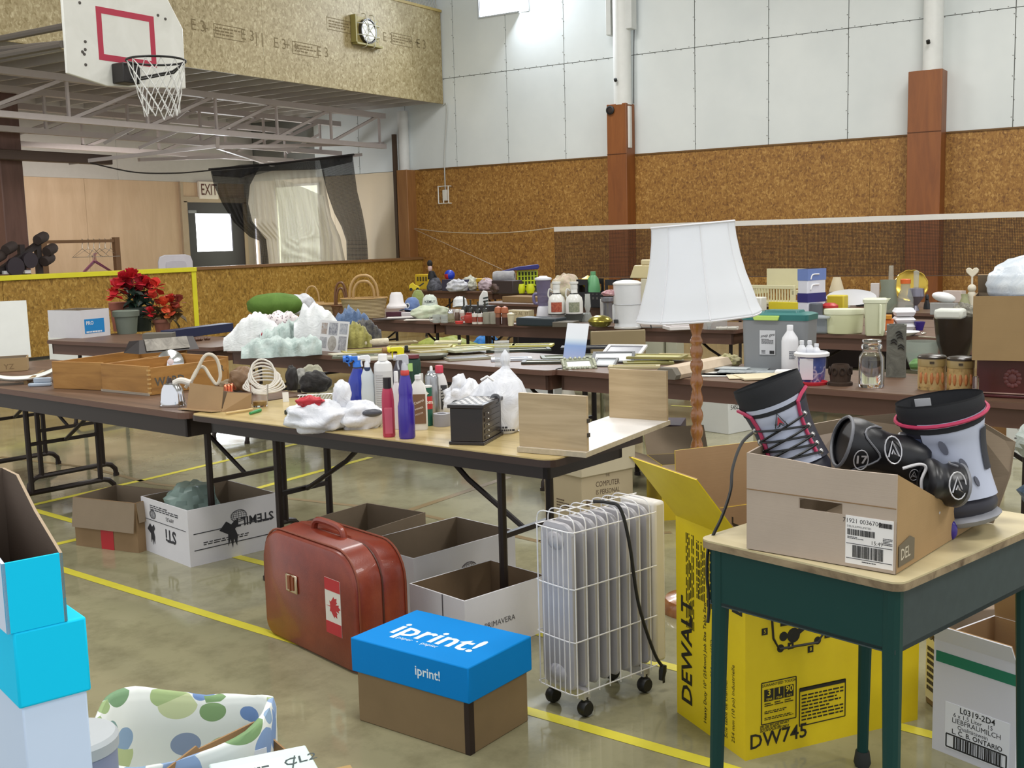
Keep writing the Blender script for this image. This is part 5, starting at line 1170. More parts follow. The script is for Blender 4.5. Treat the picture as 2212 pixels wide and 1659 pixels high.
# wooden shelf unit lying on its back
zb_ = ZT0+.001
a, b, c = at(1122, 973, zb_), at(1266, 989, zb_), at(1432, 914, zb_)
rz = atan2((b-a).y, (b-a).x)*.35+(atan2((c-b).y, (c-b).x)-pi/2)*.65; w_, d_ = (b-a).length*.97, (c-b).length*.97; a = b-Vector((cos(rz), sin(rz), 0))*w_
e = thing('shelf_unit', 'white board with two wood-grain uprights lying on the pale table end', 'shelf', a, rz)
OAK = wood([(.2, '#9a8665'), (.42, '#b09a77'), (.6, '#bea885'), (.85, '#cdb997')], 'x', 1.0, .5, 0, 16, 'grey_oak'); CHIP = flat('#b5a88f', .8, 0, .25, 60)
MB().bx(0, w_, 0, d_, 0, .018).build('chipboard', CHIP, e, smooth=0); MB().bx(.001, w_-.001, .012, d_-.001, .018, .0188).build('white_face', flat('#ece9e6', .35), e, smooth=0)
s_ = mpp(a); h1 = 116*s_
for y, hh_, x0_, x1_ in ((.012, 117*s_, .004, w_-.002), (d_-.03, 107*mpp(c), .02, w_-.003)):
    u_ = MB().bx(x0_, x1_, y, y+.016, .019, .019+hh_).build('upright', OAK, e, smooth=0); u_.rotation_euler = (0, 0, 0)
for z in (.07, .12): MB().bx(w_-.003, w_+.004, .014, .028, z, z+.014).build('hinge_plate', flat('#4c443a', .4, .6), e, smooth=0)
# ------------------------------------------------------------------ crates and oddments on the dark table
PINE = wood([(.25, '#7d5527'), (.5, '#a17336'), (.8, '#b98c4c')], 'x', 1.2, .6, 0, 9, 'pine_box')
def crate(label, near, leftp, rightp, h, txt):
    zt_ = ZT0+h; n_, l_, r2 = at(*near, zt_), at(*leftp, zt_), at(*rightp, zt_)
    v1, v2 = n_-l_, r2-n_; rz = (atan2(v1.y, v1.x)+atan2(v2.y, v2.x)-pi/2)/2; w, d = v1.length, v2.length
    e = thing('wooden_crate', label, 'crate', (l_.x, l_.y, ZT0+.001), rz, 'long wooden crates side by side'); t = .014
    MB().bx(0, w, 0, t, 0, h).build('front_board', PINE, e, bevel=.002); MB().bx(0, w, d-t, d, 0, h*1.02).build('back_board', PINE, e, bevel=.002)
    MB().bx(0, t, t, d-t, 0, h*.98).build('side_board', wood([(.25, '#7d5527'), (.5, '#a17336'), (.8, '#b98c4c')], 'y', 1.2, .6, 0, 9, 'pine_box'), e, bevel=.002)
    rt = MB().bx(w-t, w, t, d-t, 0, h*.94).build('side_board', wood([(.25, '#7d5527'), (.5, '#a17336'), (.8, '#b98c4c')], 'y', 1.2, .6, 0, 9, 'pine_box'), e, bevel=.002)
    MB().bx(t, w-t, t, d-t, 0, .01).build('bottom_board', PINE, e, smooth=0)
    if txt:
        m = MB(); m.text('WARD', .062, onface(w+.001, d*.25, h*.42, 'right'), 0, bold=.02); m.text('R', .05, onface(w+.001, d*.9, h*.6, 'right'), 0, bold=.02); m.build('stencil', flat('#57534a', .8), rt, smooth=0)
        m = MB()
        for k in range(6): m.bx(w-.0125, w+.001, -.0008, t, h*(.06+k*.155), h*(.12+k*.155))
        m.build('finger_joints', flat('#c09a5e', .6), e, smooth=0, kind='stuff')
        m = MB(); m.bx(-.004, w+.002, -.006, .0, .0, .012); m.build('tape_edge', film('#d8d2c4', .5), e, smooth=0)
    return e, w, d
k2, w2_, d2_ = crate('wooden crate with stencilled letters on its right side', (315, 793), (217, 785), (486, 771), .153, 1)
k1, w1_, d1_ = crate('plain wooden crate left of the stencilled one', (212, 785), (111, 781), (383, 757), .153, 0)
# dark trough lying across the crates
a, b = at(300, 764, .905), at(430, 752, .905); rz = atan2((b-a).y, (b-a).x); w_ = (b-a).length
e = thing('dark_trough', 'dark trough with a marbled grey side lying across the crates', 'trough', (a.x, a.y, ZT0+.161), rz)
MRB = wrinkle('#6f6a62', '#a39d92', 14, .5, .3)
MB().add([(0, 0, 0), (w_, 0, 0), (w_, .16, 0), (-.02, .16, 0), (.03, .05, .075), (w_*.98, .05, .075), (w_*.98, .12, .07), (.0, .12, .07)], [(3, 2, 1, 0), (0, 1, 5, 4), (4, 5, 6, 7), (1, 2, 6, 5), (2, 3, 7, 6), (3, 0, 4, 7)]).build('body', flat('#2a211d', .4), e, smooth=0)
MB().add([(.05, -.001+.005, .012), (w_*.85, .005, .012), (w_*.86, .052, .078), (.06, .052, .078), (.05, .0, .013), (w_*.85, .0, .013), (w_*.86, .046, .079), (.06, .046, .079)], [(0, 1, 2, 3), (7, 6, 5, 4), (0, 4, 5, 1), (1, 5, 6, 2), (2, 6, 7, 3), (3, 7, 4, 0)]).build('marbled_side', MRB, e, smooth=0)
p = at(366, 812, ZT0+.05); p = p+Vector((.02, .02, 0))
e = thing('pan_cover', 'round steel pan lid standing in the stencilled crate', 'lid', (p.x+.06, p.y+.06, ZT0+.013), face(p), None, (radians(75), 0))
MB().lathe([(0, .02), (.02, .018), (.055, .01), (.075, .004), (.078, 0), (.07, -.002), (0, .01)], 28, 0, T(0, .1, 0)).build('dish', CHROME, e); MB().lathe([(0, .045), (.018, .04), (.012, .02), (0, .02)], 14, 0, T(0, .1, 0)).build('knob', flat('#d8c9c9', .4), e)
p = at(366, 880, ZT0); s = mpp(p); 
e = thing('chrome_appliance', 'polished chrome hand appliance with a white handle by the crate', 'appliance', p, face(p, -25))
MB().lathe([(0, 0), (1, 0), (1.04, .04), (1.0, .12), (1.02, .18), (.97, .26), (.92, .5), (.82, .75), (.62, .93), (.3, 1), (0, 1.0)], 26, 0, T(0, 18*s, 0) @ Matrix.Diagonal((28*s, 20*s, 52*s, 1))).build('body', CHROME, e)
MB().tube(curve([(6*s, 18*s, 50*s), (22*s, 18*s, 56*s), (44*s, 18*s, 50*s)]), 7*s, 10).build('handle', flat('#dcd6cc', .4), e); MB().lathe([(0, 52*s), (6*s, 52*s), (4*s, 62*s), (0, 62*s)], 10, 0, T(-4*s, 18*s, 0)).build('knob', flat('#3a2c28', .4), e)
pr_ = Vector((p.x, p.y, ZT0)); k = lambda x, y, dd=.0: atd(x, y, pr_+Vector((cos(.58), sin(.58), 0))*dd)
m = MB(); m.tube(curve([k(400, 838, .05), k(420, 812, .06), k(440, 772, .06), k(456, 766, .07), k(470, 780, .09), k(476, 812, .1), k(468, 830, .1), k(455, 815, .1), k(440, 793, .1), k(425, 800, .1), k(412, 830, .1), k(418, 850, .08)], 8), .0085, 8); o = m.build('white_cable', flat('#cfc6b4', .5)); tag(o, 'thick white cord looping up beside the stencilled crate', 'cord')
# folded brown card box
a, b, c = at(404, 884, ZT0), at(478, 890, ZT0), at(532, 888, ZT0); s = mpp(a); rz = atan2((b-a).y, (b-a).x); w_ = (b-a).length
e = thing('card_box', 'small open brown card box with its front flap lying on the table', 'box', (a.x, a.y, ZT0), rz)
sheet([(0, 0, .0), (w_, 0, 0), (w_*1.02, .02, 52*s), (w_*.05, .02, 56*s)][::-1], 'front_panel', [CARD, CARD], e, .003); sheet([(-.02, -.04, .004), (w_*.9, -.04, .004), (w_, 0, .003), (0, 0, .003)][::-1], 'flap', [board('#b59b73'), CARD], e, .003)
sheet([(w_, 0, 0), (w_+.07, .12, 0), (w_+.08, .12, 34*s), (w_*1.02, .04, 40*s)][::-1], 'side_panel', [board('#8e6c42'), CARD], e, .003); sheet([(w_+.07, .12, 0), (.0, .12, 0), (0, .12, 36*s), (w_+.08, .12, 34*s)][::-1], 'back_panel', [CARDIN, CARD], e, .003)
o = MB().tube([at(488, 893, ZT0+.008), at(545, 884, ZT0+.008)], .006, 8).build('wooden_stick', flat('#c9ae78', .6)); tag(o, 'pale wooden stick in front of the card box', 'stick')
a = at(498, 872, ZT0); m = MB(); [m.tube(curve([a+Vector((.02*i, .03, .05)), a+Vector((.02*i+.02, .05, .085)), a+Vector((.02*i+.05, .06, .06))]), .008, 8) for i in range(3)]; o = m.build('copper_pipes', flat('#b5674a', .25, .8)); tag(o, 'bent copper pieces inside the card box', 'pipe')
heap('leather_pouch', 'brown leather pouch with a pink flap behind the card box', 'pouch', (528, 846), 64, 52, wrinkle('#6d5238', '#8a6a49', 8), 21)
heap('brown_roll', 'long brown padded roll beside the leather pouch', 'roll', (500, 846), 50, 26, wrinkle('#7c6a4e', '#927d5c', 8), 22)
a = at(572, 868, ZT0); s = mpp(a); m = MB(); CC = flat('#d9d4ca', .45)
rg = random.Random(3)
for k_ in range(7):
    rr_ = (42-3*k_)*s; ph = rg.uniform(-.2, .2); lift = (22+5*k_)*s
    m.tube([(rr_*cos(t_)*1.05+rg.uniform(-1, 1)*s, rr_*sin(t_)*.45+30*s, lift*(1+.55*sin(t_+ph))+8*s) for t_ in [j*2*pi/26 for j in range(26)]], .0048, 6, 0, True)
o = m.build('cable_coil', CC, None, a, face(a)); tag(o, 'coil of white cable standing in loops on the table joint', 'cable')
e, s, r_, H = turned('glass_jar', 'clear glass jar with coloured bits in its base before the cable coil', 'jar', (562, 880), 40, 46, [('body', [(0, 0), (.8, 0), (.85, .1), (1, 1), (.95, 1), (.8, .12), (0, .06)], glass()), ('contents', [(0, .07), (.72, .08), (.76, .25), (0, .27)], flat('#a5803a', .5, 0, .5, 90))])
o = MB().bx(-.015, .015, 0, .003, 0, .048).build('white_card', flat('#e6e5e0', .5), None, at(618, 868, ZT0), face(at(618, 868, ZT0), 10), smooth=0); tag(o, 'small white card standing beside the cable coil', 'card'); o.rotation_euler.x = -.15
m = MB().tube([at(540, 893, ZT0+.007), at(562, 886, ZT0+.007)], [.006, .009], 10); o = m.build('green_tube', flat('#2f8a4a', .4)); tag(o, 'small green capped tube lying on the pale table', 'tube')
g2 = 'caps and shoes heaped at the back of the pale table'
heap('grey_hat', 'grey cap behind the white wire rack', 'cap', (650, 842), 46, 44, cloth('#8f8d88', '#a6a49c', 20), 31, g2)
heap('black_hat', 'black furry hat in front of the pale cap', 'hat', (682, 850), 66, 48, cloth('#191717', '#2a2624', 40), 32, g2)
heap('pale_hat', 'pale checked cap on the black furry hat', 'cap', (678, 840), 50, 52, cloth('#9d9a85', '#b3b09b', 24), 33, g2)
heap('dark_shoe', 'small dark shoe left of the pale cap', 'shoe', (632, 845), 26, 56, flat('#2a2624', .5), 34, g2)
a = at(645, 893, ZT0); s = mpp(a); m = MB()
for i in range(11): m.tube(curve([(i*6*s, 0, 3*s), (i*6.5*s, 16*s, 24*s), (i*7*s+6*s, 40*s, 34*s)], 4), .0018, 5)
m.tube([(0, 0, 3*s), (66*s, 0, 3*s)], .0025, 5); m.tube([(0, 40*s, 34*s), (80*s, 40*s, 34*s)], .0025, 5); o = m.build('wire_rack', flat('#c9c8c4', .3, .3), None, a, face(a)); tag(o, 'white wire rack lying behind the plastic bag', 'rack')
o = MB().bx(-.05, .05, -.012, .012, 0, .02).build('dark_brush', flat('#33382f', .6), None, at(638, 895, ZT0), face(a, -25), bevel=.004); tag(o, 'dark green brush head left of the plastic bag', 'brush')
o = MB().prism([(0, -.02), (.03, -.022), (.1, -.018), (.13, 0), (.1, .018), (.03, .022), (0, .02)], 0, .02).prism([(.0, -.012), (.07, -.012), (.1, 0), (.07, .012), (0, .012)], .02, .05).build('steam_iron', flat('#a9b6c4', .35), None, at(112, 833, ZT0), face(at(90, 830, ZT0), 170), bevel=.006); tag(o, 'pale blue iron lying left of the crates', 'iron')
m = MB().bar(at(35, 822, ZT0+.006), at(62, 818, ZT0+.006), .03, .012).bar(at(55, 826, ZT0+.01), at(95, 803, ZT0+.04), .02, .02); o = m.build('broken_wood', flat('#8a6f4a', .7)); tag(o, 'scraps of wood at the far left of the dark table', 'wood')
# ------------------------------------------------------------------ table at the left and against the half wall
a = at(0, 770, .745); b = at(42, 765, .745)
o = MB().bx(-.22, .1, 0, .02, 0, .42).build('white_board', flat('#dfe0da', .5), None, at(20, 778, .745)+Vector((.12, .1, 0)), face(a, 0), smooth=0); o.rotation_euler.x = -.2; tag(o, 'white board leaning up at the left frame edge', 'board')
a, b = at(-40, 806, .742), at(60, 800, .742); rz = atan2((b-a).y, (b-a).x)
e = carton('low_carton', 'low open carton on the small table at the left frame edge', a, rz, (b-a).length, .2, .085, board('#a58c66'), z=.742)
m = MB(); m.text('YZ', .05, onface((b-a).length*.6, -.001, .03, 'front'), 0); m.build('print', flat('#7d6444', .7), e, smooth=0)
a = at(20, 832, .742); o = MB().grid(lambda u, v: ((u-.5)*.42, (v-.5)*.16, .012+.06*(2*abs(u-.5))**2.5+.02*(2*abs(v-.5))**2), 20, 8).build('white_tray', flat('#e3e5dc', .4), None, a+Vector((.1, .02, 0)), face(a, 0), smooth=80, solid=.004); tag(o, 'shallow white curved tray on the small table', 'tray')
a, b, c = at(177, 731, ZT0), at(103, 730, ZT0), at(242, 724, ZT0); s = mpp(a); rz = (atan2((c-a).y, (c-a).x)+atan2((b-a).y, (b-a).x)-pi/2)/2
e = carton('white_carton', 'white carton with a blue label beside the flower pots', (a.x, a.y), rz, (c-a).length, (b-a).length, 60*s, WCARD, z=ZT0)
lb = MB().bx((c-a).length*.12, (c-a).length*.8, -.0015, 0, 9*s, 40*s).build('blue_label', flat('#1f86c9', .5), e, smooth=0)
m = MB(); m.text('PRO', 11*s, onface((c-a).length*.3, -.0022, 31*s, 'front'), 0, bold=.02); lines(m, onface((c-a).length*.44, -.0022, 12*s, 'front'), (c-a).length*.55, 4*s, 1, 0, 2, .8); m.build('lettering', WHITE, lb, smooth=0)
POT = [(0, 0), (.72, 0), (.88, .74), (1, .75), (1.02, .98), (.95, 1), (.82, .95), (.66, .08), (0, .06)]
turned('flower_pot', 'grey plastic flower pot in front of the red flowers', 'pot', (275, 722), 56, 50, [('b', POT, flat('#6c7468', .6))])
turned('flower_pot', 'terracotta pot behind the grey plastic pot', 'pot', (262, 716), 44, 62, [('b', POT, flat('#8b4f3d', .7))])
def bouquet(label, base, blooms, bc, leafbox, lc, vase, seed, w=20, bk=1.55):
    p = at(*base, ZT0); s = mpp(p); e = thing('potted_flowers', label, 'flowers', p, face(p)); rg = random.Random(seed)
    MB().lathe([(a*vase[0]*s, b*vase[1]*s) for a, b in POT], 16, 0, T(0, 14*s, 0)).build('pot', flat(vase[2], .5), e)
    m = MB()
    for k in range(leafbox[4]):
        x, z = rg.uniform(leafbox[0], leafbox[1])*s, rg.uniform(leafbox[2], leafbox[3])*s; y = (14+rg.uniform(-14, 14))*s; L_ = rg.uniform(18, 30)*s
        X = T(x, y, z) @ R(rg.uniform(0, 6.28)) @ R(rg.uniform(-.9, .9), 'X') @ R(rg.uniform(-.6, .6), 'Y')
        m.add([(0, 0, 0), (L_*.28, L_*.3, .15*L_), (L_*.2, L_*.75, .12*L_), (0, L_, -.1*L_), (-L_*.2, L_*.75, .12*L_), (-L_*.28, L_*.3, .15*L_), (0, L_*.5, 0)], [(0, 1, 6), (1, 2, 6), (2, 3, 6), (3, 4, 6), (4, 5, 6), (5, 0, 6)], 0, X)
    m.build('leaves', flat(lc, .5, 0, .3, 20), e, kind='stuff')
    for (x, z, r_, c) in blooms:
        m = MB(); y = (10+rg.uniform(-8, 10))*s; X0 = T(x*s, y, z*s)
        for j in range(16):
            X = X0 @ R(rg.uniform(0, 6.28)) @ R(rg.uniform(-1.4, 1.4), 'X'); q = r_*s*bk
            m.add([(0, 0, q*.1), (q*.45, q*.4, q*.5), (q*.25, q*.8, q*.8), (-q*.25, q*.8, q*.7), (-q*.45, q*.4, q*.5)], [(0, 1, 2, 3, 4)], 0, X)
        m.build('blossom', flat(c, .6, 0, .25, 30), e)
        MB().tube(curve([(0, 14*s, vase[1]*s*.8), (x*s*.5, 14*s, (vase[1]+z)*s*.5), (x*s, y, z*s)], 3), .003, 4).build('stem', flat(lc, .6), e)
    return e
R1, R2, R3 = '#c0202a', '#b0182a', '#cc3326'
bouquet('tall red flowers with dark leaves in a dark pot', (304, 716), [(-42, 92, 15, R1), (-28, 108, 14, R2), (-12, 112, 15, R1), (2, 100, 15, R2), (16, 96, 14, R1), (-18, 90, 15, R2), (24, 86, 12, R1), (-48, 78, 12, R3), (6, 86, 13, R2)], R1, (-22, 26, 20, 82, 90), '#23382c', (30, 52, '#1f2a22'), 4)
bouquet('orange-red flowers in a glazed pot right of the tall red ones', (352, 718), [(-8, 95, 14, R3), (-14, 72, 12, '#c8402c'), (4, 55, 13, '#d2522e'), (20, 60, 13, '#c23a28'), (30, 45, 12, '#b8472c'), (-24, 40, 10, R1), (36, 62, 11, '#7f2f22'), (14, 38, 12, '#cf6a32')], R3, (-18, 34, 22, 50, 30), '#5d4a2c', (20, 28, '#7a4a3a'), 5)
a, b = at(372, 734, ZT0), at(505, 716, ZT0); rz = atan2((b-a).y, (b-a).x)
o = MB().bx(0, (b-a).length, 0, .12, 0, 20*mpp(a)).build('long_box', flat('#232a4a', .45), None, a, rz, bevel=.003); tag(o, 'long narrow navy box pointing at the white towels', 'box')
a, b = at(308, 738, ZT0), at(372, 736, ZT0); o = MB().bx(0, (b-a).length, 0, .14, 0, 17*mpp(a)).build('grey_slab', flat('#6a665c', .6), None, a, atan2((b-a).y, (b-a).x), bevel=.004); tag(o, 'flat grey case left of the long navy box', 'case')
a = at(435, 736, ZT0); m = MB(); [m.ball((rg.uniform(-.07, .07), rg.uniform(-.03, .03), .012), rg.uniform(.01, .016), 8, 6) for _ in range(14)]; o = m.build('brown_beads', flat('#5b3d2b', .5), None, a, face(a)); tag(o, 'string of brown beads in front of the long navy box', 'beads')
o = MB().lathe([(0, 0), (.03, 0), (.035, .035), (0, .035)], 16).build('tape_reel', flat('#2b2d25', .5), None, at(405, 742, ZT0), 0); tag(o, 'dark reel in front of the long navy box', 'reel')
q = at(150, 800, 0)
o = MB().bx(-.3, .3, 0, .02, 0, .5).build('leaning_sheet', flat('#d3d3cc', .6), None, q+Vector((.3, .3, 0)), face(q), smooth=0); o.rotation_euler.x = -.35; tag(o, 'white sheet leaning on the floor under the flower table', 'board')
# ------------------------------------------------------------------ clothes on the middle table
g = 'clothes and linen heaped on the middle table'
TOWEL, MINT, DENIM = cloth('#d9dcdc', '#eceeee', 8), cloth('#a9bab5', '#c6d2cd', 16), cloth('#4a5f80', '#6b82a4', 12)
def drape(name, label, pts, base, hpx, mat, seed, dep, folds=5, fa=.12, group=g, z=ZT0, lift=0):
    """soft folded cloth: pts = outline heights over its width (0..1 -> 0..1)"""
    p = at(*base, z); s = mpp(p); w = pts[-1][0]*s; H = hpx*s
    def top(u):
        x = u*pts[-1][0]
        for (a, b), (c, d) in zip(pts, pts[1:]):
            if a <= x <= c: return b+(d-b)*(x-a)/max(1e-6, c-a)
        return pts[-1][1]
    def fn(u, v):
        a = 2*pi*v; hh = max(.06, top(u))*H; r_ = noise.noise(Vector((u*folds, cos(a)*1.4+seed, sin(a)*1.4)))
        y = dep*(.5-.5*cos(a)*(1+fa*r_)); y = dep/2-cos(a)*dep/2*(1+fa*r_*2)*(.55+.45*sin(pi*min(max(u, .04), .96)))
        y += dep*.07*sin(u*folds*7+seed+2*cos(a))*max(0, sin(a)); hh *= 1+.2*noise.noise(Vector((u*folds*2.4, cos(a)*2.2, seed)))
        zz = max(0, sin(a))**.7*hh*(1+fa*r_*.8+.02*sin(u*folds*5+3*cos(a)+seed)) if sin(a) > 0 else 0
        return ((u-.5)*w*(1+.03*r_), y, zz+lift)
    m = MB(); m.grid(fn, 36, 26, 0)
    e = m.build(name, mat, None, (p.x, p.y, z+.001), face(p), smooth=80); 
    e.location = p+Vector((p.x, p.y, 0)).normalized()*0+Vector((0, 0, .001)); tag(e, label, 'clothes' if name != 'towel' else 'towel', group); return e, s
PAT = NT('printed_cloth'); v_ = PAT.coord(); vo_ = PAT.n('ShaderNodeTexVoronoi'); vo_.inputs['Scale'].default_value = 45; PAT.l(v_, vo_.inputs['Vector']); PAT.col(PAT.ramp(vo_.outputs['Distance'], [(0, '#6a5a60'), (.22, '#8d7f84'), (.3, '#ddd5d5'), (1, '#e6dfdf')])); PAT = PAT.set(rough=.9)
drape('towel', 'big white towel heaped at the left end of the clothes', [(0, .35), (20, .55), (62, 1), (85, .95), (105, .7), (150, .3)], (560, 757), 80, TOWEL, 1, .3)
drape('mint_shirt', 'pale mint shirt folded at the front of the heap', [(0, .5), (25, .85), (60, .95), (110, .8), (150, .9), (172, .6)], (610, 772), 42, MINT, 4, .24, 9, .3)
drape('mint_shirt', 'crumpled mint cloth between the towel and the white folded sheet', [(0, .6), (40, .9), (80, 1), (130, .9)], (628, 757), 60, MINT, 7, .2, 8, .25)
drape('printed_cloth', 'white printed cloth with a red hem on top of the mint shirt', [(0, .4), (30, .8), (60, 1), (100, .85), (122, .4)], (600, 740), 42, PAT, 5, .2, 6, .25, lift=.085)
p = at(596, 757, ZT0); s = mpp(p); o = MB().tube(curve([(-28*s, .04, 36*s), (-10*s, .02, 30*s), (12*s, .02, 30*s), (34*s, .03, 34*s), (48*s, .05, 42*s)]), .014, 8).build('red_hem', flat('#b12a3c', .8), None, p, face(p)); tag(o, 'rolled red hem under the white printed cloth', 'clothes', g)
drape('folded_sheet', 'white folded sheet standing highest behind the photo card', [(0, .6), (18, .95), (30, 1), (60, .95), (85, .7), (105, .5)], (690, 757), 98, TOWEL, 9, .26, 3, .1)
drape('denim_trousers', 'crumpled blue denim right of the white folded sheet', [(0, .5), (25, .8), (45, 1), (70, .85), (95, .4)], (760, 738), 72, DENIM, 12, .25, 6, .25)
drape('dark_striped_cloth', 'dark striped cloth below the blue denim', [(0, .6), (35, 1), (60, .9), (80, .5)], (785, 744), 50, cloth('#35343a', '#5d5a52', 18), 14, .2, 7, .2)
drape('olive_cloth', 'olive and yellow cloth between the photo card and the cream roll', [(0, .8), (25, 1), (50, .8), (64, .4)], (772, 752), 52, cloth('#7f7a3a', '#b0aa62', 10), 16, .16, 5, .2)
p0, p1 = at(775, 742, ZT0+.03), at(838, 738, ZT0+.03); o = MB().tube([p0, p1], .028, 14).build('cream_roll', cloth('#c4baa0', '#d6cdb5', 10)); tag(o, 'rolled cream cloth at the right end of the clothes heap', 'clothes', g)
# photo card
a, b = at(686, 757, ZT0), at(748, 763, ZT0); rz = atan2((b-a).y, (b-a).x); w_ = (b-a).length; h_ = 66*mpp(a)
e = thing('photo_card', 'white card with six photographs standing before the white sheet', 'card', (a.x, a.y, ZT0), rz, None, (radians(-10), 0))
MB().bx(0, w_, 0, .004, 0, h_).build('card', flat('#d9d8d8', .5), e, smooth=0)
for i, (x, z, w2, h2, c) in enumerate(((.17, .74, .2, .36, '#8a6a4a'), (.48, .74, .3, .4, '#595a66'), (.83, .76, .26, .34, '#7f8490'), (.17, .28, .24, .36, '#8e8f92'), (.83, .3, .26, .44, '#6f6c74'))):
    MB().bx(w_*(x-w2/2), w_*(x+w2/2), -.0012, 0, h_*(z-h2/2), h_*(z+h2/2)).build('photograph', wrinkle(c, '#b9b9bb', 30, .4, 0), e, smooth=0)
MB().lathe([(0, 0), (w_*.15, 0), (w_*.15, .0012), (0, .0012)], 20, 0, T(w_*.48, 0, h_*.27) @ R(pi/2, 'X')).build('photograph', wrinkle('#8f887e', '#b5b0a8', 30, .4, 0), e, smooth=0)
o = MB().bx(-.07, .1, -.06, .06, 0, .008).build('cream_card', flat('#c8c3ae', .6), None, at(735, 766, ZT0), face(a, 20), smooth=0); tag(o, 'flat cream card lying in front of the photo card', 'card')
# ------------------------------------------------------------------ picture frames lying flat
g = 'picture frames lying on the middle table'
def pframe(label, px, w, d, deg, fm, im, z=0, bw=.025, tx=0, ty=0, hz=.014):
    p = at(*px, ZT0+z); e = thing('picture_frame', label, 'picture frame', (p.x, p.y, ZT0+z+.001), face(p, deg), g, (radians(tx), radians(ty)))
    fmat = flat(fm, .45)
    for x0, x1, y0, y1 in ((-w/2, w/2, -d/2, -d/2+bw), (-w/2, w/2, d/2-bw, d/2), (-w/2, -w/2+bw, -d/2+bw, d/2-bw), (w/2-bw, w/2, -d/2+bw, d/2-bw)):
        MB().bx(x0, x1, y0, y1, 0, hz).build('frame_bar', fmat, e, smooth=0)
    MB().bx(-w/2+bw, w/2-bw, -d/2+bw, d/2-bw, .002, hz*.6).build('picture', flat(im, .25, 0, .12, 12), e, smooth=0)
FRS = [
 ('long tan frame with a pale mat behind the cream roll', (830, 744), .5, .16, 6, '#8d7c52', '#b8b190', .0),
 ('olive frame leaning over the long tan frame', (905, 752), .46, .2, -8, '#a59a52', '#c9c3a0', .02),
 ('thin yellow frame left of the yellow spray trigger', (800, 760), .4, .18, 10, '#b3a75a', '#9b9a88', .0),
 ('green-grey frame at the front edge left of the yellow trigger', (768, 772), .3, .14, -6, '#6f7260', '#9aa091', .0),
 ('white mounted picture at the table front beside the photo card', (815, 776), .3, .14, 14, '#c4bfae', '#d9d6cc', .015),
 ('cream box frame behind the grey dish', (968, 741), .2, .16, -4, '#c9c29a', '#d4cfae', .0),
 ('tan frame holding a pale print behind the grey board', (950, 760), .36, .2, 22, '#a3955c', '#b5b29e', .015),
 ('yellow edged frame in the middle of the table', (1045, 750), .46, .18, -3, '#c5bb5c', '#5d5a4a', .0),
 ('pale green frame crossing the yellow edged one', (1010, 757), .3, .2, 28, '#adb091', '#bcbfae', .02),
 ('dark green frame with a yellow slip left of the acrylic stand', (1120, 758), .44, .16, 4, '#33382c', '#8f8b58', .0),
 ('second yellow edged frame right of the acrylic stand', (1150, 748), .3, .16, -8, '#b9b056', '#59573f', .0),
 ('white mat picture in front of the acrylic stand', (1105, 778), .26, .14, 2, '#b9bcc4', '#dfe2ea', .0),
 ('dark framed pale picture at the front edge below the acrylic stand', (1180, 784), .3, .14, -4, '#3c3a30', '#c9c6ab', .0),
 ('grey-green frame under the leaning sky picture', (1230, 774), .36, .2, 6, '#5f6350', '#8c8f7c', .0),
 ('black frame behind the leaning sky picture', (1290, 752), .5, .16, -2, '#25252a', '#4c4a44', .0),
 ('gold edged mirror frame right of the grey frames', (1420, 773), .34, .2, -14, '#8b824c', '#d4d29a', .02),
 ('tan frame at the back right of the gold edged mirror', (1462, 772), .28, .18, -18, '#b3a06a', '#8b7c4c', .0),
 ('thin cream frame at the front right of the frames', (1370, 795), .3, .1, -3, '#b9ae86', '#cfc89c', .0),
 ('olive slatted frame behind the thin cream frame', (1400, 786), .3, .14, 4, '#77733e', '#a39c5a', .0),
]
for q in FRS: pframe(*q)
pframe('grey board with a thin cream edge lying at the front of the table', (1010, 775), .3, .2, 16, '#a6a08a', '#7d8088', .0, .008)
pframe('white edged frame leaning at the back of the grey frames', (1348, 760), .26, .2, -16, '#d9d8d6', '#6c6e78', .03, .02, 14)
pframe('grey double frame holding a pale print', (1325, 775), .26, .17, -4, '#55575a', '#cfd2d4', .02, .018, 16)
pframe('small grey frame tilted right of the ornate frame', (1308, 786), .14, .12, -14, '#6d6f70', '#b9bec2', .012, .014, 18)
e_ = at(1245, 790, ZT0); pframe('ornate silver frame with a scalloped border', (1250, 790), .2, .14, 8, '#8f937f', '#e6e6e8', .012, .03, 20)
o = [x for x in bpy.data.objects if x.get('label') == 'ornate silver frame with a scalloped border'][0]
m = MB()
for k in range(22):
    t_ = k/22*2*pi; x, y = sqr(t_, .1, .07, 8); m.ball((x*.93, y*.9, .016), .011, 8, 5)
m.build('scalloped_border', flat('#a8ab98', .35, .4), o, smooth=60, kind='stuff')
# leaning sky picture and acrylic stand
SKY = NT('sky_print'); tc = SKY.n('ShaderNodeTexCoord'); sz = SKY.n('ShaderNodeSeparateXYZ'); SKY.l(tc.outputs['Generated'], sz.inputs[0]); SKY.col(SKY.ramp(sz.outputs[2], [(0, '#b6bfe0'), (.2, '#9fb0dc'), (.42, '#8fabdd'), (.52, '#c9dcf0'), (.62, '#eef4fb'), (1, '#f4f6fb')])); SKY = SKY.set(rough=.2)
a, b = at(1217, 782, ZT0), at(1263, 785, ZT0); s = mpp(a); o = MB().bx(0, (b-a).length, 0, .005, 0, 84*s).build('sky_picture', SKY, None, a+Vector((.04, .03, 0)), atan2((b-a).y, (b-a).x), smooth=0); o.rotation_euler.x = radians(-14); tag(o, 'upright glossy picture of a pale blue sky among the frames', 'picture')
a = at(1085, 790, ZT0); s = mpp(a); ACR = film('#d8dcdc', .3, .1)
e = thing('acrylic_stand', 'clear acrylic display stand among the picture frames', 'stand', a, face(a))
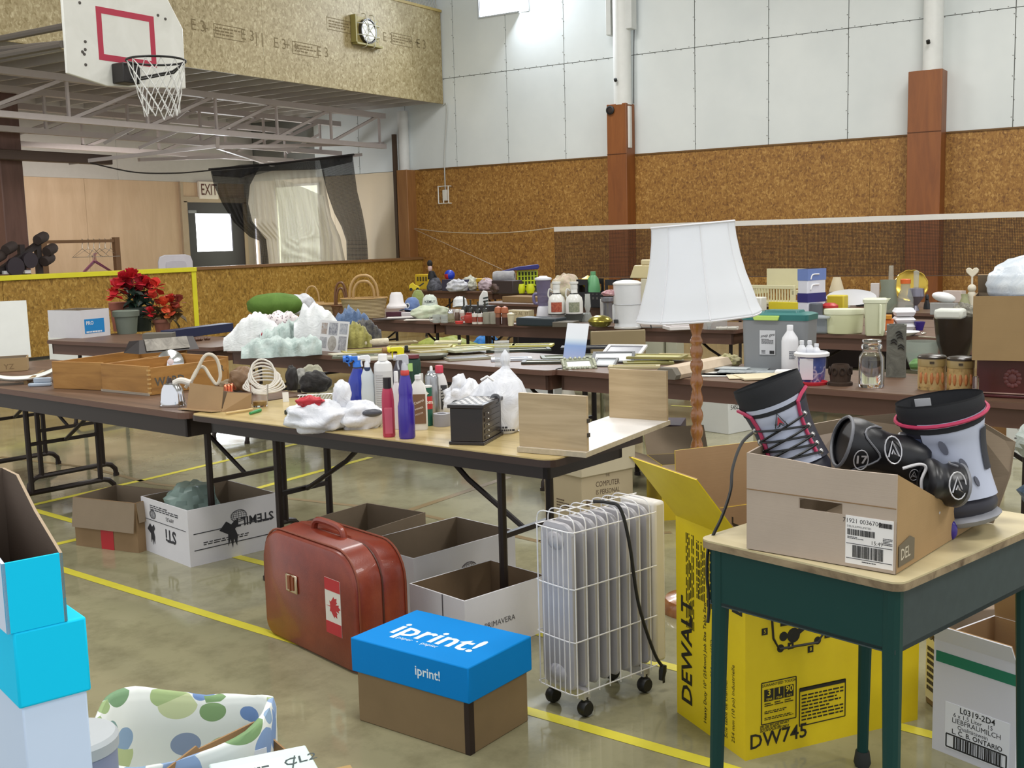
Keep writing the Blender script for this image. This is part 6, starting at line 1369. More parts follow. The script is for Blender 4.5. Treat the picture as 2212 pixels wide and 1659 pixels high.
MB().bx(-16*s, 16*s, .0, .003, 0, 50*s).bx(-16*s, 16*s, -.03, .003, 0, .003).build('bent_sheet', ACR, e, smooth=0); MB().bx(-16*s, 16*s, -.004, .02, 50*s, 54*s).build('top_edge', film('#eef0ee', .6, .1), e, smooth=0)
p = at(925, 778, ZT0); s = mpp(p)
o = MB().lathe([(0, .002), (.10, .002), (.13, .03), (.135, .032), (.11, .006), (0, .006)], 26, 0, Matrix.Diagonal((1, .7, 1, 1)), 1, 1, .25).build('grey_dish', flat('#7b7d70', .35), None, p+Vector((.05, .04, .0)), face(p), smooth=60); tag(o, 'shallow grey dish right of the yellow spray trigger', 'dish')
# wrapped roll, number plates, papers, boards
p0, p1 = at(1438, 806, ZT0+.035), at(1565, 780, ZT0+.035); dv = p1-p0
e = thing('paper_roll', 'flat roll wrapped in pale brown paper behind the lamp pole', 'roll', (p0.x, p0.y, ZT0), atan2(dv.y, dv.x))
hx = [(-.055, .002), (.055, .002), (.07, .022), (.045, .06), (-.04, .062), (-.065, .025)]
MB().prism(hx, 0, .05, 0, R(pi/2) @ R(pi/2, 'X')).build('grey_end', flat('#6d675c', .7), e, smooth=0); MB().prism([(x*1.05, z*1.03) for x, z in hx], .05, dv.length*.95, 0, R(pi/2) @ R(pi/2, 'X')).build('wrapping', wrinkle('#b9a58d', '#c9b79f', 6, .7, .2), e, smooth=0)
def plate(label, px, w, d, deg, mt, txt, z=0):
    p = at(*px, ZT0+z); o = thing('number_plate', label, 'plate', (p.x, p.y, ZT0+z+.0012), face(p, deg), 'number plates on the table'); MB().bx(-w/2, w/2, -d/2, d/2, 0, .003).build('sheet_metal', mt, o, bevel=.001)
    if txt: m = MB(); m.text(txt, d*.62, T(0, 0, .0036), 0, bold=.012, sx=.9); m.build('characters', INK, o, smooth=0)
plate('white number plate with dark characters beside the lamp pole', (1545, 807), .38, .2, -14, flat('#dfdfdb', .4), 'A5X 22HH')
plate('lower white number plate half covered by the first', (1510, 811), .34, .13, -2, flat('#d5d5cf', .4), None, -.0)
for i, (px, w, d, dg, c, lab) in enumerate((((1590, 797), .36, .12, -12, '#8f9698', 'grey printed magazine on the number plates'), ((1612, 803), .3, .12, -6, '#6c7276', 'dark grey folder on the grey magazine'), ((1560, 795), .3, .1, -16, '#a8adae', 'pale grey booklet under the grey magazine'))):
    p = at(*px, ZT0+.006+.006*i); o = MB().bx(-w/2, w/2, -d/2, d/2, 0, .004).build('magazine', wrinkle(c, '#b9c0c2', 24, .4, 0), None, p, face(p, dg), smooth=0); tag(o, lab, 'magazine', 'papers beside the grey bin')
for i, (px, w, d, dg, lab) in enumerate((((1640, 818), .26, .2, 18, 'cream board with raised corners at the front of the table'), ((1605, 817), .2, .16, 6, 'thin cream tile under the cream board'))):
    p = at(*px, ZT0+.002); o = MB().bx(-w/2, w/2, -d/2, d/2, 0, .012-.006*i).build('cream_board', flat('#d5c9a8', .5), None, p+Vector((.05, 0, 0)), face(p, dg), bevel=.003); tag(o, lab, 'board')
heap('dried_flowers', 'bunch of pale dried flowers beside the grey bin', 'flowers', (1575, 793), 46, 26, wrinkle('#c9bfa0', '#8f8d52', 30, .9, .6), 41, None, ZT0, None, .6, 4)
# ------------------------------------------------------------------ grey lidded bin and goods on the right-hand table
a, b = at(1601, 797, ZT0), at(1742, 803, ZT0); s = mpp(a); rz = atan2((b-a).y, (b-a).x); w_ = (b-a).length; h_ = 118*s
e = thing('lidded_bin', 'tall cloudy grey plastic bin with a teal lid and lime latch', 'bin', a, rz)
BINM = film('#9ea2a6', .86, .3); dB_ = .2
def sqring(w, d, z, r_, n=6):
    P = []
    for cx, cy, a0 in ((r_, r_, pi), (w-r_, r_, 1.5*pi), (w-r_, d-r_, 0), (r_, d-r_, pi/2)): P += [(cx+r_*cos(a0+k*pi/2/n), cy+r_*sin(a0+k*pi/2/n), z) for k in range(n+1)]
    return P
def loft(rings, m=None, mi=0, caps=True):
    m = m or MB(); n = len(rings[0]); vs = [q for r_ in rings for q in r_]
    fs = [(k*n+i, k*n+(i+1) % n, (k+1)*n+(i+1) % n, (k+1)*n+i) for k in range(len(rings)-1) for i in range(n)]
    if caps: fs += [tuple(range(n-1, -1, -1)), tuple(range((len(rings)-1)*n, len(rings)*n))]
    return m.add(vs, fs, mi)
def inset(P, w, d, k): return [(w/2+(x-w/2)*(1+k/w*2), d/2+(y-d/2)*(1+k/d*2), z) for x, y, z in P]
loft([inset(sqring(w_, dB_, 0, .03), w_, dB_, -.006), sqring(w_, dB_, h_*.93, .03)]).build('body', BINM, e, smooth=50)
TEAL = flat('#2f6f6c', .4); loft([inset(sqring(w_, dB_, h_*.9, .03), w_, dB_, .004), inset(sqring(w_, dB_, h_*1.0, .03), w_, dB_, .006), inset(sqring(w_, dB_, h_*1.03, .03), w_, dB_, -.02)]).build('lid', TEAL, e, smooth=40)
loft([inset(sqring(w_*.55, dB_*.6, h_*1.03, .02), w_*.55, dB_*.6, 0), inset(sqring(w_*.55, dB_*.6, h_*1.07, .02), w_*.55, dB_*.6, -.006)], MB(T(w_*.3, dB_*.2, 0))).build('lid_handle', TEAL, e, smooth=40)
MB().prism([(w_*.22, h_*.9), (w_*.58, h_*.9), (w_*.6, h_*.985), (w_*.2, h_*.985), (w_*.2, h_*.93)], .0, .016, 0, T(0, -.0005, 0) @ R(pi/2, 'X')).build('latch', flat('#b6d46a', .4), e, bevel=.003)
lb = MB().bx(w_*.29, w_*.53, -.0015, 0, h_*.28, h_*.72).build('paper_label', flat('#c6c8cc', .5), e, smooth=0)
m = MB(); m.text('snap gee', .024, onface(w_*.41, -.0022, h_*.63, 'front', .15), 0, shear=.35); lines(m, onface(w_*.41, -.0022, h_*.52, 'front'), w_*.18, h_*.1, 5, 0, 4); barcode(m, onface(w_*.48, -.0022, h_*.325, 'front'), w_*.07, h_*.06, 0, 4); lines(m, onface(w_*.35, -.0022, h_*.33, 'front'), w_*.06, h_*.07, 3, 0, 9); m.build('print', INK, lb, smooth=0)
BW = flat('#e1e2e6', .4); g = 'goods on the right-hand table'
NB = [(0, 0), (.95, 0), (1, .02), (1, .66), (.9, .74), (.4, .87), (.36, .9), (0, .9)]; NC = [(0, .88), (.38, .88), (.38, .99), (.34, 1), (0, 1)]
e, s, r_, H = turned('white_bottle', 'tall plain white bottle in front of the grey bin', 'bottle', (1706, 806), 36, 102, [('body', NB, BW), ('cap', NC, BW)])
m = MB(); lines(m, onface(r_*.3, -r_*1.0, H*.38, 'front'), r_*.8, H*.18, 5, 0, 7, .6); m.build('print', flat('#5f6670', .6), e, smooth=0, kind='stuff')
BKT = NT('tub_print'); v_ = BKT.coord(); n_ = BKT.noise(v_, 14, 2); BKT.col(BKT.ramp(n_.outputs['Fac'], [(.3, '#35447f'), (.5, '#46558f'), (.56, '#b8b4c4'), (.62, '#4c4f8c'), (.75, '#c77f86')])); BKT = BKT.set(rough=.35)
e, s, r_, H = turned('printed_tub', 'blue and purple printed tub filled with white bottles', 'tub', (1753, 827), 62, 62, [('body', [(0, 0), (.9, 0), (1, .9), (0, .5)], BKT), ('rim', [(.98, .88), (1.2, .9), (1.22, 1.0), (1.05, 1.05), (1.0, .95)], WHITE)])
MB().bx(-r_*.8, r_*.1, -r_*1.05, -r_*.98, H*.12, H*.85).build('white_label', flat('#cfd0d6', .5), e, smooth=0)
turned('red_tray', 'round red tray under the printed tub', 'tray', (1753, 833), 70, 6, [('b', [(0, 0), (.95, 0), (1, 1), (.96, 1), (.9, .3), (0, .25)], flat('#c02a34', .4))])
pt = at(1753, 827, ZT0)+Vector((.03, .02, 0))
for i, (dx, sc) in enumerate(((-.028, 1), (.012, 1), (.042, .9))):
    q = Vector((pt.x, pt.y, ZT0+.06))+CR*dx+Vector((.02, .02, 0)); e = thing('white_bottle', ['white bottle at the left in the printed tub', 'white bottle in the middle of the printed tub', 'bulging white bottle at the right in the printed tub'][i], 'bottle', q, 0, 'white bottles in the printed tub', (0, radians((0, 0, 8)[i])))
    MB().lathe([(a_*.024, b_*.15*sc) for a_, b_ in NB], 16).build('body', BW, e); MB().lathe([(a_*.03, b_*.15*sc) for a_, b_ in NC], 14).build('cap', BW, e)
m = MB(); rg = random.Random(8)
for k_ in range(6): m.tube(curve([(rg.uniform(-.03, -.01), -.02, .06), (rg.uniform(-.04, 0), -.03, .095), (rg.uniform(-.02, .02), -.03, .08), (.01, -.03, .06)], 5), .0022, 5)
o = m.build('black_ties', BLACK, None, Vector((pt.x, pt.y, ZT0)), face(pt)); tag(o, 'tangle of thin black ties sticking out of the printed tub', 'cord')
m = MB(); m.tube([(-.06, 0, .018), (.05, 0, .018)], .018, 14).ball((-.06, 0, .018), .018, 12, 8); q = at(1705, 812, ZT0); o = m.build('white_cylinder', WHITE, None, q, face(q)); tag(o, 'white rounded cylinder lying left of the printed tub', 'cylinder')
# brown crocheted basket
e, s, r_, H = turned('crochet_basket', 'small dark brown crocheted basket beside the glass jar', 'basket', (1815, 834), 50, 50, [('body', [(0, 0), (1.05, 0), (1.05, .12), (.85, .16), (.95, .6), (.7, .9), (.65, .85), (.85, .5), (0, .2)], flat('#3a2a1e', .9, 0, .3, 60, .6))])
p = e.location; m = MB()
for k_ in range(9): a_ = k_*2*pi/9; m.tube([(r_*.95*cos(a_)+r_*.22*cos(t_)*-sin(a_), r_*.95*sin(a_)+r_*.22*cos(t_)*cos(a_), H*.62+r_*.3*sin(t_)) for t_ in [j*pi/5 for j in range(10)]], .004, 5, 0, True)
o = m.build('loops', flat('#2c1f16', .9), e, kind='stuff')
def jar(label, base, w, h, gl=None, lid=True, z=ZT0, group=None, name='glass_jar'):
    P = [(0, 0), (.95, 0), (1, .03), (1, .62), (.8, .7), (.72, .74), (.74, .8), (.7, .8), (.66, .74), (.93, .6), (.93, .06), (0, .05)]
    parts = [('body', P, gl or glass())]
    if lid: parts.append(('stopper', [(0, .79), (.78, .79), (.82, .83), (.78, .88), (.6, .9), (.74, .93), (.74, .98), (0, 1)], gl or glass()))
    return turned(name, label, 'jar', base, w, h, parts, group, z)
jar('large glass jar with a glass stopper on the right-hand table', (1882, 838), 54, 104)
e, s, r_, H = turned('stone_vase', 'tall square grey stone vase with a dark relief', 'vase', (1935, 815), 42, 112, [('body', [(0, 0), (1, 0), (.95, .5), (.98, 1), (.75, 1), (.7, .2), (0, .15)], wrinkle('#57574f', '#74746a', 14, .8, .4), .85)])
m = MB(); rg = random.Random(2)
for k_ in range(7): x0, z0 = rg.uniform(-.3, .5)*r_, H*(.55+.05*k_); m.tube(curve([(x0-.3*r_, -r_*1.02, z0), (x0, -r_*1.06, z0+.01), (x0+.3*r_, -r_*1.02, z0-.004)], 4), .003, 5)
o = m.build('relief', flat('#2d2c2a', .8), e, kind='stuff')
turned('glass_bowl', 'clear glass bowl with a wavy rim behind the two tins', 'bowl', (1990, 802), 74, 62, [('b', [(0, 0), (.6, 0), (.9, .5), (1, 1), (.96, 1), (.84, .5), (.55, .06), (0, .05)], film('#b9c4bb', .35, .1))])
o, s_ = heap('green_leaves', 'green leaves inside the clear glass bowl', 'leaves', (1985, 800), 40, 24, flat('#5f8a4c', .6, 0, .3, 40), 51, None, ZT0+.012)
TIN = NT('tin_print'); v_ = TIN.coord(); n_ = TIN.noise(v_, 26, 3); TIN.col(TIN.ramp(n_.outputs['Fac'], [(.3, '#5a4530'), (.42, '#a98a55'), (.55, '#b79c66'), (.7, '#b5774a'), (.8, '#6f5f55')])); TIN = TIN.set(rough=.3)
for i, (bx_, w2, h2) in enumerate((((2012, 843), 58, 76), ((2074, 847), 56, 76))):
    e, s, r_, H = turned('storage_tin', ['printed tan storage tin with a dark lid, left of the pair', 'printed tan storage tin with a dark lid beside the dark red chest'][i], 'tin', bx_, w2, h2, [('body', [(0, 0), (1, 0), (1, .66), (0, .66)], TIN), ('band', [(1.0, .66), (1.02, .67), (1.02, .88), (1, .9), (0, .9)], flat('#9a8455', .3)), ('lid', [(1.04, .88), (1.04, .93), (.9, .97), (.3, 1.0), (0, 1)], flat('#3b332c', .25))], 'two printed tins')
    MB().bx(-r_*.16, r_*.16, -r_*1.06, -r_*1.0, H*.76, H*.82).build('plaque', flat('#3a2c1e', .4), e, smooth=0)
    m = MB()
    for k_ in range(5):
        a_ = -pi/2+(k_-2)*.42; m.ball((r_*.99*cos(a_), r_*.99*sin(a_), H*.34), (r_*.13, r_*.1, H*.17), 8, 6)
    m.build('embossed_figures', flat('#b5713f', .4, 0, .4, 80), e, kind='stuff')
a, b = at(2108, 856, ZT0), at(2260, 864, ZT0); s = mpp(a); rz = atan2((b-a).y, (b-a).x); w_ = (b-a).length
e = thing('red_chest', 'dark red chest with an embossed crest below the big carton', 'chest', a, rz)
MAR = flat('#4a1418', .35, 0, .2, 12); MB().bx(0, w_, 0, .22, .012, 82*s).build('body', MAR, e, bevel=.006); MB().bx(-.008, w_, -.008, .23, 0, .014).build('base', MAR, e, bevel=.004)
m = MB(); cx_, cz_ = w_*.52, 42*s
for k_ in range(12): a_ = k_*pi/6; m.ball((cx_+.028*cos(a_), -.001, cz_+.034*sin(a_)), (.011, .004, .012), 8, 5)
m.ball((cx_, -.002, cz_), (.018, .005, .024), 10, 6); m.build('crest', flat('#6d3a38', .4), e, kind='stuff'); MB().tube([(0, -.006, .02), (w_, -.006, .02)], .004, 6).build('gold_line', flat('#8a6a5c', .4), e)
o = MB().lathe([(0, 0), (.014, 0), (.014, .10), (.01, .11), (0, .11)], 8, 0).build('crystal_column', glass(), None, at(2112, 884, ZT0)+Vector((-.02, 0, 0)), 0); o.location = at(2106, 866, ZT0); tag(o, 'clear crystal column left of the dark red chest', 'ornament')
# big carton with a soft bundle on the chest
zc2 = ZT0+82*s+.002
a, b = at(2099, 778, zc2), at(2290, 772, zc2); s2 = mpp(a); rz = face(a, -3)
e = carton('big_carton', 'big brown carton holding a shiny quilted bundle at the right frame edge', a, rz, (b-a).length, .3, 138*s2, board('#977d58'), z=zc2, flaps=(('B', -30, .1),))
cx_ = Vector((a.x, a.y, 0))+Vector((cos(rz), sin(rz), 0))*.22+Vector((-sin(rz), cos(rz), 0))*.15
QW = wrinkle('#c3cdd8', '#e3e8ec', 8, .25, .4)
m = MB(); m.grid(lambda u, v: (lambda q, k: (q.x*.17*k, q.y*.13*k, q.z*.12*k))(Vector((cos(2*pi*u)*cos(pi*(v-.5)), sin(2*pi*u)*cos(pi*(v-.5)), sin(pi*(v-.5)))), 1+.06*abs(sin(9*v*pi))+.03*sin(6*pi*u)), 32, 24, 0, wrap=True); o = m.build('quilted_bundle', QW, None, (cx_.x, cx_.y, zc2+138*s2+.045), rz, smooth=80); tag(o, 'shiny white quilted bundle in the big carton', 'quilt')
m = MB(); m.ball((0, 0, 0), (.165, .12, .05), 26, 12, 0, None, lambda d: 1+.08*noise.noise(d*4)); o = m.build('pink_bundle', flat('#b98f9c', .4), None, (cx_.x, cx_.y, zc2+138*s2-.03), rz, smooth=80); tag(o, 'pink quilted cloth below the white bundle in the big carton', 'quilt')
# ------------------------------------------------------------------ things standing on the floor further back
q = at(1236, 1094); s = mpp(q)
a, b, c = at(1285, 1160), at(1172, 1120), at(1420, 1095)
q0, q1 = at(1258, 1152), at(1405, 1108); rz = atan2((q1-q0).y, (q1-q0).x)-.12
e = thing('printed_carton', 'cream printed carton with a loose lid below the white shelf board', 'box', q0, rz)
CRM = flat('#b5a688', .6, 0, .05); wC, dC, hC = .36, .3, .42
MB().bx(0, wC, 0, dC, 0, hC).build('body', CRM, e, bevel=.003); MB().bx(-.01, wC+.01, -.01, dC+.01, hC-.13, hC+.015).build('lid', flat('#c2b79c', .6), e, bevel=.004)
m = MB(); 
for k_, (t_, sz) in enumerate((('THE', .02), ('COMPUTER', .04), ('IS PERSONAL', .036), ('AGAIN', .034))): m.text(t_, sz, onface(wC*.5, -.001, hC*.66-k_*.042, 'front', -.04), 0, sx=.8)
for x, z in ((.12, .12), (.85, .14), (.2, .05)): m.prism([(-.02, -.012), (.0, -.02), (.02, -.008), (.014, .014), (-.01, .018)], 0, .001, 0, onface(wC*x, -.001, hC*z*3.2-.05 if x > .5 else hC*z*3, 'front'))
m.prism([(-.03, -.01), (0, -.025), (.035, -.01), (.02, .02), (-.02, .024)], 0, .001, 0, onface(-.001, dC*.6, hC*.7, 'left')); lines(m, onface(-.001, dC*.5, hC*.3, 'left'), .1, .06, 4, 0, 4, .4)
m.build('print', flat('#5b4a3a', .7), e, smooth=0)
q = at(1402, 1050); e = closed_box('dark_printed_carton', 'dark purple printed carton left of the lamp pole', q+Vector((.25, .12, 0)), face(q, -8), .2, .3, .33, flat('#3a2836', .5)); m = MB(); m.text('AX', .09, onface(.1, -.001, .26, 'front', .1), 0, bold=.02); m.text('Avail', .05, onface(.1, -.001, .18, 'front', .1), 0, bold=.01); m.build('lettering', flat('#b9a9ae', .6), e, smooth=0)
q0, q1 = at(1430, 1125), at(1560, 1120); rz = atan2((q1-q0).y, (q1-q0).x)+.1
e = carton('yellow_carton', 'open yellow carton with wide flaps behind the lamp pole', q0, rz, .36, .3, .3, flat('#c9ae1c', .5), board('#8a7a66'), flaps=(('L', 72, .2), ('B', 30, .16), ('F', 118, .06)))
m = MB(); rect(m, onface(.2, -.001, .2, 'front'), .13, .14); m.build('paper_label', PAPER, e, smooth=0); m = MB(); lines(m, onface(.2, -.002, .2, 'front'), .11, .12, 6, 0, 5, .5); lines(m, onface(.05, -.002, .2, 'front'), .07, .1, 4, 0, 6, .5); m.build('print', INK, e, smooth=0)
WB_ = flat('#cfd0cd', .5, 0, .04)
q0, q1 = at(1512, 930), at(1578, 938); e = closed_box('white_carton', 'white carton on the floor behind the lamp pole', q0, atan2((q1-q0).y, (q1-q0).x)-.1, (q1-q0).length, .3, .31, WB_); m = MB(); m.text('54SL24', .05, onface((q1-q0).length+.001, .1, .2, 'right'), 0); m.build('lettering', INK, e, smooth=0)
q0, q1 = at(2172, 990), at(2260, 996); e = closed_box('white_carton', 'white carton with grey print below the dark red chest', q0, atan2((q1-q0).y, (q1-q0).x), (q1-q0).length, .3, .32, WB_); m = MB(); m.text('Normand', .035, onface(.1, -.001, .24, 'front'), 0); m.text('de lait', .03, onface(.1, -.001, .2, 'front'), 0); lines(m, onface(.1, -.001, .1, 'front'), .1, .1, 4, 0, 5); m.build('lettering', flat('#6b6b6b', .7), e, smooth=0)
q0 = at(2135, 985); e = closed_box('tan_carton', 'tan carton beside the printed white one below the chest', q0+Vector((.1, .06, 0)), face(q0), .16, .25, .33, board('#8d6a45'))
for i, (x0, x1, yb) in enumerate(((1112, 1150, 862), (1154, 1198, 866))):
    q0, q1 = at(x0, yb), at(x1, yb+2); e = closed_box('white_carton', ['left white carton under the middle table behind the knotted bag', 'right white carton under the middle table beside the white cone'][i], q0, atan2((q1-q0).y, (q1-q0).x), (q1-q0).length, .3, .28, WB_)
q = at(1228, 868); e = thing('white_cone', 'white marker cone on the floor behind the shelf uprights', 'cone', q, 0); s = mpp(q); MB().lathe([(0, .02), (18*s, .02), (6*s, 50*s), (0, 50*s)], 20).build('cone', flat('#d5cfc0', .5), e); MB().bx(-20*s, 20*s, -20*s, 20*s, 0, .02).build('foot', flat('#c9c3b4', .5), e, bevel=.004)
# metal chair seen past the shelf
q = at(1415, 960); e = thing('metal_chair', 'metal chair with a bent tube leg left of the lamp pole', 'chair', q+Vector((.1, .3, 0)), face(q, 12)); CT = flat('#5d5a3e', .35, .4)
for sx_ in (-.2, .2):
    MB().tube(curve([(sx_, -.2, .0), (sx_, -.2, .3), (sx_, -.18, .4), (sx_, -.1, .43), (sx_, .2, .43)], 5), .012, 8).build('leg', CT, e); MB().tube(curve([(sx_, .26, 0), (sx_, .2, .43), (sx_, .24, .8)], 5), .012, 8).build('rear_frame', CT, e)
MB().bx(-.21, .21, -.18, .22, .435, .455).build('seat', flat('#8a7a5a', .5), e, bevel=.008); MB().bx(-.21, .21, .2, .22, .6, .8).build('backrest', flat('#8a7a5a', .5), e, bevel=.008)
# ------------------------------------------------------------------ basketball hoop
YBB = aty(335, 130, 1).y
D0 = 9.0; rim = CO+ray(337, 131)*D0; YB0 = rim.y+.38
pt = lambda px, py: aty(px, py, YB0)
out = [(170, -75), (325, -75), (395, 62), (402, 191), (233, 186), (146, 158), (134, -10)]
e = thing('basketball_hoop', 'white fan-shaped basketball backboard with a red square and black rim', 'basketball hoop', (rim.x, YB0, rim.z))
P2 = [(pt(*q)-Vector((rim.x, YB0, rim.z))) for q in out]
P2 = [(q.x, q.z) for q in P2]
BDW = wrinkle('#d8d8d0', '#e4e4dd', 3, .4, .05)
MB().prism(P2[::-1], -.03, 0, 0, R(pi/2, 'X')).build('backboard', BDW, e, bevel=.006)
q4 = [pt(x, y)-Vector((rim.x, YB0, rim.z)) for x, y in ((204, 12), (330, 36), (340, 146), (216, 130))]
x0_, x1_ = (q4[0].x+q4[3].x)/2, (q4[1].x+q4[2].x)/2; z1_, z0_ = (q4[0].z+q4[1].z)/2, (q4[2].z+q4[3].z)/2; bw = .05
m = MB()
for a_ in ((x0_, x1_, z0_, z0_+bw), (x0_, x1_, z1_-bw, z1_), (x0_, x0_+bw, z0_+bw, z1_-bw), (x1_-bw, x1_, z0_+bw, z1_-bw)): m.bx(a_[0], a_[1], -.0015, 0, a_[2], a_[3])
m.build('red_square', flat('#b02a44', .5), e, smooth=0)
rr_ = .2286; yc = -.38
MB().tube([(rr_*cos(t_), yc+rr_*sin(t_), 0) for t_ in [k*2*pi/40 for k in range(40)]], .009, 8, 0, True).build('rim', BLACK, e)
MB().bx(-.14, .03, -.15, -.001, -.16, .0).build('bracket', flat('#231f1e', .5), e, bevel=.01)
MB().tube([(-.07, -.15, -.13), (.1, -.45, -.08), (.16, -.55, -.01)], .008, 6).tube([(.0, -.15, -.13), (.16, -.4, -.08), (.2, -.46, -.01)], .008, 6).build('brace', BLACK, e)
m = MB(); n_ = 12
def np_(k, j):
    f = j/5; r_ = rr_*(1-.42*f**.8+.02*sin(k*2.1)); a_ = 2*pi*(k+(j % 2)*.5)/n_; return Vector((r_*cos(a_)+.03*f, yc+r_*sin(a_), -.008-.42*f-.02*sin(k*1.7)*f))
for k in range(n_):
    for j in range(5): m.tube([np_(k, j), np_(k+(0 if j % 2 == 0 else 1), j+1)], .0042, 4); m.tube([np_(k, j), np_(k-(1 if j % 2 == 0 else 0), j+1)], .0042, 4)
m.build('net', flat('#d6d6d2', .7), e)
m = MB()
for px, py in ((172, 6), (357, 41), (341, 33), (184, 90), (182, 117), (185, 140), (178, 112), (184, 107), (370, 165)):
    q = pt(px, py)-Vector((rim.x, YB0, rim.z)); m.lathe([(0, 0), (.013, 0), (.011, .006), (0, .007)], 8, 0, T(q.x, 0, q.z) @ R(pi/2, 'X'))
m.build('bolts', flat('#4a453f', .5), e, kind='stuff')
for px, py in ((140, 95), (225, 40)):
    q = pt(px, py)-Vector((rim.x, YB0, rim.z)); MB().tube([(q.x, .03, q.z), (q.x-.15, YF-YB0+.1, q.z-.02+.0)], .03, 8).build('support_pipe', flat('#5c544c', .5), e)
q = pt(137, 92)-Vector((rim.x, YB0, rim.z)); q2 = aty(-10, 109, YB0+1.0)-Vector((rim.x, YB0, rim.z)); MB().tube([(q.x+.05, .03, q.z), q2], .03, 8).build('side_pipe', flat('#5c544c', .5), e)
# caged clock on the mezzanine face
q = aty(788, 68, YF-.01); s = mpp(q)*1.25
e = thing('wall_clock', 'round caged clock on a board on the mezzanine face', 'clock', q)
hw_ = aty(812, 70, YF).x-aty(757, 70, YF).x; hh_ = aty(785, 38, YF).z-aty(785, 96, YF).z
MB().bx(-hw_/2, hw_/2, -.02, .0, -hh_/2, hh_/2).build('board', flat('#9c8d55', .6), e, smooth=0)
MB().bx(-hw_/2-.03, -hw_/2, -.12, .0, -hh_/2, hh_/2).bx(-hw_/2, hw_/2, -.12, .0, -hh_/2-.03, -hh_/2).build('edge_board', flat('#8c8248', .6), e, smooth=0)
MB().lathe([(0, .05), (.19, .05), (.2, .07), (.22, .07), (.22, .0), (0, .0)], 28, 0, T(.02, -.02, 0) @ R(pi/2, 'X')).build('rim', flat('#3a352f', .4), e); MB().lathe([(0, .055), (.185, .055), (.185, .05)], 28, 0, T(.02, -.02, 0) @ R(pi/2, 'X')).build('dial', flat('#e6e4da', .4), e)
MB().bar((.02, -.08, 0), (.02, -.08, .14), .012, .004).bar((.02, -.08, 0), (.11, -.08, -.02), .014, .004).build('hands', BLACK, e, smooth=0, kind='stuff')
m = MB()
for z in (-.1, .1): m.tube(curve([(-.3, -.02, z), (-.27, -.12, z), (0, -.16, z), (.27, -.12, z), (.3, -.02, z)], 4), .009, 5)
for x in (-.1, .12): m.tube(curve([(x, -.02, -.29), (x, -.12, -.26), (x, -.16, 0), (x, -.12, .26), (x, -.02, .29)], 4), .009, 5)
for a_ in (.8, -.8): m.tube([(-.24*cos(a_), -.12, -.24*sin(a_)), (.26*cos(a_), -.14, .26*sin(a_))], .009, 5)
m.build('wire_cage', flat('#c9c7b8', .4, .4), e)
# ------------------------------------------------------------------ badminton net along the far wall
XN = XW-2.6
A, B = atx(1197, 492, XN), atx(2260, 464.5, XN)
zn = (A.z+B.z)/2
e = thing('badminton_net', 'dark mesh net with a white top tape stretched along the far wall', 'net', (XN, B.y, 0))
Ln = A.y-B.y
MB().bx(-.006, .006, -2, Ln, zn-.04, zn+.035).build('top_tape', flat('#d6d2cc', .6), e, smooth=0)
me_ = MB().add([(0, -2, zn-.79), (0, Ln, zn-.79), (0, Ln, zn-.03), (0, -2, zn-.03)], [(0, 1, 2, 3)]).build('mesh', netting('#2b1c14', .02, .16, .12), e, smooth=0)
uv = me_.data.uv_layers.new(name='UVMap')
for i, c in enumerate(((0, 0), (Ln+2, 0), (Ln+2, .76), (0, .76))): uv.data[i].uv = c
MB().tube([(0, -2, zn-.79), (0, Ln, zn-.79)], .006, 5).build('bottom_cord', flat('#5b4434', .7), e)
hk = atx(890, 493, XW-.05); kx = lambda px, py, X: atx(px, py, X)-Vector((XN, B.y, 0))
MB().tube(curve([kx(890, 493, XW-.05), kx(960, 501, XW-.7), kx(1050, 504, XW-1.3), kx(1130, 500, XW-2), kx(1197, 492, XN)], 5), .009, 5).build('rope', flat('#b7a58a', .7), e)
MB().tube([kx(890, 493, XW-.05), kx(1085, 582, XN)], .007, 5).build('stay_rope', flat('#a8937a', .7), e)
MB().lathe([(0, 0), (.04, 0), (.03, .06), (0, .06)], 10, 0, Matrix.Translation(kx(890, 493, XW-.012)) @ R(-pi/2, 'Y')).build('wall_hook', flat('#4d3b2c', .5), e)
# ------------------------------------------------------------------ black and white nets hanging in the rear bay
def hang(name, label, rows, mat, Yd, nu=30, wob=.05, cat='net', uvs=(10, 8), group=None, fr=10):
    """sheet through pixel rows; each row = list of (px, py); Yd(row, u) gives its depth"""
    m = MB(); nv = len(rows)-1
    def fn(u, v):
        k = v*nv; j = min(int(k), nv-1); f = k-j
        def rowp(r_):
            t_ = u*(len(r_)-1); i = min(int(t_), len(r_)-2); g_ = t_-i; return Vector(r_[i])*(1-g_)+Vector(r_[i+1])*g_
        q = rowp(rows[j])*(1-f)+rowp(rows[j+1])*f
        return aty(q.x, q.y, Yd+wob*sin(u*fr*2*pi+v*2)*(.4+.6*v)+.03*noise.noise(Vector((u*8, v*4, Yd))))
    nvv = nv*8; m.grid(fn, nu, nvv)
    o = m.build(name, mat, smooth=80); uv = o.data.uv_layers.new(name='UVMap')
    for p in o.data.polygons:
        for li, vi in zip(p.loop_indices, p.vertices):
            i, j = vi % (nu+1), vi // (nu+1); uv.data[li].uv = (i/nu*uvs[0], j/nvv*uvs[1])
    return o
BN = netting('#141214', .05, .3, .62); BN2 = netting('#18151a', .05, .3, .55); WN = netting('#e6e2d2', .03, .3, .3)
e = thing('black_net_curtain', 'black net looped up like a curtain over the white net in the rear bay', 'net', (0, 0, 0))
YN = 15.6
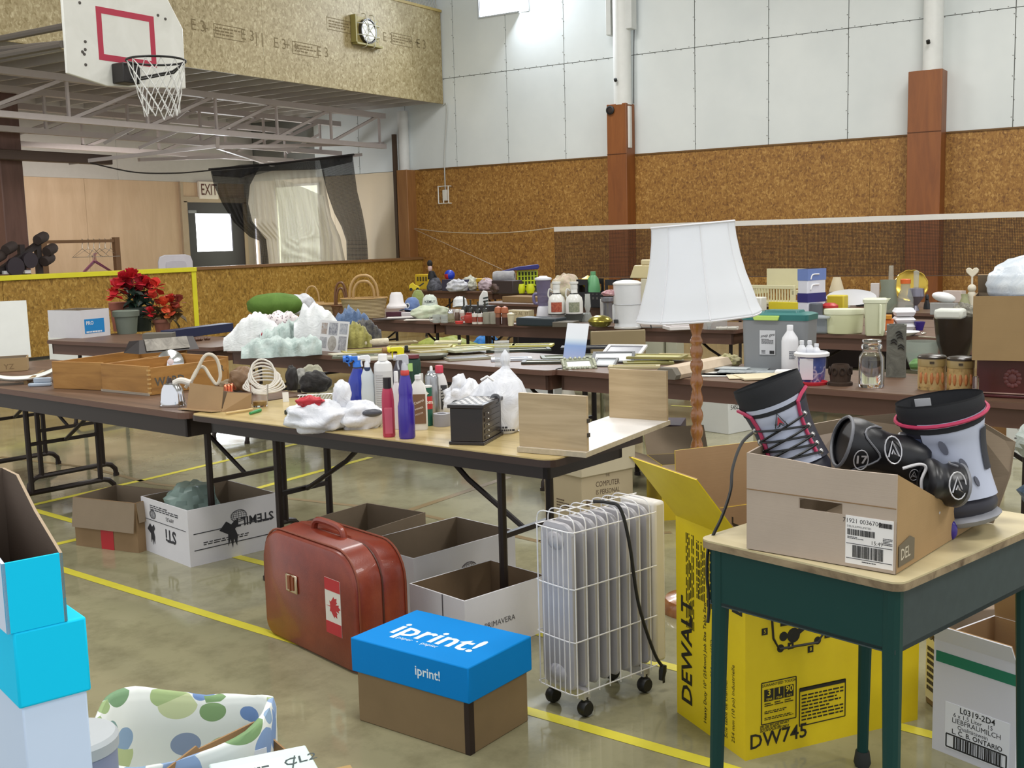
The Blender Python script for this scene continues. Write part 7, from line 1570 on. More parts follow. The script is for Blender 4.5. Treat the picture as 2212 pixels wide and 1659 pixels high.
o = hang('left_drape', '', [[(455, 370), (560, 362)], [(462, 400), (540, 400)], [(480, 440), (536, 440)], [(505, 480), (545, 478)], [(540, 512), (566, 506)], [(560, 520), (575, 517)], [(563, 560), (580, 560)], [(564, 590), (582, 590)]], BN, YN, 24, .05, fr=5); o.parent = e
o = hang('right_drape', '', [[(690, 344), (762, 336)], [(698, 380), (766, 372)], [(708, 420), (772, 415)], [(722, 460), (782, 455)], [(738, 490), (788, 486)], [(748, 520), (793, 520)], [(750, 590), (797, 590)]], BN2, YN, 30, .06, fr=6); o.parent = e
o = hang('valance', '', [[(455, 366), (520, 356), (590, 352), (680, 346), (762, 335)], [(460, 380), (520, 384), (560, 370), (690, 366), (760, 350)]], BN, YN-.05, 40, .04, fr=8); o.parent = e
MB().tube([aty(452, 366, YN), aty(560, 358, YN), aty(764, 334, YN)], .025, 6).build('top_rail', flat('#3b3736', .5), e)
MB().tube(curve([aty(195, 352, YN), aty(290, 372, YN), aty(380, 374, YN), aty(455, 368, YN)]), .012, 5).build('slack_rope', flat('#2a2626', .6), e)
e = thing('white_net', 'pale white net hanging bright against the rear windows', 'net', (0, 0, 0))
o = hang('net_sheet', '', [[(528, 384), (600, 366), (700, 366)], [(532, 430), (610, 420), (706, 420)], [(536, 480), (620, 480), (716, 470)], [(575, 515), (640, 518), (735, 512)], [(580, 560), (650, 560), (745, 560)], [(580, 592), (650, 592), (748, 592)]], WN, YN+.2, 60, .04, fr=14); o.parent = e
o = hang('net_fold', '', [[(590, 385), (630, 394), (700, 424)], [(600, 440), (640, 440), (704, 450)], [(606, 516), (650, 516), (718, 512)], [(608, 590), (650, 590), (720, 590)]], WN, YN+.12, 40, .05, fr=12); o.parent = e
# ------------------------------------------------------------------ clothes rack, exercise bench and chair behind the half wall
YR = 16.2
q0, q1 = aty(92, 523, YR), aty(250, 520, YR)
e = thing('clothes_rack', 'wooden clothes rack with wire hangers behind the half wall', 'rack', (q0.x, YR, 0)); RW = flat('#7b5b3e', .5); w_ = q1.x-q0.x
MB().bar((0, 0, q0.z), (w_, 0, q1.z), .05, .05).build('top_bar', RW, e, smooth=0)
for x in (0, w_): MB().bx(x-.05, x+.05, -.04, .04, .04, q0.z+.06).build('post', RW, e, smooth=0); MB().bx(x-.05, x+.05, -.3, .3, 0, .05).build('foot', RW, e, smooth=0)
for i in range(6):
    x = w_*(.52+.08*i); m = MB(); z = q0.z-.02; dy = .12*sin(i*2)
    m.tube(curve([(x, 0, z+.06), (x+.03, 0, z+.03), (x, 0, z-.04), (x, 0, z-.1)], 4), .006, 5); m.tube([(x, 0, z-.1), (x-.2, dy, z-.24), (x+.2, -dy, z-.24)], .006, 5, 0, True); m.build('wire_hanger', flat('#a39a8e', .3, .6), e)
for i in range(3):
    x = w_*(.66+.03*i); m = MB(); z = q0.z-.33; m.tube([(x, .02*i, z), (x-.3, .02*i, z-.24), (x+.34, .02*i, z-.2)], .014, 6, 0, True); m.tube(curve([(x, .02*i, z), (x, .02*i, z+.1), (x+.04, .02*i, z+.13)], 4), .006, 5); m.build('pink_hanger', flat(('#a5507a', '#8f4a72', '#b06a6a')[i], .4), e)
q0 = aty(60, 560, 15.5)
e = thing('exercise_bench', 'dark exercise bench with padded rollers behind the half wall', 'exercise bench', (q0.x, 15.5, 0)); DKP = flat('#2e2626', .6); zr = lambda py: aty(60, py, 15.5).z
for x, py in ((-.55, 560), (-.1, 528), (.18, 520)): MB().bx(x-.04, x+.04, -.04, .04, 0, zr(py)).build('post', DKP, e, smooth=0)
MB().bar((-.5, 0, zr(585)), (.2, 0, zr(527)), .1, .08).build('sloping_arm', DKP, e, smooth=0); MB().bar((-.6, 0, .1), (.4, 0, .1), .08, .08).build('floor_rail', DKP, e, smooth=0)
for x, py in ((.22, 515), (.36, 541), (.3, 562), (-.32, 535), (-.5, 552)): MB().lathe([(0, -.13), (.07, -.13), (.08, -.1), (.08, .1), (.07, .13), (0, .13)], 14, 0, T(x, -.05, zr(py)) @ R(.5) @ R(pi/2.4, 'Y')).build('foam_roller', flat('#3b302c', .8), e)
MB().lathe([(0, 0), (.14, 0), (.14, .05), (0, .05)], 20, 0, T(-.3, -.1, zr(575)) @ R(pi/2, 'X')).build('weight_disc', flat('#332b33', .5), e); MB().lathe([(0, 0), (.12, 0), (.12, .05), (0, .05)], 20, 0, T(-.05, -.1, zr(562)) @ R(pi/2, 'X')).build('weight_disc', flat('#332b33', .5), e)
for x in (-.42, -.08): MB().bx(x-.05, x+.05, -.1, 0, zr(590), zr(583)).build('white_end', WHITE, e, smooth=0)
YC_ = 15.2; q0, q1 = aty(340, 566, YC_), aty(414, 566, YC_); zt_ = aty(376, 550, YC_).z
e = thing('plastic_chair', 'white plastic chair whose rounded back shows above the half wall', 'chair', ((q0.x+q1.x)/2, YC_, 0)); w_ = (q1.x-q0.x)/2; WP_ = flat('#cfcbd0', .4)
prof_ = [(-w_, zt_-.45), (-w_, zt_-.12), (-w_*.9, zt_-.03), (-w_*.6, zt_), (w_*.6, zt_), (w_*.9, zt_-.03), (w_, zt_-.12), (w_, zt_-.45)]
MB().prism(prof_[::-1], 0, .03, 0, R(pi/2, 'X')).build('backrest', WP_, e, bevel=.01); MB().prism([(x*.6, zt_-.1+(z-zt_)*.6) for x, z in prof_][::-1], .03, .04, 0, R(pi/2, 'X')).build('back_panel', flat('#c2bec4', .4), e, bevel=.005)
MB().bx(-w_, w_, -.45, 0, zt_-.5, zt_-.45).build('seat', WP_, e, bevel=.01)
for x in (-w_+.04, w_-.04):
    for y in (-.42, -.03): MB().bx(x-.03, x+.03, y-.03, y+.03, 0, zt_-.5).build('leg', WP_, e, smooth=0)
# ------------------------------------------------------------------ caps, baskets, pillow on the left far table
WICK = NT('wicker'); v_ = WICK.coord((1, 1, 1)); wv_ = WICK.n('ShaderNodeTexWave', bands_direction='Z'); wv_.inputs['Scale'].default_value = 22; WICK.l(v_, wv_.inputs['Vector']); nz_ = WICK.noise(v_, 40, 2)
WICK.col(WICK.ramp(wv_.outputs['Fac'], [(.1, '#8f7a54'), (.5, '#b7a27a'), (.9, '#cbb88f')])); WICK.bump(wv_.outputs['Fac'], .6, .01); WICK = WICK.set(rough=.7)
CANE = flat('#b08d5a', .5)
g = 'wicker baskets on the left far table'
def wbasket(label, base, w, h, hh_, mat=WICK, hm=CANE, fl=.6, n=1, hw=.009, flare=1.0):
    p = at(*base, ZT0); s = mpp(p); rx, H = w/2*s, h*s; p = p+Vector((p.x, p.y, 0)).normalized()*rx*fl*.8; p.z = ZT0+.001
    e = thing('wicker_basket', label, 'basket', p, face(p), g)
    MB().lathe([(0, 0), (rx*.86/flare, 0), (rx*.9, H*.4), (rx, H), (rx*1.03, H*1.02), (rx*.96, H*1.0), (rx*.84, H*.3), (0, H*.1)], 30, 0, None, 1, fl, .25).build('body', mat, e, smooth=50)
    m = MB(); m.tube([(rx*1.0*cos(t_), rx*fl*sin(t_), H*1.01) for t_ in [k*2*pi/30 for k in range(30)]], .009, 6, 0, True); m.build('rim', hm, e)
    for k in range(n):
        sc = 1-.25*k; MB().tube(curve([(-rx*.62*sc, 0, H*.9), (-rx*.55*sc, 0, H+hh_*s*.55*sc), (-rx*.25*sc, 0, H+hh_*s*.95*sc), (rx*.25*sc, 0, H+hh_*s*.95*sc), (rx*.55*sc, 0, H+hh_*s*.55*sc), (rx*.62*sc, 0, H*.9)], 6), hw, 8).build('handle', hm, e)
    return e
wbasket('large pale wicker basket with two tall hoop handles', (788, 688), 100, 42, 50, n=2, hw=.014)
wbasket('shallow oval wicker basket lying open left of the brown handled one', (706, 680), 66, 22, 0, n=0, fl=.7)
wbasket('small wicker basket with a thin arched handle beside the white bag', (676, 677), 48, 22, 36)
wbasket('dark brown wicker basket with a thick hoop handle', (738, 683), 42, 22, 50, wrinkle('#6d4f33', '#7f6040', 30, .7), flat('#6a4526', .4), n=2, hw=.013)
p = at(595, 690, ZT0); s = mpp(p); m = MB(); m.ball((0, 24*s, 30*s), (72*s, 34*s, 26*s), 30, 16, 0, None, lambda d: (1-.18*abs(d.x)**3)*(1+.05*noise.noise(d*3))); o = m.build('green_pillow', wrinkle('#4f7024', '#628436', 5, .8, .3), None, p, face(p), smooth=80); tag(o, 'plump green pillow behind the white towels', 'pillow')
heap('white_bag', 'crumpled white bag between the green pillow and the baskets', 'bag', (650, 682), 62, 46, wrinkle('#b5b7bd', '#d5d6da', 10, .4), 61)
g = 'caps heaped on the far table'
def cap(name, label, base, w, h, mat, brim=True, z=ZT0, em=None, white=None, txt=None, turn=0):
    p = at(*base, z); s = mpp(p); r_ = w/2*s; H = h*s; e = thing(name, label, 'hat', p, face(p, turn), g)
    if name == 'bucket_hat': MB().lathe([(0, H), (r_*.5, H*.98), (r_*.66, H*.8), (r_*.74, H*.35), (r_*1.05, .02), (r_*1.06, 0), (r_*.7, H*.3), (0, H*.8)], 24).build('crown', mat, e)
    else:
        MB().lathe([(0, H), (r_*.45, H*.97), (r_*.8, H*.75), (r_*.92, H*.35), (r_*.95, .005), (0, .005)], 24, 0, None, 1, 1.05).build('crown', mat, e)
        MB().grid(lambda u, v: ((u-.5)*1.9*r_, -r_*(.7+v*(1.0-1.2*(u-.5)**2)), .012+H*.12*(1-(2*u-1)**2)-.0*v), 12, 5).build('brim', mat, e, solid=.006)
        MB().ball((0, 0, H), r_*.06, 8, 5).build('button', mat, e)
    if em: MB().lathe([(0, 0), (r_*.34, 0), (r_*.34, .003), (0, .003)], 18, 0, T(0, -r_*.99, H*.42) @ R(pi/2-.15, 'X')).lathe([(0, .003), (r_*.2, .003), (r_*.2, .004), (0, .004)], 14, 1, T(0, -r_*.99, H*.42) @ R(pi/2-.15, 'X')).build('badge', [flat('#c9d0d4', .5), flat('#2b2f38', .5)], e)
    if txt: MB().text(txt, r_*.42, T(0, -r_*1.02, H*.5) @ R(pi/2-.2, 'X'), 0, bold=.02).build('lettering', flat('#35383a', .6), e, smooth=0)
    return e
cap('bucket_hat', 'white bucket hat right of the large wicker basket', (857, 665), 42, 34, flat('#e3e0e0', .7), z=ZT0+.06)
cap('peaked_hat', 'blue cap with a round badge beside the white bucket hat', (891, 672), 36, 30, cloth('#6076a4', '#6b82b0', 30), z=ZT0+.002, em=1, turn=-35)
cap('peaked_hat', 'olive green cap behind the blue badge cap', (904, 668), 32, 42, cloth('#7f8a4e', '#8d9858', 30), z=ZT0+.002)
cap('peaked_hat', 'white cap with dark lettering right of the blue badge cap', (929, 666), 36, 30, cloth('#bfc9be', '#cfd8cd', 30), z=ZT0+.04, txt='KEMLY')
cap('peaked_hat', 'white and grey cap standing alone among the dark trophies', (994, 664), 34, 24, cloth('#cdd0d2', '#dadcdc', 30), z=ZT0+.0)
heap('pale_clothes', 'pale green folded clothes in front of the white lettered cap', 'clothes', (930, 690), 84, 30, cloth('#a8b398', '#c5cbb4', 14), 71, g)
o = MB().bx(-.1, .1, 0, .05, 0, .05).build('maroon_packet', flat('#4d1f30', .4), None, at(855, 684, ZT0), face(at(855, 684, ZT0)), bevel=.004); tag(o, 'maroon packet beside the wicker basket', 'packet')
o = MB().bx(-.1, .1, 0, .05, 0, .045).build('white_packet', flat('#c9c4c6', .4), None, at(888, 684, ZT0), face(at(855, 684, ZT0)), bevel=.004); tag(o, 'white labelled packet right of the maroon one', 'packet')
for i, (px, w, d, c, dg, lab) in enumerate((((845, 690), .36, .2, '#3c3230', 4, 'dark folder lying at the front left of the far table'), ((868, 687), .3, .16, '#cfc9c4', -4, 'white open booklet on the dark folder'), ((905, 692), .3, .12, '#ddd5cb', -12, 'cream envelope at the front right of the far table'))):
    p = at(*px, ZT0+.002+.008*(i == 1)); o = MB().bx(-w/2, w/2, -d/2+.05, d/2+.05, 0, .007).build('paper', flat(c, .6), None, p, face(p, dg), smooth=0); tag(o, lab, 'paper', 'papers on the far table')
# ------------------------------------------------------------------ kitchen goods on the long far table
g = 'small kitchen goods on the far table'
CLR = film('#c3c8c4', .32, .1); CUP = [(0, 0), (.9, 0), (1, .05), (1, 1), (.93, 1), (.9, .1), (0, .07)]
def mug(label, base, w, h, mat):
    e, s, r_, H = turned('glass_mug', label, 'mug', base, w, h, [('body', CUP, mat), ('foot', [(0, 0), (.95, 0), (.95, .05), (0, .05)], mat)], g); MB().tube(curve([(-r_*.9, 0, H*.8), (-r_*1.6, 0, H*.75), (-r_*1.6, 0, H*.3), (-r_*.9, 0, H*.2)], 4), .007, 6).build('handle', mat, e); return e
mug('clear glass mug at the left end of the long far table', (943, 698), 17, 18, CLR); mug('second clear glass mug from the left end of the long far table', (960, 698), 16, 18, CLR)
SHK = [(0, 0), (.9, 0), (1, .1), (.75, .7), (.7, .72), (0, .72)]; SHC = [(0, .7), (.74, .7), (.74, .88), (.5, 1), (0, 1)]
turned('salt_shaker', 'glass shaker with a steel top beside the glass mugs', 'shaker', (974, 696), 18, 26, [('body', SHK, film('#9a9672', .6)), ('cap', SHC, CHROME)], g)
turned('spice_jar', 'brown spice jar behind the red dish', 'jar', (988, 692), 13, 24, [('body', SHK, flat('#5d4638', .4)), ('cap', SHC, flat('#c9c4ba', .4))], g)
turned('spice_jar', 'pinkish spice jar left of the red pot', 'jar', (999, 692), 13, 22, [('body', SHK, flat('#a58a80', .4)), ('cap', SHC, flat('#d6d2ca', .4))], g)
turned('red_dish', 'small round red dish at the front of the long far table', 'dish', (992, 700), 18, 6, [('b', [(0, 0), (.9, 0), (1, .9), (.9, 1), (.8, .4), (0, .3)], flat('#c23a38', .4))], g)
e, s, r_, H = turned('red_pot', 'small round red pot with a handle', 'pot', (1013, 698), 22, 22, [('body', [(0, 0), (.7, 0), (1, .4), (.85, .75), (.55, .85), (.7, .98), (0, 1)], flat('#a63a30', .35)), ('mouth', [(.5, .95), (.62, 1.0), (.5, .9)], flat('#5e201c', .5))], g); MB().tube(curve([(-r_*.8, 0, H*.6), (-r_*1.5, 0, H*.55), (-r_*.9, 0, H*.2)], 4), .006, 6).build('handle', flat('#a63a30', .35), e)
for i, x in enumerate((1026, 1038)): turned('shaker_jar', ['left red and white shaker jar of the pair', 'right red and white shaker jar of the pair'][i], 'shaker', (x, 700), 12, 22, [('body', [(0, .1), (.95, .1), (.95, .72), (0, .72)], flat('#8d4334', .4)), ('cap', [(0, .7), (1, .7), (1, 1), (0, 1)], flat('#d9d4cc', .4)), ('base', [(0, 0), (1, 0), (1, .2), (0, .2)], flat('#d0cac0', .4))], g)
for i, x in enumerate((1052, 1066)): turned('tumbler', ['cloudy glass tumbler right of the shaker jars', 'second cloudy tumbler beside the mushroom shakers'][i], 'tumbler', (x, 700), 16, 25, [('b', CUP, film('#b5b2a4', .6))], g)
for i, x in enumerate((1077, 1091)): turned('mushroom_shaker', ['left shaker with an orange dome and dark foot', 'right shaker with an orange dome and dark foot'][i], 'shaker', (x, 702), 16, 40, [('body', [(0, 0), (.8, 0), (.8, .4), (0, .42)], flat('#43281f', .5)), ('stem', [(.78, .38), (.8, .65), (0, .66)], flat('#8f5a40', .5)), ('dome', [(0, .62), (1.0, .64), (1.05, .75), (.85, .93), (0, 1)], flat('#a8613f', .5))], g)
turned('cream_jar', 'cream lidded jar right of the mushroom shakers', 'jar', (1104, 704), 17, 28, [('body', [(0, 0), (.7, 0), (.9, .85), (0, .85)], flat('#c9bfa0', .5)), ('lid', [(1, .84), (1, .92), (.4, 1), (0, 1)], flat('#d3c9ac', .4))], g)
e, w_, h_ = stand('cream_tin', 'cream oblong box with faint lettering behind the cream jar', 'box', (1096, 694), (1142, 695), 24, .1, flat('#bdb08a', .5), g)
m = MB(); m.text('VERO AL 37', .045, onface(w_*.5, -.001, h_*.7, 'front'), 0); o = m.build('lettering', flat('#7d7050', .6), e, smooth=0)
stand('black_case', 'flat black case at the front of the long far table', 'case', (1114, 704), (1200, 706), 18, .2, flat('#1f2a30', .4), g, bevel=.012)
stand('book', 'pale edged book under the small grey box', 'book', (1193, 707), (1238, 707), 11, .2, flat('#5b5448', .6), g)
DP = [(-1, 0), (1, 0)]
# blender
p = at(1176, 696, ZT0); s = mpp(p); e = thing('blender', 'purple jug blender on a white base', 'blender', p+Vector((.06, .04, 0)), face(p))
MB().lathe([(0, 0), (17*s, 0), (18*s, 3*s), (14*s, 30*s), (12*s, 34*s), (0, 34*s)], 20, 0, None, 1, 1, .4).build('base', flat('#d8d8de', .35), e); MB().lathe([(12*s, 33*s), (13*s, 45*s), (16*s, 86*s), (17*s, 92*s), (0, 92*s)], 22).build('jug', film('#7d7796', .72, .2), e); MB().lathe([(17.5*s, 90*s), (18.5*s, 92*s), (18*s, 95*s), (10*s, 97*s), (8*s, 99*s), (0, 99*s)], 22).build('lid', flat('#dfe0e6', .4), e)
MB().tube(curve([(16*s, -6*s, 64*s), (20*s, -10*s, 30*s), (26*s, -8*s, 10*s), (40*s, -8*s, 6*s)], 5), .007, 6).build('cord', flat('#3d3c44', .5), e); MB().tube(curve([(-14*s, 0, 60*s), (-21*s, 0, 58*s), (-20*s, 0, 42*s), (-13*s, 0, 40*s)], 4), 3.4*s, 8).build('handle', flat('#6a6286', .4), e)
zb2 = ZT0+.075
for i, (x0, x1, h_, c, lab) in enumerate(((1185, 1223, 16, '#c9c8c4', 'small white box under the left white jug'), (1219, 1262, 16, '#6d726d', 'small grey box under the right white jug'))): stand('small_box', lab, 'box', (x0, 695), (x1, 695), h_, .22, flat(c, .6), g)
JUG = [(0, 0), (.92, 0), (1, .03), (1, .38), (.88, .52), (.5, .62), (.4, .66), (.38, .8), (0, .8)]
for i, (x, c1, c2, lab) in enumerate(((1203, '#8a3528', '#c06a4c', 'white ceramic jug with a red picture panel'), (1241, '#6f7a64', '#a5a48c', 'white ceramic jug with a green landscape picture'))):
    e, s, r_, H = turned('ceramic_jug', lab, 'jug', (x, 680), 38, 70, [('body', JUG, flat('#dcdcd6', .25)), ('neck', [(.38, .76), (.42, .8), (.4, .92), (.5, .94), (.5, 1), (0, 1)], flat('#e0e0da', .25)), ('band', [(1.0, .0), (1.01, .015), (1.0, .03)], flat('#3a3a38', .4)), ('neck_band', [(.49, .62), (.52, .64), (.45, .66)], flat('#3d3d3a', .4))], g, z=zb2)
    MB().grid(lambda u, v: (r_*1.012*cos(-2.25+1.3*u), r_*1.012*sin(-2.25+1.3*u), H*(.08+.3*v)), 10, 1).build('picture', wrinkle(c1, c2, 40, .3, 0), e, smooth=60); MB().tube(curve([(-r_*.45, .0, H*.72), (-r_*.8, 0, H*.78), (-r_*.95, 0, H*.6), (-r_*.8, 0, H*.5)], 4), .008, 6).build('handle', flat('#d2d2cc', .25), e)
turned('oil_lamp', 'clear glass oil lamp with a tall chimney', 'lamp', (1270, 696), 26, 60, [('font', [(0, 0), (.9, 0), (1, .06), (.5, .3), (.3, .36), (0, .36)], CLR), ('chimney', [(.3, .35), (.55, .55), (.5, .7), (.42, 1), (.38, 1), (.46, .7), (.5, .55), (.26, .36)], film('#d5d8d4', .35, .1))], g)
e, s, r_, H = turned('brass_dish', 'covered brass dish between the jugs and the white urn', 'dish', (1297, 708), 54, 26, [('bowl', [(0, 0), (.5, 0), (.8, .15), (1, .5), (0, .52)], flat('#7c7436', .3, .7)), ('lid', [(1.02, .48), (1, .56), (.75, .82), (.35, .96), (0, 1)], flat('#a89c48', .25, .8))], g)
turned('steel_cup', 'tall steel cup on a pedestal left of the white urn', 'cup', (1314, 698), 30, 54, [('b', [(0, 0), (.7, 0), (.7, .72), (.75, .8), (1, .86), (1.02, 1), (.9, 1), (.85, .88), (0, .8)], flat('#8d8e94', .25, .7))], g)
stand('white_placard', 'narrow white panel behind the steel cup', 'panel', (1297, 696), (1312, 696), 50, .02, flat('#cfcdc8', .5), g)
e, s, r_, H = turned('coffee_urn', 'tall white coffee urn with a dark spout base', 'urn', (1356, 711), 60, 104, [('body', [(0, 0), (.95, 0), (.96, .04), (.92, .08), (.9, .12), (1, .5), (1.0, .92), (0, .92)], flat('#d3d4d6', .3)), ('lid', [(1.04, .91), (1.04, .94), (.8, .98), (.3, 1), (0, 1)], flat('#e0deda', .3)), ('foot_ring', [(.97, 0), (1.0, .01), (1.0, .035), (.96, .045)], flat('#bcb9b5', .3))], g)
MB().tube([(r_*cos(t_), r_*sin(t_), H*.5) for t_ in [k*2*pi/30 for k in range(30)]], .003, 5, 0, True).build('seam', flat('#a9abb0', .4), e); MB().bx(-r_*1.1, -r_*.85, -.03, .03, H*.16, H*.5).build('side_handle', flat('#cfd0d2', .35), e, bevel=.01); MB().bx(-r_*1.0, -r_*.7, -r_*.75, -r_*.55, H*.12, H*.2).build('spout', flat('#2a2a2c', .4), e, bevel=.004)
e = thing('black_stand', 'low black wire stand right of the white urn', 'stand', at(1415, 709, ZT0), face(at(1415, 709, ZT0))); MB().bx(-.16, .16, 0, .16, .05, .062).build('top', BLACK, e, bevel=.004)
for x in (-.14, -.04, .07, .14): MB().tube([(x, .02, .05), (x+.01, .0, 0)], .006, 6).build('leg', BLACK, e)
o = MB().bx(-.02, .22, 0, .2, 0, .03).bx(0, .2, .02, .18, .03, .05).build('kitchen_scale', flat('#d9d3d2', .4), None, at(1452, 714, ZT0), face(at(1452, 714, ZT0), 18), bevel=.005); tag(o, 'flat white appliance behind the lamp pole', 'appliance')
turned('light_bulb', 'white bulb in a clear holder right of the lamp pole', 'bulb', (1532, 711), 16, 22, [('bulb', [(0, .2), (.5, .25), (.9, .6), (.6, .9), (0, 1)], flat('#dcd8d2', .3)), ('base', [(0, 0), (.5, 0), (.5, .25), (0, .25)], CHROME)], g)
stand('clear_box', 'clear plastic box behind the white bulb', 'box', (1520, 712), (1560, 713), 28, .1, film('#b9bcbc', .4, .2), g)
m = MB(); rg = random.Random(4)
for k_ in range(4): m.tube(curve([(rg.uniform(-.1, .1), rg.uniform(-.02, .04), .02) for _ in range(4)], 5), .014, 6)
o = m.build('white_ribbon', flat('#bdb9b0', .7), None, at(1572, 714, ZT0), face(at(1572, 714, ZT0))); tag(o, 'curled white ribbon behind the lidded bin', 'ribbon')
# ------------------------------------------------------------------ plastic tubs on the right far table
g = 'plastic kitchen ware on the right far table'
MILK = flat('#d3d5b0', .4, 0, .04, 5); MILK2 = flat('#cfd1b4', .45, 0, .04, 5)
e, s, r_, H = turned('oval_tub', 'wide milky oval tub with a lid rim', 'tub', (1824, 723), 86, 54, [('body', [(0, 0), (.82, 0), (.88, .04), (.95, .8), (0, .8)], MILK, .0, .62), ('lid', [(1.0, .78), (1.02, .9), (1, .98), (.9, .96), (0, .94)], flat('#dbddc0', .4), 0, .62)], g)
e, s, r_, H = turned('milky_pitcher', 'milky upright pitcher with a spout', 'pitcher', (1890, 726), 52, 80, [('body', [(0, 0), (.72, 0), (.78, .03), (.92, .9), (0, .9)], MILK2, .55, .8), ('lid', [(1, .88), (1.02, .97), (.9, 1), (0, 1)], flat('#d9dcc4', .4), .55, .8)], g); MB().prism([(r_*.8, H*.86), (r_*1.2, H*.99), (r_*.8, H*.99)], -r_*.3, r_*.3, 0, R(pi/2, 'X')).build('spout', MILK2, e, smooth=0); MB().bx(r_*.3, r_*.5, -r_*.86, -r_*.7, H*.05, H*.85).build('handle', flat('#d6d8bc', .4), e, bevel=.006)
stand('grey_tub', 'low cloudy grey plastic tub left of the oval tub', 'tub', (1740, 720), (1787, 721), 33, .16, film('#9fa6ae', .8), g, bevel=.015)
stand('tub_cover', 'pale clear lid on the low grey tub', 'lid', (1739, 688), (1788, 689), 5, .17, film('#c3cad0', .7), g, z=ZT0+33*mpp(at(1760, 720, ZT0))+.001, bevel=.006)
turned('red_lid_tub', 'tall cream tub with a red lid behind the oval tub', 'tub', (1792, 705), 36, 50, [('body', [(0, 0), (.9, 0), (.95, .8), (0, .8)], flat('#b9b68c', .5)), ('lid', [(1, .78), (1, .88), (.6, .98), (0, 1)], flat('#b8302c', .4))], g)
stand('yellow_tub', 'yellow box tub behind the red lidded tub', 'tub', (1785, 700), (1822, 701), 62, .1, flat('#c9b52c', .5), g, bevel=.01)
p = at(1855, 700, ZT0); s = mpp(p)
o = MB().lathe([(0, 0), (44*s, 0), (52*s, 5*s), (53*s, 6*s), (0, 3*s)], 30, 0, Matrix.Diagonal((1, .35, 1, 1))).build('white_platter', flat('#cfd0d4', .35), None, p+Vector((.12, .1, 54*s)), face(p), smooth=50); o.rotation_euler.x = radians(68); tag(o, 'white oval platter leaning behind the milky tubs', 'platter')
turned('grey_canister', 'dark grey canister behind the low grey tub', 'canister', (1762, 706), 30, 50, [('b', [(0, 0), (1, 0), (1, .97), (.9, 1), (0, 1)], flat('#5a5f66', .4))], g)
e, w_, h_ = stand('cooler_bag', 'tall blue and white striped cooler bag', 'bag', (1744, 706), (1783, 702), 124, .1, flat('#d5d7e0', .5), g, bevel=.008)
BLU, NVY, LBL = flat('#6a80b8', .5), flat('#25206a', .5), flat('#5d6f9e', .5)
for z0, z1, mm in ((.0, .22, flat('#6a707c', .5)), (.42, .58, NVY), (.8, 1.0, BLU)): MB().bx(-.002, w_+.002, -.002, .102, h_*z0, h_*z1).build('stripe', mm, e, smooth=0)
for z in (.3, .72, .9): MB().tube(curve([(w_*.15, -.004, h_*(z-.08)), (w_*.25, -.004, h_*z), (w_*.6, -.004, h_*(z+.005))], 5), .006, 5).build('white_piping', WHITE, e)
# orange boxes, foam cartons, plate, smoked vessel
stand('orange_box', 'orange box behind the milky pitcher', 'box', (1906, 714), (1930, 714), 24, .1, flat('#d8702e', .5), g)
stand('amber_box', 'amber box on the orange one', 'box', (1906, 690), (1926, 690), 9, .08, flat('#c98a2a', .5), g, z=ZT0+24*mpp(at(1910, 714, ZT0))+.001)
for i, (y, h_) in enumerate(((714, 15), (700, 12), (687, 17))):
    z = ZT0+.001+(0, 16, 30)[i]*mpp(at(1950, 714, ZT0)); a, b = at(1933, 714, ZT0), at(1972, 716, ZT0); w_ = (b-a).length; e = thing('foam_carton', ['bottom white foam carton of the small stack', 'middle white foam carton of the small stack', 'top white foam carton of the small stack'][i], 'carton', (a.x, a.y, z), face(a, 8), 'stacked white foam cartons'); s = mpp(a)
    loft([inset(sqring(w_, .16, 0, .01), w_, .16, -.012), inset(sqring(w_, .16, h_*s*.5, .01), w_, .16, 0)]).build('tray', flat('#d9d9de', .5), e, smooth=30); loft([inset(sqring(w_, .16, h_*s*.5, .01), w_, .16, .002), inset(sqring(w_, .16, h_*s*.97, .01), w_, .16, -.014)]).build('lid', flat('#dedee2', .5), e, smooth=30)
turned('purple_bowl', 'small purple bowl right of the foam cartons', 'bowl', (1986, 714), 24, 18, [('b', [(0, 0), (.6, 0), (1, 1), (.92, 1), (.5, .1), (0, .1)], flat('#33247a', .4))], g)
turned('white_plate', 'white plate with a raised rim at the table front', 'plate', (1950, 727), 72, 9, [('b', [(0, 0), (.6, 0), (1, .9), (.97, 1), (.6, .25), (0, .25)], flat('#d9d9dc', .3))], g)
o = MB().tube(curve([at(1985, 727, ZT0+.01), at(2005, 728, ZT0+.012), at(2032, 730, ZT0+.008)], 4), .005, 6).ball(at(1995, 720, ZT0+.02), (.03, .02, .01), 10, 6).build('ladle', flat('#b9b2a5', .25, .7)); tag(o, 'steel ladle beside the white plate', 'ladle')
SMK = film('#3d352c', .72, .1)
e, s, r_, H = turned('smoked_vessel', 'big smoked glass vessel behind the two printed tins', 'vessel', (2062, 806), 92, 116, [('body', [(0, 0), (.5, 0), (.55, .2), (.85, .55), (1, 1), (.95, 1), (.8, .55), (.48, .22), (0, .1)], SMK, .3), ('foot', [(0, 0), (.56, 0), (.4, .12), (0, .12)], SMK)], g)
z = ZT0+116*mpp(at(2062, 806, ZT0)); 
stand('white_dish', 'long white dish on the smoked glass vessel', 'dish', (2016, 690), (2078, 691), 22, .12, flat('#d3d6cc', .4), g, z=z, bevel=.015)
q0, q1 = at(1640, 795), at(2030, 800); o = MB().bx(0, (q1-q0).length, 0, .4, 0, .55).build('brown_chest', flat('#3b2c24', .6, 0, .12), None, (q0.x+.12, q0.y, 0), atan2((q1-q0).y, (q1-q0).x), bevel=.01); tag(o, 'long dark brown chest under the table with the milky tubs', 'chest')
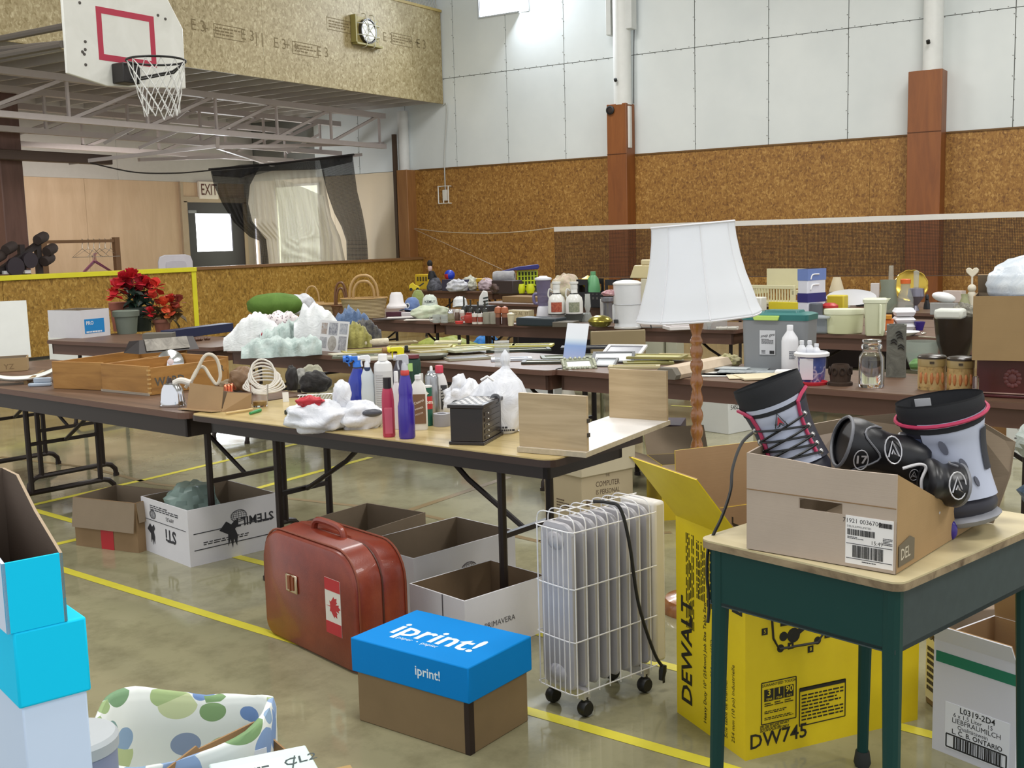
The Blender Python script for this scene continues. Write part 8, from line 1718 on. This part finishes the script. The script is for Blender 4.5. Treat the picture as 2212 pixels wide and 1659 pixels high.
# ------------------------------------------------------------------ dish rack and glassware further back
ZR = ZT0+.02
p = at(1635, 664, ZT0); s = mpp(p); a, b = at(1622, 666, ZT0), at(1712, 669, ZT0); w_ = (b-a).length; DR_ = flat('#cfc9a4', .45)
e = thing('dish_rack', 'cream plastic dish rack with upright bars', 'rack', a, atan2((b-a).y, (b-a).x))
for k_ in range(15): MB().bx(w_*k_/15+.004, w_*k_/15+.016, 0, .012, 14*s, 44*s).build('bar', DR_, e, smooth=0)
MB().bx(-.01, w_+.01, -.004, .02, 42*s, 50*s).bx(-.01, w_+.01, -.004, .3, 10*s, 15*s).build('rail', DR_, e, bevel=.004)
for x in (0, w_): MB().bx(x-.02, x+.02, 0, .03, 0, 50*s).bx(x-.015, x+.015, 0, .3, 30*s, 40*s).build('side_frame', DR_, e, bevel=.004)
MB().bx(-.02, w_+.12, .3, .34, 40*s, 82*s).add([(w_, .3, 40*s), (w_+.14, .05, 36*s), (w_+.16, .05, 44*s), (w_+.12, .3, 82*s), (w_, .31, 40*s), (w_+.14, .06, 36*s), (w_+.16, .06, 44*s), (w_+.12, .31, 82*s)], [(0, 1, 2, 3), (7, 6, 5, 4), (0, 4, 5, 1), (1, 5, 6, 2), (2, 6, 7, 3), (3, 7, 4, 0)]).build('back_tray', DR_, e, smooth=0)
MB().bx(-.02, w_+.02, .02, .3, 6*s, 10*s).build('drip_tray', DR_, e, smooth=0)
stand('cream_tub', 'cream tub at the left of the dish rack behind the shade', 'tub', (1602, 672), (1644, 673), 30, .12, flat('#d6d4cc', .4), None, bevel=.01)
stand('yellow_packet', 'yellow packet below the dish rack', 'packet', (1660, 668), (1724, 670), 16, .06, flat('#d0c02c', .5), None)
g = 'glass and china on the furthest right table'
GL2 = film('#aeb4ac', .45, .1); CH = flat('#d2d1cc', .35)
turned('glass_lamp', 'small glass lamp with a cream shade', 'lamp', (1807, 662), 44, 62, [('base', [(0, 0), (.8, 0), (.9, .1), (.75, .5), (.3, .55), (0, .55)], GL2), ('shade', [(.75, .5), (.35, 1), (.3, 1), (.7, .5)], flat('#cfc2a4', .6))], g)
for i, (x, y, w, h, lab) in enumerate(((1830, 664, 24, 32, 'stacked white china at the left of the china'), (1848, 655, 30, 26, 'white covered dish behind the stacked china'), (1886, 668, 44, 22, 'wide white bowl in front of the dark mugs'), (1880, 650, 34, 20, 'white cup behind the wide white bowl'))): turned('china_dish', lab, 'dish', (x, y), w, h, [('bowl', [(0, 0), (.5, 0), (.95, .6), (1, .7), (0, .7)], CH), ('lid', [(.9, .68), (.7, .9), (.2, .95), (0, 1)], CH)], g)
turned('dark_mug', 'dark mug among the white china', 'mug', (1861, 662), 24, 26, [('b', CUP, flat('#26282a', .3))], g)
stand('white_carton', 'small upright white carton beside the glass chimney', 'box', (1880, 658), (1898, 658), 46, .06, flat('#cfc9c6', .5), g)
turned('glass_chimney', 'tall clear glass lamp chimney', 'chimney', (1924, 655), 20, 80, [('b', [(.8, 0), (1, .3), (.6, .5), (.5, 1), (.42, 1), (.5, .5), (.9, .3), (.7, 0)], film('#c9c4b4', .3, .1))], g)
e, s, r_, H = turned('glass_pitcher', 'patterned glass pitcher in front of the glass chimney', 'pitcher', (1918, 676), 42, 70, [('body', [(0, 0), (.8, 0), (1, .3), (.75, .75), (.85, 1), (.78, 1), (.68, .75), (.9, .3), (0, .06)], film('#98a091', .5, .1))], g)
o, s, r_, H = turned('orange_lid_jar', 'clear jar with an orange lid', 'jar', (1955, 676), 34, 72, [('body', [(0, 0), (1, 0), (1, .4), (.6, .7), (.55, .88), (0, .88)], film('#b9bcb8', .4, .1)), ('lid', [(.62, .86), (.64, .98), (.5, 1), (0, 1)], flat('#d2642a', .4))], g)
p = at(1985, 668, ZT0)+Vector((.3, .15, 0)); s = mpp(p)
e = thing('brass_tray', 'round brass tray standing on edge with a fluted rim', 'tray', (p.x, p.y, ZT0), face(p), None, (radians(78), 0)); cz = 46*s
m = MB(); BRS = flat('#c3a548', .18, .9)
m.lathe([(0, 0), (24*s, 0), (26*s, 1*s), (33*s, 2*s), (34*s, 4*s), (33*s, 4.4*s), (26*s, 2*s), (0, 1*s)], 40, 0, T(0, cz, 0)).build('plate', BRS, e)
m = MB(); m.tube([((33+1.6*abs(sin(k*pi/5)))*s*cos(k*2*pi/60), cz+(33+1.6*abs(sin(k*pi/5)))*s*sin(k*2*pi/60), 4*s) for k in range(60)], 1.3*s, 6, 0, True).build('fluted_rim', BRS, e)
MB().bx(-.05, .05, -.004, .02, -.07, .0).build('easel_foot', flat('#4a3a20', .5), e, smooth=0)
e, s, r_, H = turned('glass_swan', 'glass and purple ornament below the brass tray', 'ornament', (1978, 672), 40, 56, [('body', [(0, 0), (.4, 0), (.2, .2), (.9, .55), (.8, .85), (0, .9)], flat('#7d7a86', .2, .4)), ('stem', [(.25, .8), (.3, 1.5), (0, 1.55)], film('#c3c8c4', .4, .1))], g)
e, s, r_, H = turned('black_figurine', 'small black figurine left of the butter dish', 'figurine', (2002, 668), 16, 32, [('body', [(0, 0), (.9, 0), (.8, .3), (.5, .6), (0, .65)], flat('#16161a', .3)), ('head', [(0, .55), (.5, .65), (.5, .85), (.2, 1), (0, 1)], flat('#16161a', .3))], g)
stand('clear_dish', 'clear box dish under the white butter lid', 'dish', (2008, 680), (2062, 681), 26, .12, film('#b9bfc0', .5, .1), g, bevel=.008)
p = at(2038, 680, ZT0); s = mpp(p); m = MB(); m.ball((0, .06, 0), (25*s, .07, 11*s), 20, 10, 0, None, lambda d: 1); o = m.build('butter_cover', flat('#e3e3e2', .3), None, (p.x, p.y, ZT0+37*s), face(p), smooth=70); o.rotation_euler.y = .22; tag(o, 'white rounded butter dish lid tilted on the clear dish', 'lid', g)
stand('white_parcel', 'white wrapped parcel behind the butter lid', 'parcel', (2036, 652), (2076, 653), 24, .1, flat('#c9bcb4', .5), g)
p = at(2106, 676, ZT0); s = mpp(p); e = thing('heart_figurine', 'white figurine holding up a heart beside the big carton', 'figurine', p+Vector((.1, .05, 0)), face(p)); FG = flat('#cfc7b4', .45)
MB().lathe([(0, 0), (14*s, 0), (15*s, 6*s), (9*s, 26*s), (10*s, 34*s), (7*s, 44*s), (0, 46*s)], 18).ball((0, 0, 52*s), 9*s, 14, 10).build('body', FG, e); MB().tube([(0, 0, 58*s), (0, 0, 76*s)], 2.4*s, 6).build('stick', FG, e)
hp = [(x*13*s, z*12*s) for x, z in ((0, -1), (-.5, -.45), (-.95, .1), (-1, .55), (-.7, .9), (-.3, .85), (0, .5), (.3, .85), (.7, .9), (1, .55), (.95, .1), (.5, -.45))]
MB().prism(hp, -2*s, 2*s, 0, T(0, 0, 86*s) @ R(pi/2, 'X')).build('heart', flat('#d5ccb6', .45), e, bevel=.006)
turned('green_vase', 'pale green vase left of the heart figurine', 'vase', (2083, 676), 26, 40, [('b', [(0, 0), (.8, 0), (1, .4), (.5, .8), (.6, 1), (.5, 1), (.4, .8), (0, .3)], flat('#9ea07a', .4))], g)
heap('dried_bouquet', 'dark and pale dried bouquet beside the heart figurine', 'flowers', (2082, 690), 44, 34, wrinkle('#5b5a52', '#a9a596', 40, .9, .6), 81, g, ZT0, None, .6, 5)
# ------------------------------------------------------------------ toys on the tables below the net
g = 'toys on the furthest tables'
YLW = flat('#d3bc1e', .5); LIME = flat('#bdd022', .45)
def stall(name, label, cat, L_, R_, h, d, mat, **k): return stand(name, label, cat, L_, R_, h, d, mat, g, **k)
e, w_, h_ = stall('yellow_crate', 'yellow slotted toy crate at the left of the toys', 'crate', (897, 625), (927, 625), 32, .2, flat('#c9a81e', .5), bevel=.01)
for k_ in range(4): MB().bx(w_*(.15+.2*k_), w_*(.27+.2*k_), -.003, 0, h_*.55, h_*.85).build('slot', flat('#5c4a14', .7), e, smooth=0)
p = at(896, 628, ZT0); s = mpp(p); e = thing('toy_truck', 'yellow toy digger in front of the yellow crate', 'toy', p, face(p), g); MB().prism([(-12*s, 2*s), (10*s, 2*s), (12*s, 8*s), (2*s, 12*s), (-4*s, 18*s), (-12*s, 12*s)], -8*s, 8*s, 0, R(pi/2, 'X')).build('body', YLW, e, bevel=.008); MB().bar((8*s, 0, 8*s), (20*s, 0, 16*s), 3*s, 3*s).build('boom', flat('#2b2a22', .5), e, smooth=0)
for x in (-8, 6): MB().lathe([(0, -9*s), (3.4*s, -9*s), (3.4*s, 9*s), (0, 9*s)], 12, 0, T(x*s, 0, 3.4*s) @ R(pi/2, 'X')).build('wheel', BLACK, e)
p = at(938, 628, ZT0); s = mpp(p); e = thing('cloth_doll', 'tall black and white doll standing over the toys', 'doll', p+Vector((.15, .1, 0)), face(p), g)
MB().lathe([(0, 0), (17*s, 0), (18*s, 8*s), (10*s, 26*s), (0, 30*s)], 18).build('skirt', wrinkle('#1b1b20', '#6d6e78', 14, .8), e); MB().lathe([(9*s, 24*s), (8*s, 34*s), (5*s, 42*s), (0, 42*s)], 14, 0, T(-6*s, 0, 0)).build('body', flat('#17161a', .7), e); MB().ball((-9*s, 0, 48*s), (5*s, 5*s, 8*s), 14, 10).build('head', flat('#c9aaa4', .6), e); MB().ball((-9*s, 1*s, 58*s), (6*s, 6*s, 8*s), 14, 8).build('hat', flat('#1a1618', .8), e); MB().tube([(-2*s, -3*s, 40*s), (4*s, -4*s, 28*s), (0, -6*s, 20*s)], 2.4*s, 6).build('arm', flat('#17161a', .7), e)
p = at(973, 627, ZT0)+Vector((.1, .08, .16)); s = mpp(p); e = thing('blue_ball', 'blue ball with a red side behind the doll', 'ball', p, face(p), g); MB().ball((0, 0, 10*s), 11.5*s, 20, 14, lambda u, v: 1 if (.5 < u < .68 and v < .55) else 0).build('skin', [flat('#1c3ab0', .35), flat('#b8262c', .4)], e)
stall('toy_case', 'dark case under the blue ball', 'case', (955, 628), (1000, 629), 24, .2, flat('#3a3a52', .5))
for i, (x, y, w, h, c1, c2, lab) in enumerate(((988, 630, 44, 26, '#a9aab5', '#d5d5d8', 'white and grey soft toys right of the doll'), (1016, 628, 40, 30, '#9a9a84', '#cfcfc4', 'clear bag of small toys left of the yellow box'), (1052, 628, 36, 26, '#8d7d86', '#cdb9c0', 'pinkish bag of toys behind the yellow box'), (1088, 634, 56, 26, '#3a2c28', '#5b433c', 'dark brown fur piece under the grey foam roll'), (1222, 660, 74, 66, '#a9a884', '#cdb3a8', 'clear bag of pastel toys behind the jugs'), (1152, 628, 30, 20, '#2b5a9a', '#4a7abb', 'blue bag behind the lime cups'))): heap('toy_heap', lab, 'toys', (x, y), w, h, wrinkle(c1, c2, 16, .5), 90+i, g, ZT0, None, .4, 3.4)
e, w_, h_ = stall('yellow_box', 'yellow box with dark markings among the soft toys', 'box', (1018, 627), (1046, 628), 25, .15, flat('#c9a21c', .5), bevel=.006); m = MB(); m.bx(w_*.2, w_*.32, -.002, 0, h_*.5, h_*.75).bx(w_*.5, w_*.75, -.002, 0, h_*.6, h_*.75).bx(w_*.3, w_*.6, -.002, 0, h_*.1, h_*.2); m.build('markings', flat('#5c3a14', .6), e, smooth=0, kind='stuff')
p = at(1090, 618, ZT0+.1); s = mpp(p); e = thing('foam_roll', 'grey padded roll with a dark hollow end beside the lime basket', 'roll', p, face(p, -12), g); MB().lathe([(0, -22*s), (11*s, -24*s), (13*s, -18*s), (12.5*s, 10*s), (13*s, 20*s), (10*s, 23*s), (6*s, 22*s), (5*s, 12*s), (0, 12*s)], 20, 0, T(0, 0, 20*s) @ R(pi/2, 'Y')).build('pad', cloth('#8e8d90', '#a3a2a4', 12), e)
stall('grey_case', 'dark case below the grey padded roll', 'case', (1062, 634), (1108, 635), 28, .2, flat('#3b2f30', .5), bevel=.01)
p = at(1139, 630, ZT0); s = mpp(p); e = thing('lime_basket', 'lime plastic basket with a slotted side', 'basket', at(1119, 630, ZT0), face(p), g); w_ = 42*s
for k_ in range(7): MB().bx(w_*k_/6-.006, w_*k_/6+.012, 0, .012, 12*s, 44*s).build('bar', LIME, e, smooth=0)
for z in (12, 22, 32, 43): MB().bx(-.006, w_+.01, -.002, .012, z*s, z*s+.016).build('band', LIME, e, smooth=0)
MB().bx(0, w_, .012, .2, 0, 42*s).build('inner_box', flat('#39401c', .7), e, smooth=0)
o = MB().prism([(-.36*1.0, 0), (.2, .02), (.22, .06), (.2, .09), (-.1, .06)], 0, .16, 0, R(pi/2, 'X')).build('blue_tray', flat('#2a2a72', .4), None, Vector((p.x, p.y, ZT0+45*s))+Vector((.1, .1, 0)), face(p), bevel=.008); tag(o, 'dark blue tray lying on the lime basket', 'tray', g)
for i, x in enumerate((1126, 1146)): turned('lime_cup', ['left lime stacking cup below the lime basket', 'right lime stacking cup below the lime basket'][i], 'cup', (x, 634), 20, 20, [('b', [(0, 0), (.7, 0), (1, .45), (.7, 1), (.6, 1), (.9, .45), (0, .1)], flat('#cfd61e', .4))], g)
stand('shallow_carton', 'shallow brown cardboard box behind the mushroom shakers', 'box', (1085, 652), (1168, 655), 12, .3, board('#8d7350'), None)
stand('dark_trophies', 'dark box behind the white and grey cap', 'box', (1000, 672), (1055, 673), 12, .15, flat('#2b2b2c', .5), None)
g2 = 'dark bottles behind the shakers'
for i, (x, h_) in enumerate(((1003, 44), (1017, 36), (1033, 32), (1048, 34))): turned('dark_bottle', ['dark round bottle with a tall neck, leftmost of the dark row', 'second dark round bottle of the dark row', 'third dark round bottle of the dark row', 'dark round bottle at the right of the dark row'][i], 'bottle', (x, 684), 14, h_, [('body', [(0, 0), (.8, 0), (1, .3), (.7, .5), (0, .55)], flat('#2a2b26', .3)), ('neck', [(.3, .5), (.25, .9), (.35, 1), (0, 1)], flat('#35362f', .3))], g2)
p = at(1042, 672, ZT0); s = mpp(p); e = thing('striped_shoe', 'white shoe with three dark stripes standing behind the dark bottles', 'shoe', p+Vector((.15, .1, 0)), face(p)); MB().prism([(-10*s, 0), (12*s, 0), (14*s, 4*s), (12*s, 40*s), (2*s, 43*s), (-6*s, 30*s), (-9*s, 12*s)], -5*s, 5*s, 0, R(pi/2, 'X')).build('upper', flat('#d5d5d0', .5), e, bevel=.01)
for k_ in range(3): MB().bar((2*s, -5.3*s, (12+7*k_)*s), (13*s, -5.3*s, (14+7*k_)*s), .012, 3*s).build('stripe', flat('#2e3a36', .5), e, smooth=0)
# black crate with toys, telephone and boxes behind the urn
p = at(1246, 664, ZT0); s = mpp(p); a, b = at(1246, 664, ZT0), at(1332, 666, ZT0); w_ = (b-a).length; e = thing('black_crate', 'black plastic crate with cut-out handles holding toys', 'crate', a, atan2((b-a).y, (b-a).x), g); BKC = flat('#1a1a1d', .45); H = 60*s
for y in (0, .3):
    m = MB(); m.bx(0, w_, y, y+.01, 0, H*.55).bx(0, w_*.28, y, y+.01, H*.8, H).bx(w_*.72, w_, y, y+.01, H*.8, H).bx(0, w_*.06, y, y+.01, H*.5, H).bx(w_*.94, w_, y, y+.01, H*.5, H).bx(w_*.22, w_*.28, y, y+.01, H*.5, H*.8).bx(w_*.72, w_*.78, y, y+.01, H*.5, H*.8); m.build('end_wall', BKC, e, smooth=0)
for x in (0, w_-.01): MB().bx(x, x+.01, 0, .3, 0, H).build('side_wall', BKC, e, smooth=0)
MB().bx(0, w_, 0, .31, 0, .01).build('bottom', BKC, e, smooth=0)
m = MB()
for k_ in range(6): m.bx(w_*(.2+.1*k_), w_*(.25+.1*k_), -.003, 0, H*.3, H*.38); m.bx(w_*(.2+.1*k_), w_*(.24+.1*k_), -.003, 0, H*.46, H*.5)
m.build('slots', flat('#4a4846', .6), e, smooth=0, kind='stuff')
c0 = a+(b-a)*.32; d_ = Vector((cos(.58), sin(.58), 0))
o = MB().lathe([(0, 0), (.03, 0), (.035, .1), (.07, .12), (.075, .15), (0, .17)], 16).build('yellow_toy', flat('#c9b01e', .4), None, (c0.x+d_.x*.14, c0.y+d_.y*.14, ZT0+H*.9), 0); o.location.z = ZT0+.013; o.scale = (1, 1, (H*1.1)/.17); tag(o, 'yellow mushroom-shaped toy in the black crate', 'toy', g)
c1_ = a+(b-a)*.45; o = MB().lathe([(0, 0), (.07, 0), (.08, .2), (.06, .3), (.03, .34), (.03, .38), (0, .38)], 16).build('green_toy', flat('#5f9a6a', .4), None, (c1_.x+d_.x*.12, c1_.y+d_.y*.12, ZT0+.013), 0); tag(o, 'green toy bottle in the middle of the black crate', 'toy', g)
o, s_ = heap('pink_toy', 'pink toy lying on top of the black crate', 'toy', (1318, 640), 34, 14, wrinkle('#9a5a66', '#d0b0b0', 20, .5), 99, g, ZT0+H-.035)
p = at(1382, 660, ZT0); s = mpp(p); e, w_, h_ = stand('cream_machine', 'cream square machine behind the white urn', 'machine', (1384, 664), (1440, 666), 62, .25, flat('#cfcab4', .45), None, bevel=.01)
e2 = thing('cream_telephone', 'cream stepped telephone on the cream machine', 'telephone', Vector((e.location.x, e.location.y, ZT0+h_+.001)), e.rotation_euler.z); MB().add([(-.16, 0, 0), (.18, 0, 0), (.18, .2, 0), (-.16, .2, 0), (-.12, .03, .14), (.15, .03, .14), (.15, .2, .14), (-.12, .2, .14)], [(3, 2, 1, 0), (4, 5, 6, 7), (0, 1, 5, 4), (1, 2, 6, 5), (2, 3, 7, 6), (3, 0, 4, 7)]).build('body', flat('#c6b98e', .45), e2, bevel=.01); MB().bx(-.04, .1, .05, .15, .14, .2).build('handset', flat('#cfc199', .45), e2, bevel=.012)
# bags and cartons under the far tables
for i, (x, y, w, h, c1, c2, lab) in enumerate(((960, 775, 150, 46, '#7d8a2c', '#a5a84c', 'olive bag lying under the long far table'), (1052, 770, 60, 44, '#1f66b0', '#2f86d0', 'blue bag under the long far table'))): heap('cloth_bag', lab, 'bag', (x, y), w, h, wrinkle(c1, c2, 6, .6), 110+i, 'bags under the far table', 0, .2)
for i, (x0, x1) in enumerate(((1392, 1432), (1438, 1462))): q0, q1 = at(x0, 790), at(x1, 791); closed_box('white_carton', ['left white carton under the long far table', 'right white carton under the long far table'][i], q0, atan2((q1-q0).y, (q1-q0).x), (q1-q0).length, .2, .44, flat('#b9b8a4', .5))
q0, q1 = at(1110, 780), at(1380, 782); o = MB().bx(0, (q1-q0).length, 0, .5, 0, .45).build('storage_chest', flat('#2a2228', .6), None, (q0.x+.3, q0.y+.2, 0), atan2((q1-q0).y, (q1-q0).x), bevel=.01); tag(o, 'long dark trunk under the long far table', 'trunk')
